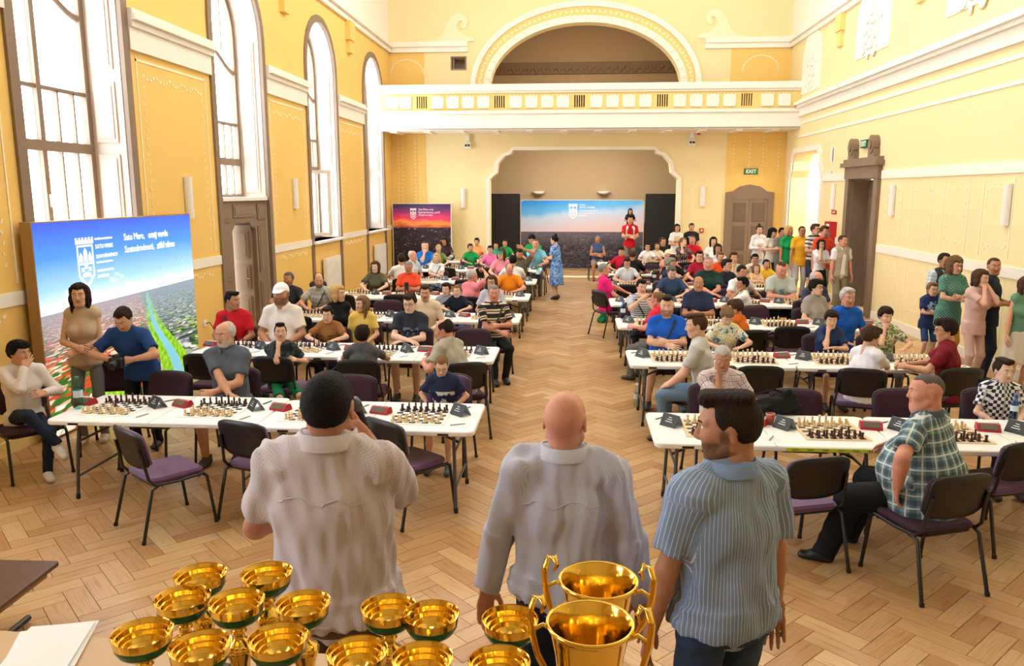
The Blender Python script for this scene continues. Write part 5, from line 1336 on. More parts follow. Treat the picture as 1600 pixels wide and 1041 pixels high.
def hand_template(pose, h):
    """right hand: wrist at the origin, fingers along +Y, palm towards -Z, thumb on -X"""
    f = Field((-.09, -.05, -.10), (.08, .21, .06), h)
    f.seg((0, -.035, 0), (0, .010, 0), (.027, .021), (.030, .019), side=(1, 0, 0), k=.012)
    f.seg((0, .005, 0), (0, .080, -.002), (.032, .016), (.041, .0135), side=(1, 0, 0), k=.014)
    curl = dict(flat=.06, relaxed=.42, fist=1.30, hold=.85, point=.2)[pose]
    L = [(-.030, .078, .045, .026, .021), (-.010, .086, .050, .030, .022), (.010, .084, .046, .028, .021), (.028, .074, .035, .022, .018)]
    for i, (x, y, a, b, c) in enumerate(L):
        p = np.array([x, y - .012, -.002]); sp = (i - 1.5) * (.05 if pose != 'fist' else .0); ang = -curl * .45 * (1 + .12 * i)
        for ln, r0, r1, da in ((a + .012, .0096, .0088, .55), (b, .0088, .0080, .75), (c, .0080, .0066, .6)):
            dr = np.array([math.sin(sp) * math.cos(ang), math.cos(sp) * math.cos(ang), math.sin(ang)]); q = p + dr * ln
            f.seg(p, q, r0, r1, k=.0035); p = q; ang -= curl * da
    t0 = np.array([-.022, .018, -.004]); t1 = np.array([-.046, .046, -.014]); t2 = t1 + (np.array([-.018, .030, -.006]) if pose in ('flat', 'relaxed') else np.array([.010, .030, -.022])); t3 = t2 + (np.array([-.004, .026, -.006]) if pose in ('flat', 'relaxed') else np.array([.024, .014, -.012]))
    f.seg(t0, t1, .017, .0125, k=.012); f.seg(t1, t2, .0118, .0104, k=.006); f.seg(t2, t3, .0102, .0078, k=.005)
    return f.mesh()
def shoe_template(h):
    f = Field((-.07, -.11, -.09), (.07, .22, .10), h)
    f.seg((0, -.045, -.035), (0, .125, -.045), (.037, .040), (.042, .030), side=(1, 0, 0), k=.02); f.seg((0, -.03, .0), (0, .05, -.02), (.036, .042), (.036, .03), side=(1, 0, 0), k=.03)
    f.seg((0, -.03, .03), (0, -.02, -.02), .042, .042, k=.02); f.plane((0, 0, -.072), (0, 0, 1)); f.plane((0, 0, .045), (0, .2, -1))
    V, Q = f.mesh(); mi = (V[Q].mean(1)[:, 2] < -.052).astype(int)
    return V, Q, mi
HC = {}
def cached(key, fn):
    if key not in HC: HC[key] = fn()
    return HC[key]
M_eyew = mat('eye_white', (226, 220, 212), 0.3); M_iris = mat('iris_brown', (46, 32, 24), 0.2)
SKIN = dict(fair=(226, 178, 150), mid=(212, 160, 128), tan=(190, 134, 102), ruddy=(216, 152, 128), pale=(232, 192, 168))
def skin_mat(k, hc='brown'):
    nm = 'skin_%s_%s' % (k, hc)
    if nm in MATS: return MATS[nm]
    g = NG(nm); c = SKIN[k]
    nz = g.noise(26, 3)[0]
    base = g.mix(nz, tuple(int(v * .95) for v in c), tuple(min(255, int(v * 1.04)) for v in c))
    l = g.n('ShaderNodeAttribute', attribute_name='lip'); st = g.n('ShaderNodeAttribute', attribute_name='stubble')
    base = g.mix(g.math('MULTIPLY', l.outputs['Fac'], .75), base, (int(c[0] * .82), int(c[1] * .60), int(c[2] * .60)))
    hcx = HAIRC[hc]; base = g.mix(g.math('MULTIPLY', st.outputs['Fac'], g.math('MULTIPLY_ADD', g.noise(160, 2)[0], .5, .40)), base, hcx)
    g.base(base, .5); g.b.inputs['Specular IOR Level'].default_value = .3; g.b.inputs['Subsurface Weight'].default_value = 0.0
    return g.m
def lip_mat(k): c = SKIN[k]; return mat('lip_' + k, (int(c[0] * .86), int(c[1] * .66), int(c[2] * .64)), 0.45)
def stub_mat(k, hc):
    c = SKIN[k]; return mat('stubble_%s_%s' % (k, hc), tuple(int(.60 * a + .40 * b) for a, b in zip(c, HAIRC[hc])), 0.7)
HAIRC = dict(black=(24, 20, 19), dark=(44, 32, 26), brown=(78, 54, 38), light=(128, 96, 66), blond=(206, 170, 112), grey=(140, 136, 130), white=(196, 192, 186), salt=(98, 92, 88))
def hair_mat(k): return mat('hair_' + k, HAIRC[k], 0.72, noise=0.3, nscale=90, bump=0.5, bscale=140, spec=0.18)
# ---------------------------------------------------------------- cloth materials
def cloth(name, rgb): return mat('cloth_' + name, rgb, 0.85, noise=0.06, nscale=14, bump=0.12, bscale=120, spec=0.25)
def cloth_uv_sockets(g):
    at = g.n('ShaderNodeAttribute', attribute_name='cloth'); sp = g.n('ShaderNodeSeparateXYZ'); g.nt.links.new(at.outputs['Vector'], sp.inputs[0])
    return sp.outputs[0], sp.outputs[1]
def stripe_mat(name, a, b, period, duty, axis='z', a2=None, d2=0.0):
    if name in MATS: return MATS[name]
    g = NG(name); cu, cv = cloth_uv_sockets(g); s = dict(x=cu, z=cv)[axis]
    fr = g.math('FRACT', g.math('DIVIDE', s, period)); c = g.mix(g.math('LESS_THAN', fr, duty), b, a)
    if a2: c = g.mix(g.math('LESS_THAN', g.math('ABSOLUTE', g.math('SUBTRACT', fr, d2)), 0.06), c, a2)
    return g.base(c, 0.85)
def plaid_mat(name, base, c1, c2, p):
    if name in MATS: return MATS[name]
    g = NG(name); h, z = cloth_uv_sockets(g)
    def b(s, off, w): return g.math('LESS_THAN', g.math('FRACT', g.math('ADD', g.math('DIVIDE', s, p), off)), w)
    c = g.mix(g.math('MULTIPLY', b(h, 0, .42), 0.55), base, c1); c = g.mix(g.math('MULTIPLY', b(z, 0, .42), 0.55), c, c1)
    c = g.mix(g.math('MULTIPLY', b(h, .3, .12), 0.8), c, c2); c = g.mix(g.math('MULTIPLY', b(z, .3, .12), 0.8), c, c2)
    return g.base(c, 0.85)
def dots_mat(name, base, dot, p, r):
    if name in MATS: return MATS[name]
    g = NG(name); h, z = cloth_uv_sockets(g)
    fx = g.math('SUBTRACT', g.math('FRACT', g.math('DIVIDE', h, p)), 0.5); fz = g.math('SUBTRACT', g.math('FRACT', g.math('ADD', g.math('DIVIDE', z, p), g.math('MULTIPLY', 0.5, g.math('FLOOR', g.math('DIVIDE', h, p))))), 0.5)
    d = g.math('SQRT', g.math('ADD', g.math('MULTIPLY', fx, fx), g.math('MULTIPLY', fz, fz)))
    return g.base(g.mix(g.math('LESS_THAN', d, r), base, dot), 0.85)
def check_mat(name, a, b, p):
    if name in MATS: return MATS[name]
    g = NG(name); h, z = cloth_uv_sockets(g)
    v = g.math('FRACT', g.math('MULTIPLY', 0.5, g.math('ADD', g.math('FLOOR', g.math('DIVIDE', h, p)), g.math('FLOOR', g.math('DIVIDE', z, p)))))
    return g.base(g.mix(g.math('GREATER_THAN', v, 0.25), a, b), 0.85)
def splash_mat(name, stops, scale):
    if name in MATS: return MATS[name]
    g = NG(name); return g.base(g.ramp(g.noise(scale, 3)[0], stops, True), 0.85)
def ink_mat(name, base, ink, z0, z1, hw, scale=22):
    """shirt with a printed patch on the chest (front side only)"""
    if name in MATS: return MATS[name]
    g = NG(name); x, y, z = g.sep()
    m = g.math('MULTIPLY', g.math('LESS_THAN', g.math('ABSOLUTE', x), hw), g.math('MULTIPLY', g.math('GREATER_THAN', z, z0), g.math('LESS_THAN', z, z1)))
    m = g.math('MULTIPLY', m, g.math('GREATER_THAN', y, 0.02)); n = g.math('GREATER_THAN', g.noise(scale, 4)[0], 0.5)
    return g.base(g.mix(g.math('MULTIPLY', m, n), base, ink), 0.85)
def rot_x(a): c, s = math.cos(a), math.sin(a); return np.array([[1, 0, 0], [0, c, -s], [0, s, c]])
def rot_y(a): c, s = math.cos(a), math.sin(a); return np.array([[c, 0, s], [0, 1, 0], [-s, 0, c]])
def rot_z(a): c, s = math.cos(a), math.sin(a); return np.array([[c, -s, 0], [s, c, 0], [0, 0, 1]])
def ik(a, b, l1, l2, pole):
    a = np.asarray(a, float); b = np.asarray(b, float); d = b - a; L = np.linalg.norm(d); m = (l1 + l2) * .999
    if L > m: b = a + d / L * m; d = b - a; L = m
    L = max(L, abs(l1 - l2) + .02); t = d / np.linalg.norm(d); x = (l1 * l1 - l2 * l2 + L * L) / (2 * L); hh = math.sqrt(max(l1 * l1 - x * x, 0))
    p = np.asarray(pole, float); p = p - t * (p @ t); p = nrm(p) if np.linalg.norm(p) > 1e-6 else np.array([0, 0, -1.0])
    return a + t * x + p * hh, a + t * L
def mirror_q(V, Q): V = V.copy(); V[:, 0] *= -1; return V, Q[:, ::-1]
def person(label, x, y, face, sit=True, top=1.32, s=None, lean=0.05, twist=0.0, head=(0, 0), roll=0.0, kind='man', fat=1.0, skin='fair', hair=('short', 'dark'), beard=False,
           shirt=None, sleeve='short', collar=False, pants=None, shorts=False, skirt=None, shoes=(60, 56, 54), arms=('table', 'table'), legs=None, glasses=None, cap=None, group=None, q=None, base_z=0.0, nl=.118, yoke=False, seat=0.46, strap=None, socks=True, hem=None, hands=('relaxed', 'relaxed'), untucked=True, feet=True, belt=None, vest=None, elbows=(None, None), ripple=1.0, bag=None, extra=None):
    """face: heading in degrees, 0 = away from the camera (+Y), 180 = towards it; top: height of the crown above the floor"""
    dist = math.hypot(x, y)
    cl = math.cos(lean)
    if s is None: s = (top - seat) / (.225 + nl + .57 * cl) if sit else (top - base_z) / (1.06 + nl + .57 * cl)
    s = min(max(s, .62), 1.16)
    hN = q or (0.009 if dist < 4.5 else 0.013 if dist < 9.5 else 0.017 if dist < 13 else 0.024)
    hs = 1.0 if s > .88 else 1.0 + (.88 - s) * .9                    # children's larger heads
    root = empty('person', (x, y, base_z), math.radians(face))
    tag(root, label, 'person', group)
    hst, hcol = hair
    sk = skin_mat(skin, hcol)
    # --- joints
    pz = seat + .095 * s if sit else .93 * s
    pel = np.array([0, 0, pz]); Rt = rot_z(math.radians(twist)) @ rot_x(-lean) ; Rh = rot_z(math.radians(twist) * .5) @ rot_x(-lean * .5)
    T = lambda v: pel + Rt @ (np.array(v) * s)
    W = lambda v: pel + Rh @ (np.array(v) * s)
    waist, chest = W((0, .005, .15)), T((0, .0, .34)); neck = T((0, -.01, .55)); sw = dict(woman=.86, child=.90).get(kind, 1.0) * (1.18 if fat > 1.6 else 1.0); sh = [T((sx * .172 * sw, -.005, .482)) for sx in (-1, 1)]
    Hc = neck + Rt @ np.array([0, .02, .02]) * s + np.array([0, .0, nl * s]) + np.array([0, .03, -.01]) * s * math.sin(max(-.5, math.radians(-head[1])))
    RH = rot_z(math.radians(head[0])) @ rot_x(math.radians(head[1])) @ rot_y(math.radians(roll))
    side = Rt @ np.array([1.0, 0, 0])
    LH = [np.array([sx * .088, 0, -.015]) * s + pel for sx in (-1, 1)]
    l1, l2 = (.43 * s, .42 * s)
    ft = []
    for i, sx in enumerate((-1, 1)):
        if legs and legs[i] is not None: a = np.array(legs[i], float) * s; a[2] = legs[i][2]
        elif sit: a = np.array([sx * .13 * s, .40 * s, .085])
        else: a = np.array([sx * .10 * s, -.01 + .03 * sx, .085])
        kn, an = ik(LH[i], a, l1, l2, (sx * .12, 1.0, .45) if sit else (sx * .1, 1, 0)); ft.append((kn, an))
    ar = []
    u1, u2 = .285 * s, .25 * s
    for i, sx in enumerate((-1, 1)):
        a = arms[i]; pole = (sx * .9, -.5, -.6)
        tz = .775
        if a == 'table': tg = np.array([sx * .13, .40 * s + .02, tz]); pole = (sx * 1.0, -.1, -.35)
        elif a == 'cross': tg = T((-sx * .005, .135 + .085 * fat ** .8 + (.03 if i else 0), .265 - (.045 if i else 0))); pole = (sx * 1, -.15, -.7)
        elif a == 'crosstable': tg = np.array([-sx * .035, .36 * s + (.05 if i else 0), tz + (.02 if i else 0)]); pole = (sx * 1, -.1, -.4)
        elif a == 'lap': tg = pel + np.array([sx * .10, .27, .12]) * s; pole = (sx * .9, -.6, -.3)
        elif a == 'knee': tg = ft[i][0] + np.array([-sx * .02, -.06, .10]) * s; pole = (sx * .9, -.6, -.3)
        elif a == 'chin': tg = Hc + RH @ (np.array([sx * .035, .085, -.150]) * s * hs); pole = (sx * .35, .3, -1)
        elif a == 'mouth': tg = Hc + RH @ (np.array([sx * .045, .115, -.120]) * s * hs); pole = (sx * .4, .3, -1)
        elif a == 'cheek': tg = Hc + RH @ (np.array([sx * .085, .045, -.10]) * s * hs); pole = (sx * .5, .3, -1)
        elif a == 'crown': tg = Hc + np.array([sx * .07, .03, .125]) * s; pole = (sx * 1, .2, .1)
        elif a == 'down': tg = sh[i] + np.array([sx * .07, .05, -.53]) * s; pole = (sx * .3, -1, 0)
        elif a == 'hip': tg = pel + np.array([sx * .19, .06, .06]) * s; pole = (sx * 1, -.7, 0)
        elif a == 'front': tg = pel + np.array([sx * .05, .24, .20]) * s; pole = (sx * .8, -.7, -.4)
        elif a == 'behind': tg = pel + np.array([sx * .03, -.20, .10]) * s; pole = (sx * .8, -.7, 0)
        elif a == 'phone': tg = T((sx * .05, .30, .30)); pole = (sx * .8, -.3, -.8)
        else: tg = np.array(a, float) * np.array([s, s, 1]); 
        if elbows[i] is not None: pole = elbows[i]
        el, wr = ik(sh[i], tg, u1, u2, pole); ar.append((el, wr))
    # --- body: skin surface
    allp = [pel, neck, Hc] + [p for e in ar for p in e] + [p for e in ft for p in e] + sh
    lo = np.min(allp, 0) - .20 * s * max(fat, 1); hi = np.max(allp, 0) + .20 * s * max(fat, 1); lo[2] = min(lo[2], .0)
    am = .84 + .16 * fat; thn = dict(woman=.88, child=.86).get(kind, 1.0)
    bare_arm = True
    f = Field(lo, hi, hN)
    ci = .70                                                       # torso core well inside the clothes
    f.seg(pel, waist, (.13 * s * ci * fat, .095 * s * ci), (.12 * s * ci * fat, .09 * s * ci), side, k=.03); f.seg(waist, chest, (.12 * s * ci * fat, .09 * s * ci), (.135 * s * ci, .10 * s * ci), side, k=.03)
    f.seg(chest, neck - Rt @ np.array([0, 0, .04]) * s, (.13 * s * ci, .09 * s * ci), (.05 * s, .05 * s), side, k=.03)
    nk = dict(man=.056, woman=.046, child=.043, heavy=.068)[kind] * s
    f.seg(neck - Rt @ np.array([0, 0, .07]) * s, Hc - RH @ np.array([0, .03, .06]) * s, nk * 1.12, nk * .96, k=.02)
    for i in range(2):
        el, wr = ar[i]
        f.seg(sh[i] * .94 + chest * .06, el, .047 * s * am * thn, .038 * s * am * thn, k=.03); f.seg(el, el * .7 + wr * .3, .039 * s * am * thn, .040 * s * am * thn, k=.02); f.seg(el * .7 + wr * .3, wr, .040 * s * am * thn, .0265 * s * am, k=.02)
        if shorts or skirt:
            kn, an = ft[i]; f.seg(LH[i], kn, .070 * s * thn, .050 * s * thn, k=.03); f.seg(kn, kn * .68 + an * .32, .049 * s * thn, .053 * s * thn, k=.02); f.seg(kn * .68 + an * .32, an, .053 * s * thn, .034 * s * thn, k=.02)
    V, Q = f.mesh(); parts = [(V, Q, np.zeros(len(Q), int))]; at_l = [np.zeros(len(V))]; at_b = [np.zeros(len(V))]
    hk = 'heavy' if kind == 'heavy' else kind
    hres = .0045 if dist < 9.5 else .0065 if dist < 15 else .009
    hv, hq, hm, hl, hb = cached(('head', hk, hres), lambda: head_template(hk, hres))
    at_l.append(hl); at_b.append(hb * (1.0 if beard is True else float(beard)))
    parts.append((Hc + (hv * s * hs) @ RH.T, hq, hm))
    for i in range(2):
        pose = hands[i]; res = .005 if dist < 8 else .0075 if dist < 13 else .010
        gv, gq = cached(('hand', pose, res), lambda: hand_template(pose, res))
        if i == 0: gv, gq = mirror_q(gv, gq)                       # index 0 is the left hand (-X)
        el, wr = ar[i]; d = nrm(wr - el); a = arms[i]
        if a in ('table', 'crosstable', 'lap', 'knee'): d = nrm(d + np.array([0, .0, .25]) * (1 if d[2] < -.1 else 0)); up = np.array([0, 0, 1.0])
        elif a in ('down',): up = np.array([(-1, 1)[i] * 1.0, 0.1, 0])
        elif a in ('chin', 'mouth', 'cheek', 'crown'): d = nrm(d * .6 + np.array([(1, -1)[i] * .5, -.2, .3])); up = nrm(np.array([(-1, 1)[i] * .3, 1.0, 0]))
        else: up = nrm(np.array([(-1, 1)[i] * .5, .6, .5]))
        zx = nrm(up - d * (up @ d)); xx = np.cross(d, zx)
        B = np.stack([xx, d, zx], 1)
        sc = s * (1.0 if kind in ('man', 'heavy') else .9)
        parts.append((wr + (gv * sc) @ B.T, gq, np.zeros(len(gq), int))); at_l.append(np.zeros(len(gv))); at_b.append(np.zeros(len(gv)))
    Vs, Qs, Ms, o = [], [], [], 0
    for v, qq, m in parts: Vs.append(v); Qs.append(qq + o); Ms.append(m); o += len(v)
    me = np_mesh('body', np.concatenate(Vs), np.concatenate(Qs), [sk, sk, sk, M_eyew, M_iris, hair_mat(hcol if hcol not in ('white', 'blond') else 'light')], np.concatenate(Ms))
    for nm_, av in (('lip', at_l), ('stubble', at_b)):
        av = np.concatenate(av).astype(np.float32)
        if len(av) == len(me.vertices): me.attributes.new(nm_, 'FLOAT', 'POINT').data.foreach_set('value', av)
    obj_from('body', me, root)
    MH = Matrix(((RH * s * hs).tolist())).to_4x4(); MH.translation = Vector(Hc.tolist())
    if hst != 'bald':
        hr = .0055 if dist < 9.5 else .009 if dist < 15 else .012
        hm_ = cached(('hairmesh', hst, hcol, hr), lambda: np_mesh('hair', *cached(('hair', hst, hr), lambda: hair_template(hst, hr)), [hair_mat(hcol)]))
        obj_from('hair', hm_, root).matrix_local = MH
    if cap:
        cm = cached(('cap', cap), lambda: np_mesh('cap', *cached('capv', lambda: cap_template(.006)), [cloth('cap_%d_%d_%d' % cap, cap)]))
        obj_from('cap', cm, root).matrix_local = MH
    if glasses:
        def mk():
            g = MB()
            for sx in (-1, 1):
                P = [(sx * .032 + .023 * math.cos(t * PI / 6), .101 - .006 * abs(math.cos(t * PI / 6)), .012 + .017 * math.sin(t * PI / 6)) for t in range(13)]
                g.tube(P, .0022, 5, caps=False); g.tube([(sx * .055, .095, .018), (sx * .076, .07, .018), (sx * .084, -.01, .015)], .002, 5)
            g.tube([(-.010, .103, .014), (.010, .103, .014)], .002, 5); return g.build('glasses', M_black if glasses == 'dark' else M_redbox if glasses == 'red' else M_steel, mesh_only=True)
        obj_from('glasses', cached(('gl', glasses), mk), root).matrix_local = MH
    # --- top
    def torso(f, gr, zh, k=.035):
        """gr: how far the cloth stands off, zh: hem offset below/above the pelvis"""
        b = fat; wv = 1.0 if kind != 'woman' else .92
        hemp = pel + np.array([0, 0, min(zh, .015) * s])
        if zh > .015: hemp = pel + np.array([0, 0, zh * s])
        wst = (.132 if kind in ('man', 'child', 'heavy') else .112) * b
        f.seg(hemp, pel + np.array([0, 0, max(zh + .02, .02) * s]), ((.170 * wv * b ** .8) * s + gr, (.112 * b) * s + gr), ((.156 * wv * b ** .8) * s + gr, (.106 * b) * s + gr), side, k=.01, cap=.15)
        f.seg(pel if zh <= 0 else pel + np.array([0, 0, (zh + .03) * s]), waist, ((.150 * wv * b ** .9) * s + gr, (.102 * b) * s + gr), (wst * s + gr, (.098 * b) * s + gr), side, k=k)
        f.seg(waist, chest, (wst * s + gr, (.098 * b) * s + gr), ((.155 * wv * b ** .5) * s + gr, (.108 * b ** .4) * s + gr), side, k=k)
        f.seg(chest, T((0, -.008, .455)), ((.150 * wv * b ** .4) * s + gr, (.104 * b ** .3) * s + gr), ((.135 * wv) * s + gr, .068 * s + gr), side, k=k)
        f.seg(T((-.132 * sw, -.005, .486)), T((.132 * sw, -.005, .486)), .046 * s + gr, k=.03); f.seg(T((-.09, -.012, .505)), T((.09, -.012, .505)), .043 * s + gr, k=.03); f.seg(T((0, -.022, .47)), T((0, -.022, .545)), nk * 1.02 + gr * .6, nk * .96 + gr * .6, k=.03, cap=.2); [f.seg(T((sx * .13 * sw, -.012, .490)), T((sx * .035, -.02, .545)), .036 * s + gr, .026 * s + gr * .6, k=.03) for sx in (-1, 1)]
        if kind == 'woman': [f.seg(T((sx * .065, .085, .33)), T((sx * .06, .095, .32)), .055 * s + gr, k=.03) for sx in (-1, 1)]
        if b > 1.15: f.seg(W((0, .05 * b, .06)), W((0, .06 * b, .14)), (.13 * b * s, .09 * b * s), side=side, k=.05)
    if shirt is not None:
        f = Field(lo, hi, hN); zh = hem if hem is not None else (-.10 if untucked else .0)
        if sit: zh = max(zh, -.055)
        torso(f, .014, zh)
        for i in range(2):
            el, wr = ar[i]; S = sh[i] * .96 + chest * .04
            if sleeve == 'none': continue
            tn = .5 + .5 * thn
            f.seg(S, S + np.array([0, 0, .001]), .060 * s * am * tn, k=.03)
            if sleeve == 'short':
                e = sh[i] + (el - sh[i]) * .68; f.seg(S, e, .059 * s * am * tn, .061 * s * am * tn, k=.035, cap=.12)
            else:
                f.seg(S, el, .059 * s * am * tn, .050 * s * am * tn, k=.035); t1 = .93 if sleeve == 'long' else .35; f.seg(el, el + (wr - el) * t1, .053 * s * am, .040 * s * am if sleeve == 'long' else .048 * s * am, k=.02, cap=.12)
        if dist < 16: f.ripple(.0045 * ripple, 34, int(abs(x * 100)) + 3, .45, .5)
        if ripple > 1.2: f.ripple(.0045, 60, 21, .18, .6)
        V, Q = f.mesh()
        me = np_mesh('shirt', V, Q, [shirt])
        if len(me.vertices) == len(V):
            Lc = (V - pel) @ Rt; UV = np.zeros((len(V), 3), np.float32)
            UV[:, 0] = np.arctan2(Lc[:, 0], -Lc[:, 1]) * .16 * s * fat ** .7; UV[:, 1] = Lc[:, 2]
            best = np.full(len(V), .088 * s * am)
            for i in range(2):
                el, wr = ar[i]
                for A, B, o0 in ((sh[i], el, 0.0), (el, wr, u1)):
                    dd = nrm(B - A); rel = V - A; t = rel @ dd; pr = rel - t[:, None] * dd; ds = np.linalg.norm(pr, axis=1)
                    m = (t > (.02 if o0 == 0 else -.01)) & (t < np.linalg.norm(B - A) + .03) & (ds < best) & (np.abs(Lc[:, 0]) > .145 * s * sw * (1 if o0 == 0 else 0))
                    e1 = nrm(np.cross(dd, [0.2, 1, 0.1])); e2 = np.cross(dd, e1)
                    UV[m, 0] = .4 + np.arctan2(pr[m] @ e1, pr[m] @ e2) * .055 * s; UV[m, 1] = .48 * s - t[m] - o0; best[m] = ds[m]
            me.attributes.new('cloth', 'FLOAT_VECTOR', 'POINT').data.foreach_set('vector', UV.ravel())
        so = obj_from('shirt' if not skirt == 'dress' else 'dress_top', me, root)
        if yoke:
            def backline(pts):
                out = []
                for (bx, bz) in pts:
                    m = (np.abs(Lc[:, 0] - bx * s) < .014) & (np.abs(Lc[:, 2] - bz * s) < .014) & (Lc[:, 1] < 0)
                    if m.any(): j = np.argmin(np.where(m, Lc[:, 1], 9)); out.append(tuple(V[j] - (Rt @ np.array([0, .0015, 0]))))
                return out
            ln = backline([(-.15 + .3 * k / 14, .40 - .012 * math.cos(k)) for k in range(15)])
            if len(ln) > 4: m_ = MB(); m_.tube(ln, .0022, 5); m_.build('yoke_seam', shirt, so)
        if collar:
            m = MB(); ry = ripple > 1.2; rc = nk + (.026 if ry else .015) * s; hh = (.044 if ry else .036) * s; vs = []
            n = 20; c0 = neck + Rt @ np.array([0, .002, -.004 if ry else -.012]) * s
            for r, dz in ((rc + .004, -.012 * s), (rc, hh), (rc + .008, hh + .002), (rc + .020, -.004)):
                for j in range(n):
                    t = PI / 2 + .30 + (2 * PI - .60) * j / (n - 1)
                    p = np.array([r * math.cos(t), r * math.sin(t) * 1.05, dz - .030 * s * max(0, math.sin(t)) ** 2]); vs.append(tuple(c0 + Rt @ p))
            m.add(vs, [(a * n + j, a * n + j + 1, (a + 1) * n + j + 1, (a + 1) * n + j) for a in range(3) for j in range(n - 1)], True); m.build('collar', shirt, so)
    if vest is not None:
        f = Field(lo, hi, hN); torso(f, .024, -.06); f.seg(T((0, .22, .52)), T((0, .16, -.1)), (.05 * s, .1 * s), side=side, k=.02, sub=True)
        V, Q = f.mesh(); obj_from('vest', np_mesh('vest', V, Q, [vest]), root)
    # --- legs
    if pants is not None:
        f = Field(lo, hi, hN); b = fat ** .6; wv = thn * b
        zt = .055 if untucked else .085
        f.seg(pel + np.array([0, 0, -.02]) * s, pel + Rh @ np.array([0, 0, zt]) * s, (.150 * s * (fat if fat > 1 else 1), .108 * s * b), (.142 * s * fat, .102 * s * fat), side if not sit else (1, 0, 0), k=.03, cap=.3)
        for i in range(2):
            kn, an = ft[i]
            if shorts:
                e = LH[i] + (kn - LH[i]) * (.93 if shorts is True else shorts); f.seg(LH[i], e, .094 * s * wv, .082 * s * wv, k=.03, cap=.1)
            else:
                f.seg(LH[i], kn, .086 * s * wv, .066 * s * wv, k=.035); e = an + np.array([0, 0, -.03]) * (1 if an[2] < .2 else 0); f.seg(kn, e, .064 * s * wv, .049 * s * wv, k=.03, cap=.15)
        if dist < 12: f.ripple(.003, 30, int(abs(x * 77)) + 9, 1.0, -.2)
        V, Q = f.mesh(); obj_from('shorts' if shorts else 'trousers', np_mesh('trousers', V, Q, [pants]), root)
    if skirt and skirt != 'dress' or skirt == 'dress':
        m_ = shirt if skirt == 'dress' else skirt
        f = Field(lo, hi, hN); zb = (.42 if skirt == 'dress' else .50) * s
        if sit:
            kc = (ft[0][0] + ft[1][0]) / 2; f.seg(pel, kc, (.17 * s, .11 * s), (.17 * s, .08 * s), (1, 0, 0), k=.03, cap=.2)
        else: f.seg(waist + np.array([0, 0, -.02]), pel, (.125 * s, .10 * s), (.18 * s, .14 * s), side, k=.02); f.seg(pel, np.array([0, 0, zb]), (.18 * s, .145 * s), (.23 * s, .19 * s), side, k=.02, cap=.1)
        f.ripple(.006, 40, 4, .2); V, Q = f.mesh(); obj_from('skirt', np_mesh('skirt', V, Q, [m_]), root)
    # --- shoes, straps, belt
    if feet:
        sv, sq, sm = cached(('shoe', hN), lambda: shoe_template(max(hN * .7, .007)))
        smesh = cached(('shoem', hN, shoes), lambda: np_mesh('shoe', sv, sq, [mat('shoe_%d_%d_%d' % shoes, shoes, 0.5), mat('sole_white', (215, 212, 206), 0.7) if sum(shoes) > 330 else M_black], sm))
        for i in range(2):
            kn, an = ft[i]; dx = an - kn; yw = math.atan2(-(an - LH[i])[0], max((an - LH[i])[1], .12)) * .6
            o = obj_from('shoe', smesh, root, tuple(an + np.array([0, .01, -.012 if an[2] < .2 else -.03])), (0 if an[2] < .2 else -.35, 0, yw)); o.scale = (s, s, max(s, .9))
    if belt:
        m = MB(); n = 24; vs = []
        for dz in (-.018, .018):
            for j in range(n): t = 2 * PI * j / n; vs.append(tuple(pel + Rh @ np.array([(.150 * fat * s + .004) * math.cos(t), (.108 * fat * s + .004) * math.sin(t), .085 * s + dz])))
        m.add(vs, [(j, (j + 1) % n, n + (j + 1) % n, n + j) for j in range(n)], True); m.build('belt', mat('belt_leather', (50, 34, 24), 0.5), root)
    if strap:
        sx = strap; m = MB(); g_ = .028
        P = [T((sx * .11, -.10, .50)), T((sx * .115, -.005, .555)), T((sx * .09, .105, .47)), T((0, .135 * fat ** .5 + g_, .30)), W((-sx * .10, .115 * fat + g_, .12)), W((-sx * .17 * fat, .06, .0))]
        m.tube([tuple(p) for p in P], .014 * s, 6, flat=.4); m.build('bag_strap', M_black, root)
    root['_hands'] = [float(v) for i in range(2) for v in ar[i][1]] if False else 0
    del root['_hands']
    return dict(root=root, hands=[ar[0][1], ar[1][1]], head=Hc, RH=RH, pel=pel, s=s)
C = cloth
CHAIRS = []                                                  # seats already taken: (x, y)
SMALL = []
def P(label, px, py, Y, face, sit=True, chair=True, chair_face=None, lean=0.08, chair_at=None, **kw):
    p = onY(px, py, Y); top = float(p[2]); cl = math.cos(lean)
    seat = kw.get('seat', 0.46); bz = kw.get('base_z', 0.0)
    nl = kw.get('nl', .118); s = (top - seat) / (.225 + nl + .57 * cl) if sit else (top - bz) / (1.06 + nl + .57 * cl)
    s = min(max(s, .62), 1.16)
    tw = math.radians(face + kw.get('twist', 0))
    off = s * (.55 * math.sin(lean) + .02)
    x, y = p[0] + math.sin(tw) * off, Y - math.cos(tw) * off
    r = person(label, x, y, face, sit=sit, top=top, s=s, lean=lean, **kw)
    if sit and chair:
        cf = math.radians(face if chair_face is None else chair_face)
        cx, cy = x - math.sin(cf) * .07, y + math.cos(cf) * .07
        if chair_at: cx, cy = chair_at
        CHAIRS.append((cx, cy))
        w = label.split(); lb = 'dark chair under the ' + ' '.join(w[:11])
        kind = 'chair_a' if (int(px) % 3) else 'chair_b'
        place(kind, CH[kind], (cx, cy, 0), cf, lb, 'chair', 'occupied conference chairs')
    return r
CH = {'chair_a': lambda: make_chair(M_aubergine, M_aubergine), 'chair_b': lambda: make_chair(M_purple, M_purple)}
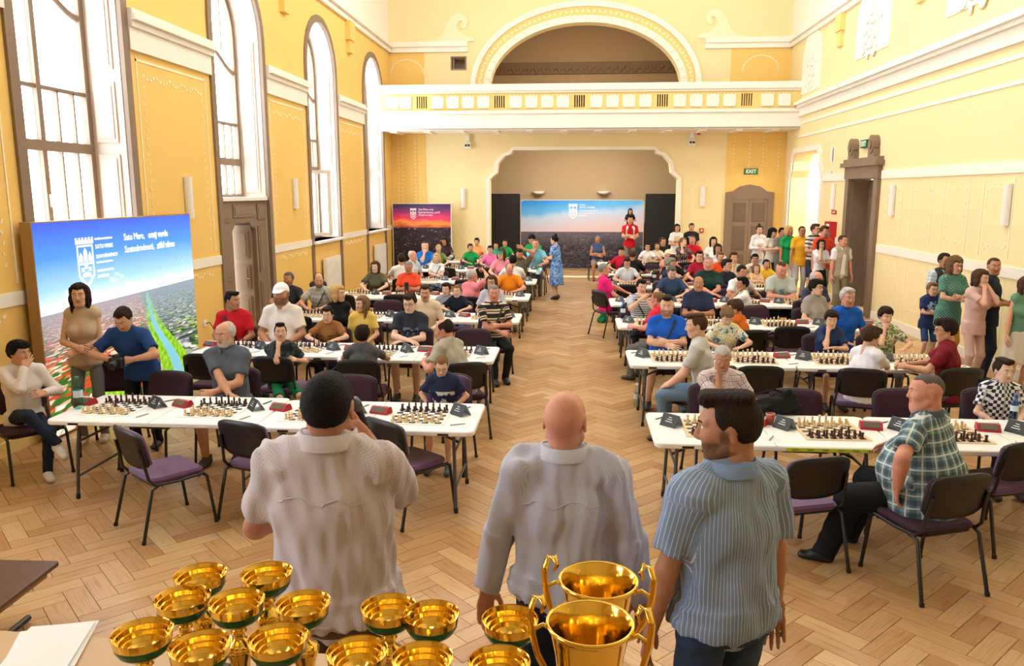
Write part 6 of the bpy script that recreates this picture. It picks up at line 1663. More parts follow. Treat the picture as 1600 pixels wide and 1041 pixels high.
jeans, djeans, blackp, navyp, khaki, greyp = C('blue_jeans', (104, 132, 158)), C('dark_jeans', (38, 46, 62)), C('black_trousers', (24, 24, 26)), C('navy_trousers', (28, 34, 54)), C('khaki', (176, 156, 120)), C('grey_trousers', (108, 108, 106))
# ---------------- the three men in the foreground
r1 = P('man in a pale dotted short-sleeved shirt seen from behind, holding a microphone', 512, 560, 2.78, 2, sit=False, lean=0.03, fat=1.18, kind='man', skin='tan', hair=('buzz', 'black'), shirt=dots_mat('dotted_shirt', (210, 200, 202), (172, 150, 156), 0.0085, 0.17), collar=True,
       pants=C('brown_trousers', (104, 84, 60)), arms=((-.16, .30, 1.34), (.06, .235, 1.66)), elbows=((-.75, -.35, -1), (.55, .12, -1)), hands=('relaxed', 'hold'), hem=.02, shoes=(50, 40, 34), q=0.0085, nl=.082, ripple=1.5, yoke=True)
r2 = P('bald man in a light blue long-sleeved shirt and dark jeans, seen from behind', 884, 606, 3.10, -4, sit=False, lean=0.02, fat=1.10, skin='ruddy', hair=('bald', 'grey'), shirt=stripe_mat('pale_blue_weave', (206, 208, 222), (186, 190, 210), 0.006, 0.5, 'x'), sleeve='long', collar=True, untucked=False,
       pants=djeans, arms=((-.315, .05, .90), (.315, .05, .88)), elbows=((-1, -.8, 0), (1, -.8, 0)), hem=.035, belt=True, head=(-6, 0), shoes=(34, 30, 28), q=0.0085, nl=.098, ripple=1.5, yoke=True)
r3 = P('bearded man in a blue pinstriped short-sleeved shirt and jeans, head in profile', 1138, 612, 2.92, 28, sit=False, lean=0.03, fat=1.12, skin='tan', hair=('fade', 'dark'), beard=True, shirt=stripe_mat('blue_pinstripe', (128, 152, 186), (210, 212, 214), 0.0145, 0.82, 'x'), collar=True,
       pants=C('mid_jeans', (52, 70, 96)), arms=((-.27, .10, .85), (.30, .06, .86)), elbows=((-.8, -1, 0), (1, -.8, 0)), head=(52, -3), hem=.03, shoes=(40, 38, 36), q=0.0085, ripple=1.5)
# microphone
def mic(person_r, i):
    t = empty('microphone', (0, 0, 0)); R = person_r['root']; h = person_r['hands'][i]
    M = Matrix.Translation(R.location) @ Matrix.Rotation(R.rotation_euler[2], 4, 'Z')
    w = M @ Vector(tuple(h + np.array([-.02, .05, .06]))); t.location = w; t.rotation_euler = (0.5, -0.2, 0)
    q = MB(); q.tube([(0, 0, -.13), (0, 0, .05)], [.011, .016], 10); q.build('handle', M_black, t)
    q = MB(); q.lathe([(.001, .04), (.022, .05), (.027, .075), (.02, .10), (.001, .108)], 14); q.build('mesh_head', M_greym, t)
    return tag(t, 'black hand microphone held by the man in the dotted shirt', 'microphone')
mic(r1, 1)
# ---------------- left front corner
P('man in a white shirt with crossed legs sitting left of the first table', 28, 533, 6.85, -128, lean=0.06, twist=-6, skin='mid', hair=('full', 'black'), shirt=C('white_linen', (236, 228, 226)), sleeve='long', collar=True, pants=C('ink_jeans', (34, 42, 62)), arms=((-.12, .26, .78), 'mouth'),
  legs=((-.02, .46, .085), (-.10, .62, .36)), shoes=(226, 224, 220), head=(25, -4))
P('woman in a beige sleeveless top and grey jeans standing before the city panel', 122, 443, 7.72, 196, sit=False, kind='woman', skin='fair', hair=('long', 'dark'), shirt=C('beige_knit', (202, 178, 150)), sleeve='none', pants=C('grey_jeans', (124, 130, 132)), arms=((.02, .23, 1.03), (.0, .26, 1.07)), elbows=((-1, -.7, -.3), (1, -.7, -.3)), shoes=(226, 206, 184), head=(4, 2), hem=-.03)
r = P('man in a blue T-shirt bending over a black camera in his hands', 192, 478, 7.35, 184, sit=False, lean=0.55, skin='mid', fat=1.12, hair=('crop', 'dark'), shirt=C('royal_navy', (36, 70, 128)), pants=blackp, arms=((-.10, .44, 1.02), (.10, .44, 1.02)), elbows=((-1, .1, -.3), (1, .1, -.3)), hands=('hold', 'hold'), head=(0, -32), shoes=(40, 40, 42))
def at_person(r, v):
    R = r['root']; M = Matrix.Translation(R.location) @ Matrix.Rotation(R.rotation_euler[2], 4, 'Z'); return M @ Vector(tuple(float(a) for a in v)), R.rotation_euler[2]
hm = (r['hands'][0] + r['hands'][1]) / 2
w, rz = at_person(r, hm + np.array([0, .09, -.01])); t = empty('photo_camera', w, rz); tag(t, 'black photo camera held by the man in the blue T-shirt', 'camera')
q = MB(); slab(q, 0.14, 0.07, -.05, .05, .02, .01, 3); q.build('camera_body', M_black, t); q = MB(); q.tube([(0, .03, 0), (0, .11, -.02)], [.036, .04], 14); q.build('lens', M_black, t); q = MB(); q.cbox((0, 0, .06), (.05, .05, .03)); q.build('viewfinder', M_black, t)
P('grey-bearded bald man in a slate polo shirt sitting behind the first table', 350, 502, 7.42, 182, lean=0.10, skin='mid', fat=1.12, hair=('balding', 'white'), beard=True, shirt=C('slate_polo', (92, 100, 112)), collar=True, pants=C('olive_shorts', (120, 112, 80)), shorts=True, arms=((.06, .30, .72), (-.12, .34, .70)), elbows=((-1, -.2, -.3), (1, -.2, -.3)), legs=((-.12, .25, .085), (.14, .36, .085)), shoes=(64, 54, 44), head=(-14, -4))
P('small boy with glasses in a printed navy T-shirt looking down', 690, 556, 7.28, 176, lean=0.22, kind='child', skin='fair', hair=('buzz', 'light'), shirt=ink_mat('navy_print', (26, 36, 72), (214, 214, 220), .58, .76, .12, 9), pants=C('teal_shorts', (40, 120, 110)), shorts=True, arms=((-.16, .18, .60), (.16, .18, .60)), head=(12, -26), glasses='steel', shoes=(70, 92, 110))
# ---------------- second row, window side
P('man in a red T-shirt with a shoulder strap looking to the side', 362, 456, 10.05, 186, skin='tan', hair=('fade', 'black'), shirt=C('bright_red', (206, 30, 42)), pants=djeans, arms=('lap', 'lap'), head=(62, 0), strap=1)
P('man in a white shirt wearing a white baseball cap', 438, 442, 9.98, 180, skin='tan', fat=1.22, kind='heavy', hair=('buzz', 'dark'), beard=True, cap=(240, 240, 240), shirt=C('white_short', (238, 230, 222)), collar=True, pants=jeans, arms=('lap', 'lap'), head=(2, -2))
P('boy in a brown printed T-shirt sitting in front of the blonde woman', 512, 480, 9.95, 184, kind='child', skin='fair', hair=('short', 'dark'), shirt=ink_mat('brown_print', (150, 100, 46), (60, 50, 38), .62, .80, .11, 14), pants=djeans, arms=('table', 'table'), head=(-6, -8), lean=.16)
P('blonde woman in a black top turning to the aisle', 528, 445, 10.85, 196, kind='woman', skin='fair', hair=('bob', 'blond'), shirt=C('black_top', (22, 22, 24)), sleeve='none', pants=djeans, arms=('lap', 'lap'), head=(56, 0))
P('girl with long fair hair in a yellow T-shirt', 565, 463, 10.45, 186, kind='child', skin='fair', hair=('long', 'light'), shirt=ink_mat('yellow_print', (232, 196, 92), (226, 140, 60), .66, .82, .09, 12), pants=jeans, arms=('lap', 'down'), head=(-38, 0), lean=.02)
P('teenager with dark glasses in a printed navy T-shirt, arms on the table', 640, 458, 9.95, 178, skin='pale', fat=1.05, hair=('short', 'dark'), shirt=ink_mat('navy_lines', (30, 34, 48), (110, 130, 160), .70, .92, .12, 26), pants=blackp, shorts=True, arms=('crosstable', 'crosstable'), glasses='dark', head=(-3, -14), lean=.2)
P('balding man in a beige polo shirt bending over to the boy', 694, 497, 8.42, 62, skin='ruddy', fat=1.12, hair=('balding', 'dark'), shirt=C('beige_polo', (176, 170, 152)), collar=True, pants=C('dark_brown_trousers', (52, 38, 34)), arms=((-.22, .38, .80), (.10, .42, .82)), head=(22, -14), lean=.42, chair_face=20)
P('boy in a dark patterned T-shirt resting his chin on his fist', 438, 507, 8.42, 214, kind='child', skin='fair', hair=('fade', 'dark'), shirt=splash_mat('dark_leaf_print', [(0, (30, 36, 40)), (.55, (70, 84, 84)), (.62, (28, 32, 38))], 16), pants=C('green_shorts', (24, 120, 70)), shorts=True, arms=((-.15, .25, .80), 'chin'), hands=('relaxed', 'fist'), head=(-12, 14), lean=.1, chair_face=-8)
P('boy with dark hair in a grey T-shirt seen from behind', 566, 510, 8.44, 2, kind='child', skin='mid', hair=('full', 'dark'), shirt=C('grey_tee', (92, 94, 98)), pants=C('brown_shorts', (110, 90, 76)), shorts=True, arms=('table', 'table'), head=(0, 0), lean=.12)
# ---------------- third row, window side
P('man in a black and cream striped polo sitting sideways at the aisle', 772, 445, 11.05, 205, skin='ruddy', fat=1.08, hair=('crop', 'grey'), shirt=stripe_mat('rugby_stripe', (30, 30, 40), (226, 208, 170), 0.115, 0.52, 'z', (30, 30, 40), 0.75), collar=True, pants=blackp, arms=((.0, .26, .92), (.0, .0, .0)) if False else ('cross', (-.02, .30, .70)), strap=-1, head=(-16, 0), chair_face=178, legs=((-.04, .42, .085), (.14, .48, .085)), shoes=(36, 34, 34))
P('grey-haired man with moustache in a dark shirt by the window wall', 450, 425, 12.8, 184, skin='tan', hair=('crop', 'salt'), beard=True, shirt=C('charcoal_shirt', (50, 52, 54)), pants=djeans, arms=('table', 'table'), head=(-6, 0))
P('balding man in a grey checked shirt bowed over his board', 498, 426, 12.75, 178, skin='mid', hair=('balding', 'dark'), beard=True, shirt=plaid_mat('grey_check', (176, 176, 166), (140, 146, 146), (206, 204, 190), 0.07), collar=True, pants=djeans, arms=('table', 'table'), head=(20, -16), lean=.18, strap=-1)
P('young man in a cream shirt leaning forward beside two boys', 664, 445, 11.3, 188, skin='mid', hair=('short', 'brown'), shirt=C('cream_shirt', (236, 214, 186)), collar=True, sleeve='long', pants=khaki, arms=('lap', 'lap'), head=(0, -4), lean=.2)
P('boy in a light grey T-shirt next to a boy in navy', 697, 443, 12.75, 182, kind='child', skin='fair', hair=('short', 'dark'), shirt=C('melange_grey', (152, 160, 168)), pants=C('denim_shorts', (84, 112, 156)), shorts=True, arms=('lap', 'lap'), head=(-10, -4))
P('boy in a navy T-shirt next to a boy in light grey', 714, 446, 12.72, 180, kind='child', skin='fair', hair=('crop', 'light'), shirt=C('ink_tee', (26, 32, 46)), pants=C('denim_shorts', (84, 112, 156)), shorts=True, arms=('table', 'table'), head=(-4, -2))
P('woman with brown bobbed hair behind the man in stripes', 768, 430, 12.6, 180, kind='woman', skin='mid', hair=('bob', 'brown'), shirt=C('lilac_grey', (186, 188, 204)), pants=djeans, arms=('lap', 'lap'), glasses='dark', head=(-4, 0))
# ---------------- fourth row, window side
P('girl with very long brown hair in an olive T-shirt', 586, 408, 15.3, 182, kind='woman', skin='pale', hair=('long', 'brown'), shirt=C('olive_tee', (92, 88, 68)), pants=djeans, arms=('table', 'table'), head=(-6, -2))
r = P('man in an orange-red T-shirt holding up a phone', 638, 408, 15.2, 184, skin='tan', hair=('crop', 'grey'), shirt=C('coral_red', (236, 84, 50)), pants=djeans, arms=('phone', 'phone'), hands=('hold', 'hold'), glasses='red', head=(8, -10))
w, rz = at_person(r, (r['hands'][0] + r['hands'][1]) / 2 + np.array([0, .08, .05])); q = MB(); q.cbox((0, 0, 0), (.075, .01, .15)); o = q.build('mobile_phone', M_black, None, loc=w); o.rotation_euler = (0, 0, rz); tag(o, 'black phone held up by the man in orange-red', 'phone')
q = MB(); q.cbox((0, -.006, 0), (.066, .002, .13)); q.build('phone_screen', mat('screen_blue', (60, 80, 110), .2), o)
P('grey-haired man in a pink shirt with his back turned, fist raised', 738, 420, 13.75, -42, skin='ruddy', hair=('crop', 'white'), shirt=C('pink_shirt', (240, 140, 150)), pants=greyp, arms=('table', (.16, .26, 1.26)), hands=('relaxed', 'fist'), head=(0, 0), lean=.14, chair_face=0)
P('bald man in an orange shirt looking down at the board', 796, 411, 15.2, 182, skin='ruddy', fat=1.15, hair=('balding', 'salt'), shirt=C('orange_shirt', (238, 138, 30)), collar=True, pants=khaki, arms=('table', 'table'), head=(4, -28), lean=.2)
# ---------------- farther rows, window side
P('boy in a white T-shirt with a dark strap seen from behind', 627, 396, 16.6, 20, skin='mid', hair=('short', 'dark'), shirt=C('plain_white', (238, 238, 238)), pants=djeans, arms=('table', 'table'), strap=1)
P('old bald man in a pale grey shirt shown in profile', 645, 391, 17.85, 236, skin='ruddy', hair=('balding', 'white'), shirt=C('pale_grey', (204, 206, 212)), collar=True, pants=greyp, arms=('lap', 'lap'), lean=.12)
P('blonde woman in a white T-shirt facing the room', 682, 396, 17.9, 180, kind='woman', skin='fair', hair=('bob', 'blond'), shirt=C('white_blue', (226, 232, 240)), pants=jeans, arms=('crosstable', 'crosstable'), strap=-1)
P('dark-haired man in a white T-shirt seen from behind', 801, 398, 16.35, 12, skin='mid', hair=('crop', 'black'), shirt=C('plain_white', (238, 238, 238)), pants=djeans, arms=('table', 'table'))
P('man in an olive T-shirt with his hand on top of his head', 812, 388, 17.9, 184, skin='tan', hair=('fade', 'dark'), beard=True, shirt=C('army_green', (96, 94, 76)), pants=khaki, arms=('crown', 'table'), head=(4, -18))
P('heavy man in a bright blue T-shirt with his hand at his mouth', 664, 377, 20.3, 196, skin='fair', fat=1.3, kind='heavy', hair=('buzz', 'brown'), shirt=C('bright_blue', (30, 112, 206)), pants=djeans, arms=('crosstable', 'mouth'), head=(12, -6))
P('woman in pink wearing a green cap, long brown hair', 783, 388, 18.0, 186, kind='woman', skin='fair', hair=('long', 'brown'), cap=(40, 132, 104), shirt=C('rose_pink', (240, 150, 166)), pants=jeans, arms=('table', 'table'), head=(-20, -6))
P('boy in a pink T-shirt beside the woman with the green cap', 766, 384, 20.5, 188, kind='child', skin='mid', hair=('short', 'black'), shirt=C('candy_pink', (236, 120, 176)), pants=jeans, arms=('table', 'table'), head=(-6, -4))
P('man in a light blue shirt leaning his chin on his hand', 837, 373, 20.6, 178, skin='ruddy', hair=('buzz', 'salt'), shirt=C('sky_blue', (122, 194, 214)), pants=greyp, arms=('table', 'chin'), hands=('relaxed', 'fist'), head=(0, -2), lean=.2)
P('dark-haired man in a green T-shirt bending away near the stage backdrop', 832, 366, 23.0, 150, skin='mid', hair=('short', 'black'), shirt=C('kelly_green', (26, 164, 82)), pants=djeans, arms=('table', 'table'), head=(0, -34), lean=.35)
P('small child in a green T-shirt alone at a far table', 735, 381, 21.3, 200, kind='child', skin='mid', hair=('short', 'brown'), shirt=C('leaf_green', (34, 160, 84)), pants=djeans, arms=('table', 'table'))
P('boy in a light orange T-shirt against the pale back wall', 745, 372, 23.3, 182, kind='child', skin='mid', hair=('short', 'black'), shirt=C('peach_orange', (246, 172, 110)), pants=djeans, arms=('table', 'table'), head=(0, -4))
P('small blond child in green behind the blonde woman', 685, 382, 20.6, 190, kind='child', skin='pale', hair=('crop', 'blond'), shirt=C('moss_green', (110, 140, 70)), pants=djeans, arms=('table', 'table'), head=(-12, -16))
P('dark-haired woman in dark clothes before the sunset panel', 695, 370, 22.9, 178, kind='woman', skin='tan', hair=('long', 'dark'), shirt=C('dark_plum', (62, 40, 44)), pants=djeans, arms=('table', 'table'), head=(-20, -16))
P('boy in a sea-green T-shirt behind the boy in pink', 775, 378, 23.0, 184, kind='child', skin='mid', hair=('short', 'black'), shirt=C('sea_green', (60, 168, 130)), pants=djeans, arms=('table', 'table'), head=(0, -4))
P('boy in a green T-shirt before the black screen', 789, 374, 23.1, 182, kind='child', skin='mid', hair=('short', 'dark'), shirt=C('leaf_green', (34, 160, 84)), pants=djeans, arms=('table', 'table'))
P('woman in a blue patterned dress standing in the aisle', 866, 368, 19.65, 64, sit=False, kind='woman', fat=1.12, lean=.12, skin='fair', hair=('bun', 'black'), shirt=splash_mat('blue_floral', [(0, (58, 104, 190)), (.45, (150, 190, 230)), (.55, (70, 124, 206)), (.7, (214, 226, 240))], 13), skirt='dress', arms=('front', (.10, .36, 1.02)), shoes=(60, 40, 34), head=(0, -8))
# ---------------- far right area and standing people
P('man in a sleeveless blue shirt and shorts sitting with folded arms before the backdrop', 934, 368, 24.3, 182, skin='tan', hair=('buzz', 'grey'), shirt=C('steel_blue', (70, 92, 132)), sleeve='none', pants=C('grey_shorts', (150, 138, 128)), shorts=True, arms=('cross', 'cross'), fat=1.12, shoes=(150, 60, 80))
rs = P('man in a red T-shirt standing with folded arms, a child on his shoulders', 985, 337, 25.6, 182, sit=False, skin='mid', hair=('short', 'black'), shirt=C('sport_red', (206, 26, 44)), pants=C('sage_trousers', (124, 132, 112)), arms=('cross', 'cross'))
pz_ = rs['root'].location; z0 = 1.47 * rs['s']
person('little girl with dark hair riding on the shoulders of the man in red', pz_[0], pz_[1] + .03, 182, sit=True, s=.62, seat=z0 - .06, kind='child', skin='mid', hair=('long', 'black'), shirt=C('dark_top', (40, 38, 44)), pants=C('white_stripe_leggings', (230, 216, 214)), arms=((-.10, .16, z0 + .12), (.10, .16, z0 + .12)), legs=((-.20, .24, z0 - .34), (.20, .24, z0 - .34)), shoes=(236, 232, 228))
P('boy in a red T-shirt turned sideways at the far aisle table', 971, 385, 19.8, 158, kind='child', skin='mid', hair=('short', 'dark'), shirt=C('crimson', (196, 28, 54)), pants=djeans, arms=('table', 'table'), head=(26, -18), lean=.2)
P('man with glasses in a pale grey polo looking down at his board', 980, 402, 17.1, 180, skin='mid', hair=('short', 'dark'), shirt=C('ice_grey', (206, 210, 220)), collar=True, pants=djeans, arms=('table', 'table'), glasses='dark', head=(0, -22), lean=.14)
P('shaven-headed man in black seen from behind', 989, 390, 18.25, -12, skin='tan', hair=('buzz', 'brown'), shirt=C('jet_black', (26, 26, 30)), pants=djeans, arms=('table', 'table'), lean=.2)
P('grey-haired man in a magenta polo leaning back at the aisle', 945, 411, 14.65, -78, skin='ruddy', fat=1.15, hair=('buzz', 'grey'), shirt=C('magenta_polo', (230, 34, 120)), collar=True, pants=C('charcoal_trousers', (50, 50, 58)), arms=('table', 'lap'), lean=-.14, head=(-4, 0), chair_face=-60, shoes=(60, 40, 40))
P('boy in a printed white T-shirt at a far table, left of a girl', 1012, 380, 22.35, 180, kind='child', skin='mid', hair=('short', 'black'), shirt=C('plain_white', (238, 238, 238)), pants=djeans, arms=('table', 'table'), glasses='dark')
P('girl in a cream T-shirt right of the boy in white', 1027, 379, 22.4, 180, kind='child', skin='mid', hair=('pony', 'brown'), shirt=C('cream_tee', (230, 214, 196)), pants=djeans, arms=('table', 'table'))
P('woman with glasses in dark clothes before the black screen', 1036, 371, 22.6, 200, kind='woman', skin='mid', hair=('pony', 'brown'), shirt=C('dark_brown_top', (52, 44, 44)), pants=djeans, arms=('table', 'table'), glasses='red')
P('woman standing in a white T-shirt with beige print', 1058, 350, 24.2, 186, sit=False, kind='woman', fat=1.15, skin='mid', hair=('bob', 'dark'), shirt=ink_mat('white_beige_print', (236, 234, 232), (206, 178, 136), 1.10, 1.36, .11, 3), pants=jeans, arms=('down', 'front'))
P('boy standing in a black T-shirt by the back wall', 1081, 349, 24.4, 178, sit=False, skin='mid', hair=('short', 'brown'), shirt=ink_mat('black_print', (26, 26, 28), (210, 210, 210), 1.28, 1.33, .10, 40), pants=djeans, arms=('down', 'down'))
P('woman in a dark patterned dress looking aside', 1068, 371, 22.4, 196, kind='woman', skin='fair', hair=('pony', 'light'), shirt=splash_mat('dark_floral', [(0, (60, 54, 70)), (.5, (150, 110, 100)), (.6, (50, 50, 62))], 15), pants=djeans, arms=('table', 'cheek'), head=(20, 0))
P('bald man in bright red bowed at a far table', 1082, 368, 22.9, 160, skin='ruddy', hair=('buzz', 'light'), shirt=C('pure_red', (224, 34, 50)), pants=djeans, arms=('table', 'table'), lean=.3)
P('woman with long dark hair in a white T-shirt near the double door', 1115, 370, 22.6, 178, kind='woman', skin='fair', hair=('long', 'black'), shirt=C('plain_white', (238, 238, 238)), pants=jeans, arms=('table', 'table'))
P('girl with long dark hair in white before the woman in white', 1122, 381, 19.85, 180, kind='child', skin='tan', hair=('long', 'dark'), shirt=C('soft_white', (228, 226, 228)), pants=jeans, arms=('table', 'table'))
P('man in a salmon T-shirt wearing a cream cap', 1046, 390, 18.1, 210, skin='ruddy', hair=('buzz', 'grey'), cap=(232, 216, 186), shirt=C('salmon_tee', (226, 150, 126)), pants=djeans, arms=('table', 'cheek'), lean=.2)
P('dark-haired man in black before the cream cap', 1051, 398, 17.25, 196, skin='tan', hair=('short', 'dark'), shirt=C('jet_black', (26, 26, 30)), pants=djeans, arms=('table', 'table'), lean=.2, head=(-20, -14))
P('grey-haired man with glasses and hand at his cheek', 1048, 403, 15.85, 236, skin='mid', hair=('full', 'grey'), beard=True, shirt=C('dusk_navy', (48, 56, 80)), pants=djeans, arms=('table', 'cheek'), glasses='steel', lean=.1)
P('man in a dark blue T-shirt looking down, arm on the table', 1050, 415, 14.75, 182, skin='fair', hair=('short', 'salt'), shirt=C('petrol_blue', (52, 74, 108)), pants=djeans, arms=('table', 'table'), head=(4, -24), lean=.2)
P('dark-haired man in a patterned shirt with clasped hands', 1003, 437, 12.35, 184, skin='fair', hair=('short', 'black'), shirt=stripe_mat('speckled_stripe', (226, 228, 232), (110, 124, 150), 0.035, 0.55, 'z'), pants=djeans, arms=((-.03, .24, 1.02), (.03, .26, 1.02)), hands=('fist', 'fist'), strap=1, head=(8, -4))
P('bald man in red turned away behind the man in blue', 1027, 455, 11.0, 60, skin='ruddy', hair=('buzz', 'light'), shirt=C('pink_red', (226, 44, 74)), pants=greyp, arms=((-.30, .30, .80), (.08, .18, 1.20)), head=(0, -4), chair_face=20)
P('heavy young man in a bright blue T-shirt with folded arms', 1043, 462, 9.92, 176, skin='fair', fat=1.32, kind='heavy', hair=('fade', 'dark'), beard=True, shirt=C('cobalt', (28, 92, 198)), pants=C('black_shorts', (32, 32, 36)), shorts=True, arms=('cross', 'cross'), strap=-1, lean=.0, head=(-6, -6), legs=((-.20, .42, .085), (.22, .40, .085)), shoes=(70, 76, 84))
P('young man in a light grey T-shirt seen in profile at the second table', 1088, 490, 8.30, 74, skin='fair', hair=('fade', 'brown'), shirt=dots_mat('pale_dot', (206, 204, 200), (176, 176, 174), .02, .2), pants=jeans, arms=('knee', 'knee'), lean=.2, head=(14, -4), chair_face=40)
P('boy in a flowery shirt looking down at the board', 1136, 480, 9.85, 182, kind='child', skin='fair', hair=('full', 'light'), shirt=splash_mat('flower_shirt', [(0, (60, 120, 150)), (.4, (226, 226, 214)), (.5, (210, 190, 70)), (.56, (226, 230, 226)), (.64, (70, 150, 140))], 17), pants=djeans, arms=('table', 'table'), head=(6, -34), lean=.2)
P('boy in an orange T-shirt turned aside behind the flowery shirt', 1150, 468, 10.7, 52, kind='child', skin='mid', hair=('full', 'brown'), shirt=C('rust_orange', (216, 110, 36)), pants=djeans, arms=('table', 'table'), lean=.3, head=(20, -14), chair_face=10)
P('man in a navy T-shirt with folded arms and brown hair', 1092, 431, 12.4, 180, skin='tan', fat=1.08, hair=('balding', 'brown'), shirt=C('deep_navy', (44, 52, 82)), pants=djeans, arms=('cross', 'cross'), head=(-6, 4))
P('bald man in a dark green T-shirt with folded arms on the table', 1107, 400, 15.0, 182, skin='ruddy', hair=('buzz', 'grey'), shirt=C('forest_green', (32, 62, 52)), pants=djeans, arms=('crosstable', 'crosstable'), head=(-4, 0))
P('boy with dark glasses in a dark red T-shirt', 1093, 392, 17.4, 180, kind='child', skin='fair', hair=('short', 'dark'), shirt=C('wine_red', (168, 28, 54)), pants=djeans, arms=('table', 'table'), glasses='dark')
P('small boy in an orange-red T-shirt between two men', 1126, 394, 17.9, 182, kind='child', skin='mid', hair=('short', 'light'), shirt=C('tangerine', (240, 92, 40)), pants=djeans, arms=('table', 'table'))
P('man with glasses in a navy jacket looking up', 1137, 405, 15.72, 216, skin='fair', hair=('full', 'dark'), shirt=C('jacket_navy', (38, 44, 62)), sleeve='long', pants=djeans, arms=('table', 'table'), glasses='steel', head=(0, 6))
P('boy in a cream shirt with hand at his chin', 1147, 394, 17.3, 186, kind='child', skin='mid', hair=('short', 'brown'), shirt=C('cream_tee', (230, 214, 196)), pants=djeans, arms=('table', 'chin'), lean=.1)
P('broad man in a white T-shirt bending to the side', 1160, 414, 14.6, 210, skin='tan', fat=1.1, hair=('crop', 'black'), shirt=C('soft_white', (228, 226, 228)), pants=djeans, arms=((-.30, .36, .78), 'table'), lean=.36, head=(-10, -8))
P('boy in a white T-shirt holding his hand to his face', 1160, 433, 12.98, 84, kind='child', skin='tan', hair=('short', 'black'), shirt=C('plain_white', (238, 238, 238)), pants=djeans, arms=('mouth', 'table'), lean=.16, head=(26, -2), chair_face=20)
P('girl with long straight fair-brown hair at a far wall-side table', 1182, 413, 17.2, 182, kind='child', skin='fair', hair=('long', 'light'), shirt=C('pale_peach', (230, 190, 150)), pants=djeans, arms=('crosstable', 'crosstable'))
P('girl in a yellow T-shirt beside the girl with straight hair', 1198, 406, 17.6, 182, kind='child', skin='mid', hair=('pony', 'black'), shirt=C('sun_yellow', (246, 200, 70)), pants=djeans, arms=('table', 'table'))
P('man with glasses in a cream shirt with a dark strap', 1180, 397, 18.3, 178, skin='mid', hair=('full', 'black'), shirt=C('cream_tee', (230, 214, 196)), pants=djeans, arms=('table', 'table'), glasses='dark', strap=1)
P('big man in a pale grey-green T-shirt leaning on the table', 1222, 408, 14.5, 180, skin='ruddy', fat=1.22, kind='heavy', hair=('buzz', 'brown'), shirt=ink_mat('pale_sage', (186, 196, 188), (90, 140, 160), .72, .92, .06, 8), pants=djeans, arms=('crosstable', 'crosstable'), lean=.34, head=(4, -22))
P('bald man with glasses behind the woman in grey', 1277, 423, 13.2, 204, skin='ruddy', hair=('balding', 'white'), shirt=C('denim_dark', (62, 70, 88)), pants=djeans, arms=('lap', 'lap'), glasses='steel', head=(10, -6), lean=.1)
P('short-haired woman with glasses in a grey T-shirt', 1277, 437, 12.25, 206, kind='woman', fat=1.25, skin='fair', hair=('full', 'black'), shirt=C('warm_grey', (160, 152, 144)), pants=djeans, arms=('lap', 'lap'), glasses='dark', head=(16, 0))
P('old man in a bright blue T-shirt sitting turned to the camera', 1326, 450, 10.75, 196, skin='ruddy', hair=('short', 'white'), shirt=C('azure', (26, 92, 190)), pants=C('navy_jeans', (46, 62, 104)), arms=('lap', 'lap'), head=(-6, -4), lean=.1)
P('boy in a navy T-shirt leaning his cheek on his fist', 1300, 486, 9.85, 186, kind='child', skin='fair', hair=('full', 'dark'), shirt=C('marine', (42, 58, 94)), pants=C('bright_blue_shorts', (36, 76, 190)), shorts=True, arms=('crosstable', 'mouth'), hands=('relaxed', 'fist'), lean=.22, head=(-14, -10))
P('boy in a white polo with dark piping, hand at his forehead', 1362, 510, 8.40, -58, kind='child', skin='fair', hair=('full', 'brown'), shirt=C('polo_white', (238, 238, 242)), collar=True, pants=greyp, shorts=True, arms=('table', 'mouth'), lean=.2, head=(-10, -16), chair_face=-14)
P('boy in a leaf-patterned shirt with hand on his mouth', 1385, 480, 9.9, 180, kind='child', skin='fair', hair=('full', 'dark'), shirt=splash_mat('leaf_shirt', [(0, (120, 140, 90)), (.45, (226, 220, 190)), (.55, (90, 120, 70)), (.65, (210, 200, 150))], 18), pants=greyp, arms=('table', 'mouth'), hands=('relaxed', 'fist'), lean=.16, head=(6, -10))
P('boy with glasses in a dark red T-shirt sitting turned to the boards', 1478, 498, 8.50, 66, skin='mid', hair=('full', 'dark'), shirt=C('maroon', (124, 22, 40)), pants=greyp, shorts=True, arms=((-.12, .44, .80), (.06, .44, .79)), glasses='dark', lean=.14, head=(18, -6), chair_face=10)
# ---------------- first row, wall side
P('grey-haired man in a checked shirt resting his chin in thought', 1130, 540, 7.08, 184, skin='tan', fat=1.1, hair=('crop', 'white'), shirt=plaid_mat('pink_check', (236, 224, 218), (214, 186, 186), (110, 110, 150), .055), collar=True, pants=jeans, arms=((-.16, .30, .775), 'chin'), lean=.18, head=(-12, -14), legs=((-.26, .34, .085), (.12, .36, .085)), shoes=(120, 80, 50))
P('heavy man in a teal plaid shirt and black trousers with his back to the camera', 1447, 583, 5.52, 48, skin='ruddy', fat=2.05, kind='heavy', hair=('buzz', 'salt'), shirt=plaid_mat('teal_plaid', (122, 158, 170), (40, 48, 56), (226, 226, 214), .085), collar=True, pants=blackp, arms=((-.37, .06, .68), (.25, .30, .775)), elbows=((-1, -.2, .3), None), lean=.10, head=(36, -2), chair_face=20, chair_at=(2.40, 5.27), legs=((-.40, .50, .085), (.05, .52, .085)), shoes=(26, 25, 26), hem=-.05)
P('boy in a black and white checkered T-shirt', 1570, 562, 7.12, 178, kind='child', skin='pale', hair=('fade', 'dark'), shirt=check_mat('checker_tee', (236, 236, 238), (34, 36, 56), .030), pants=djeans, arms=('lap', 'lap'), head=(12, -2))
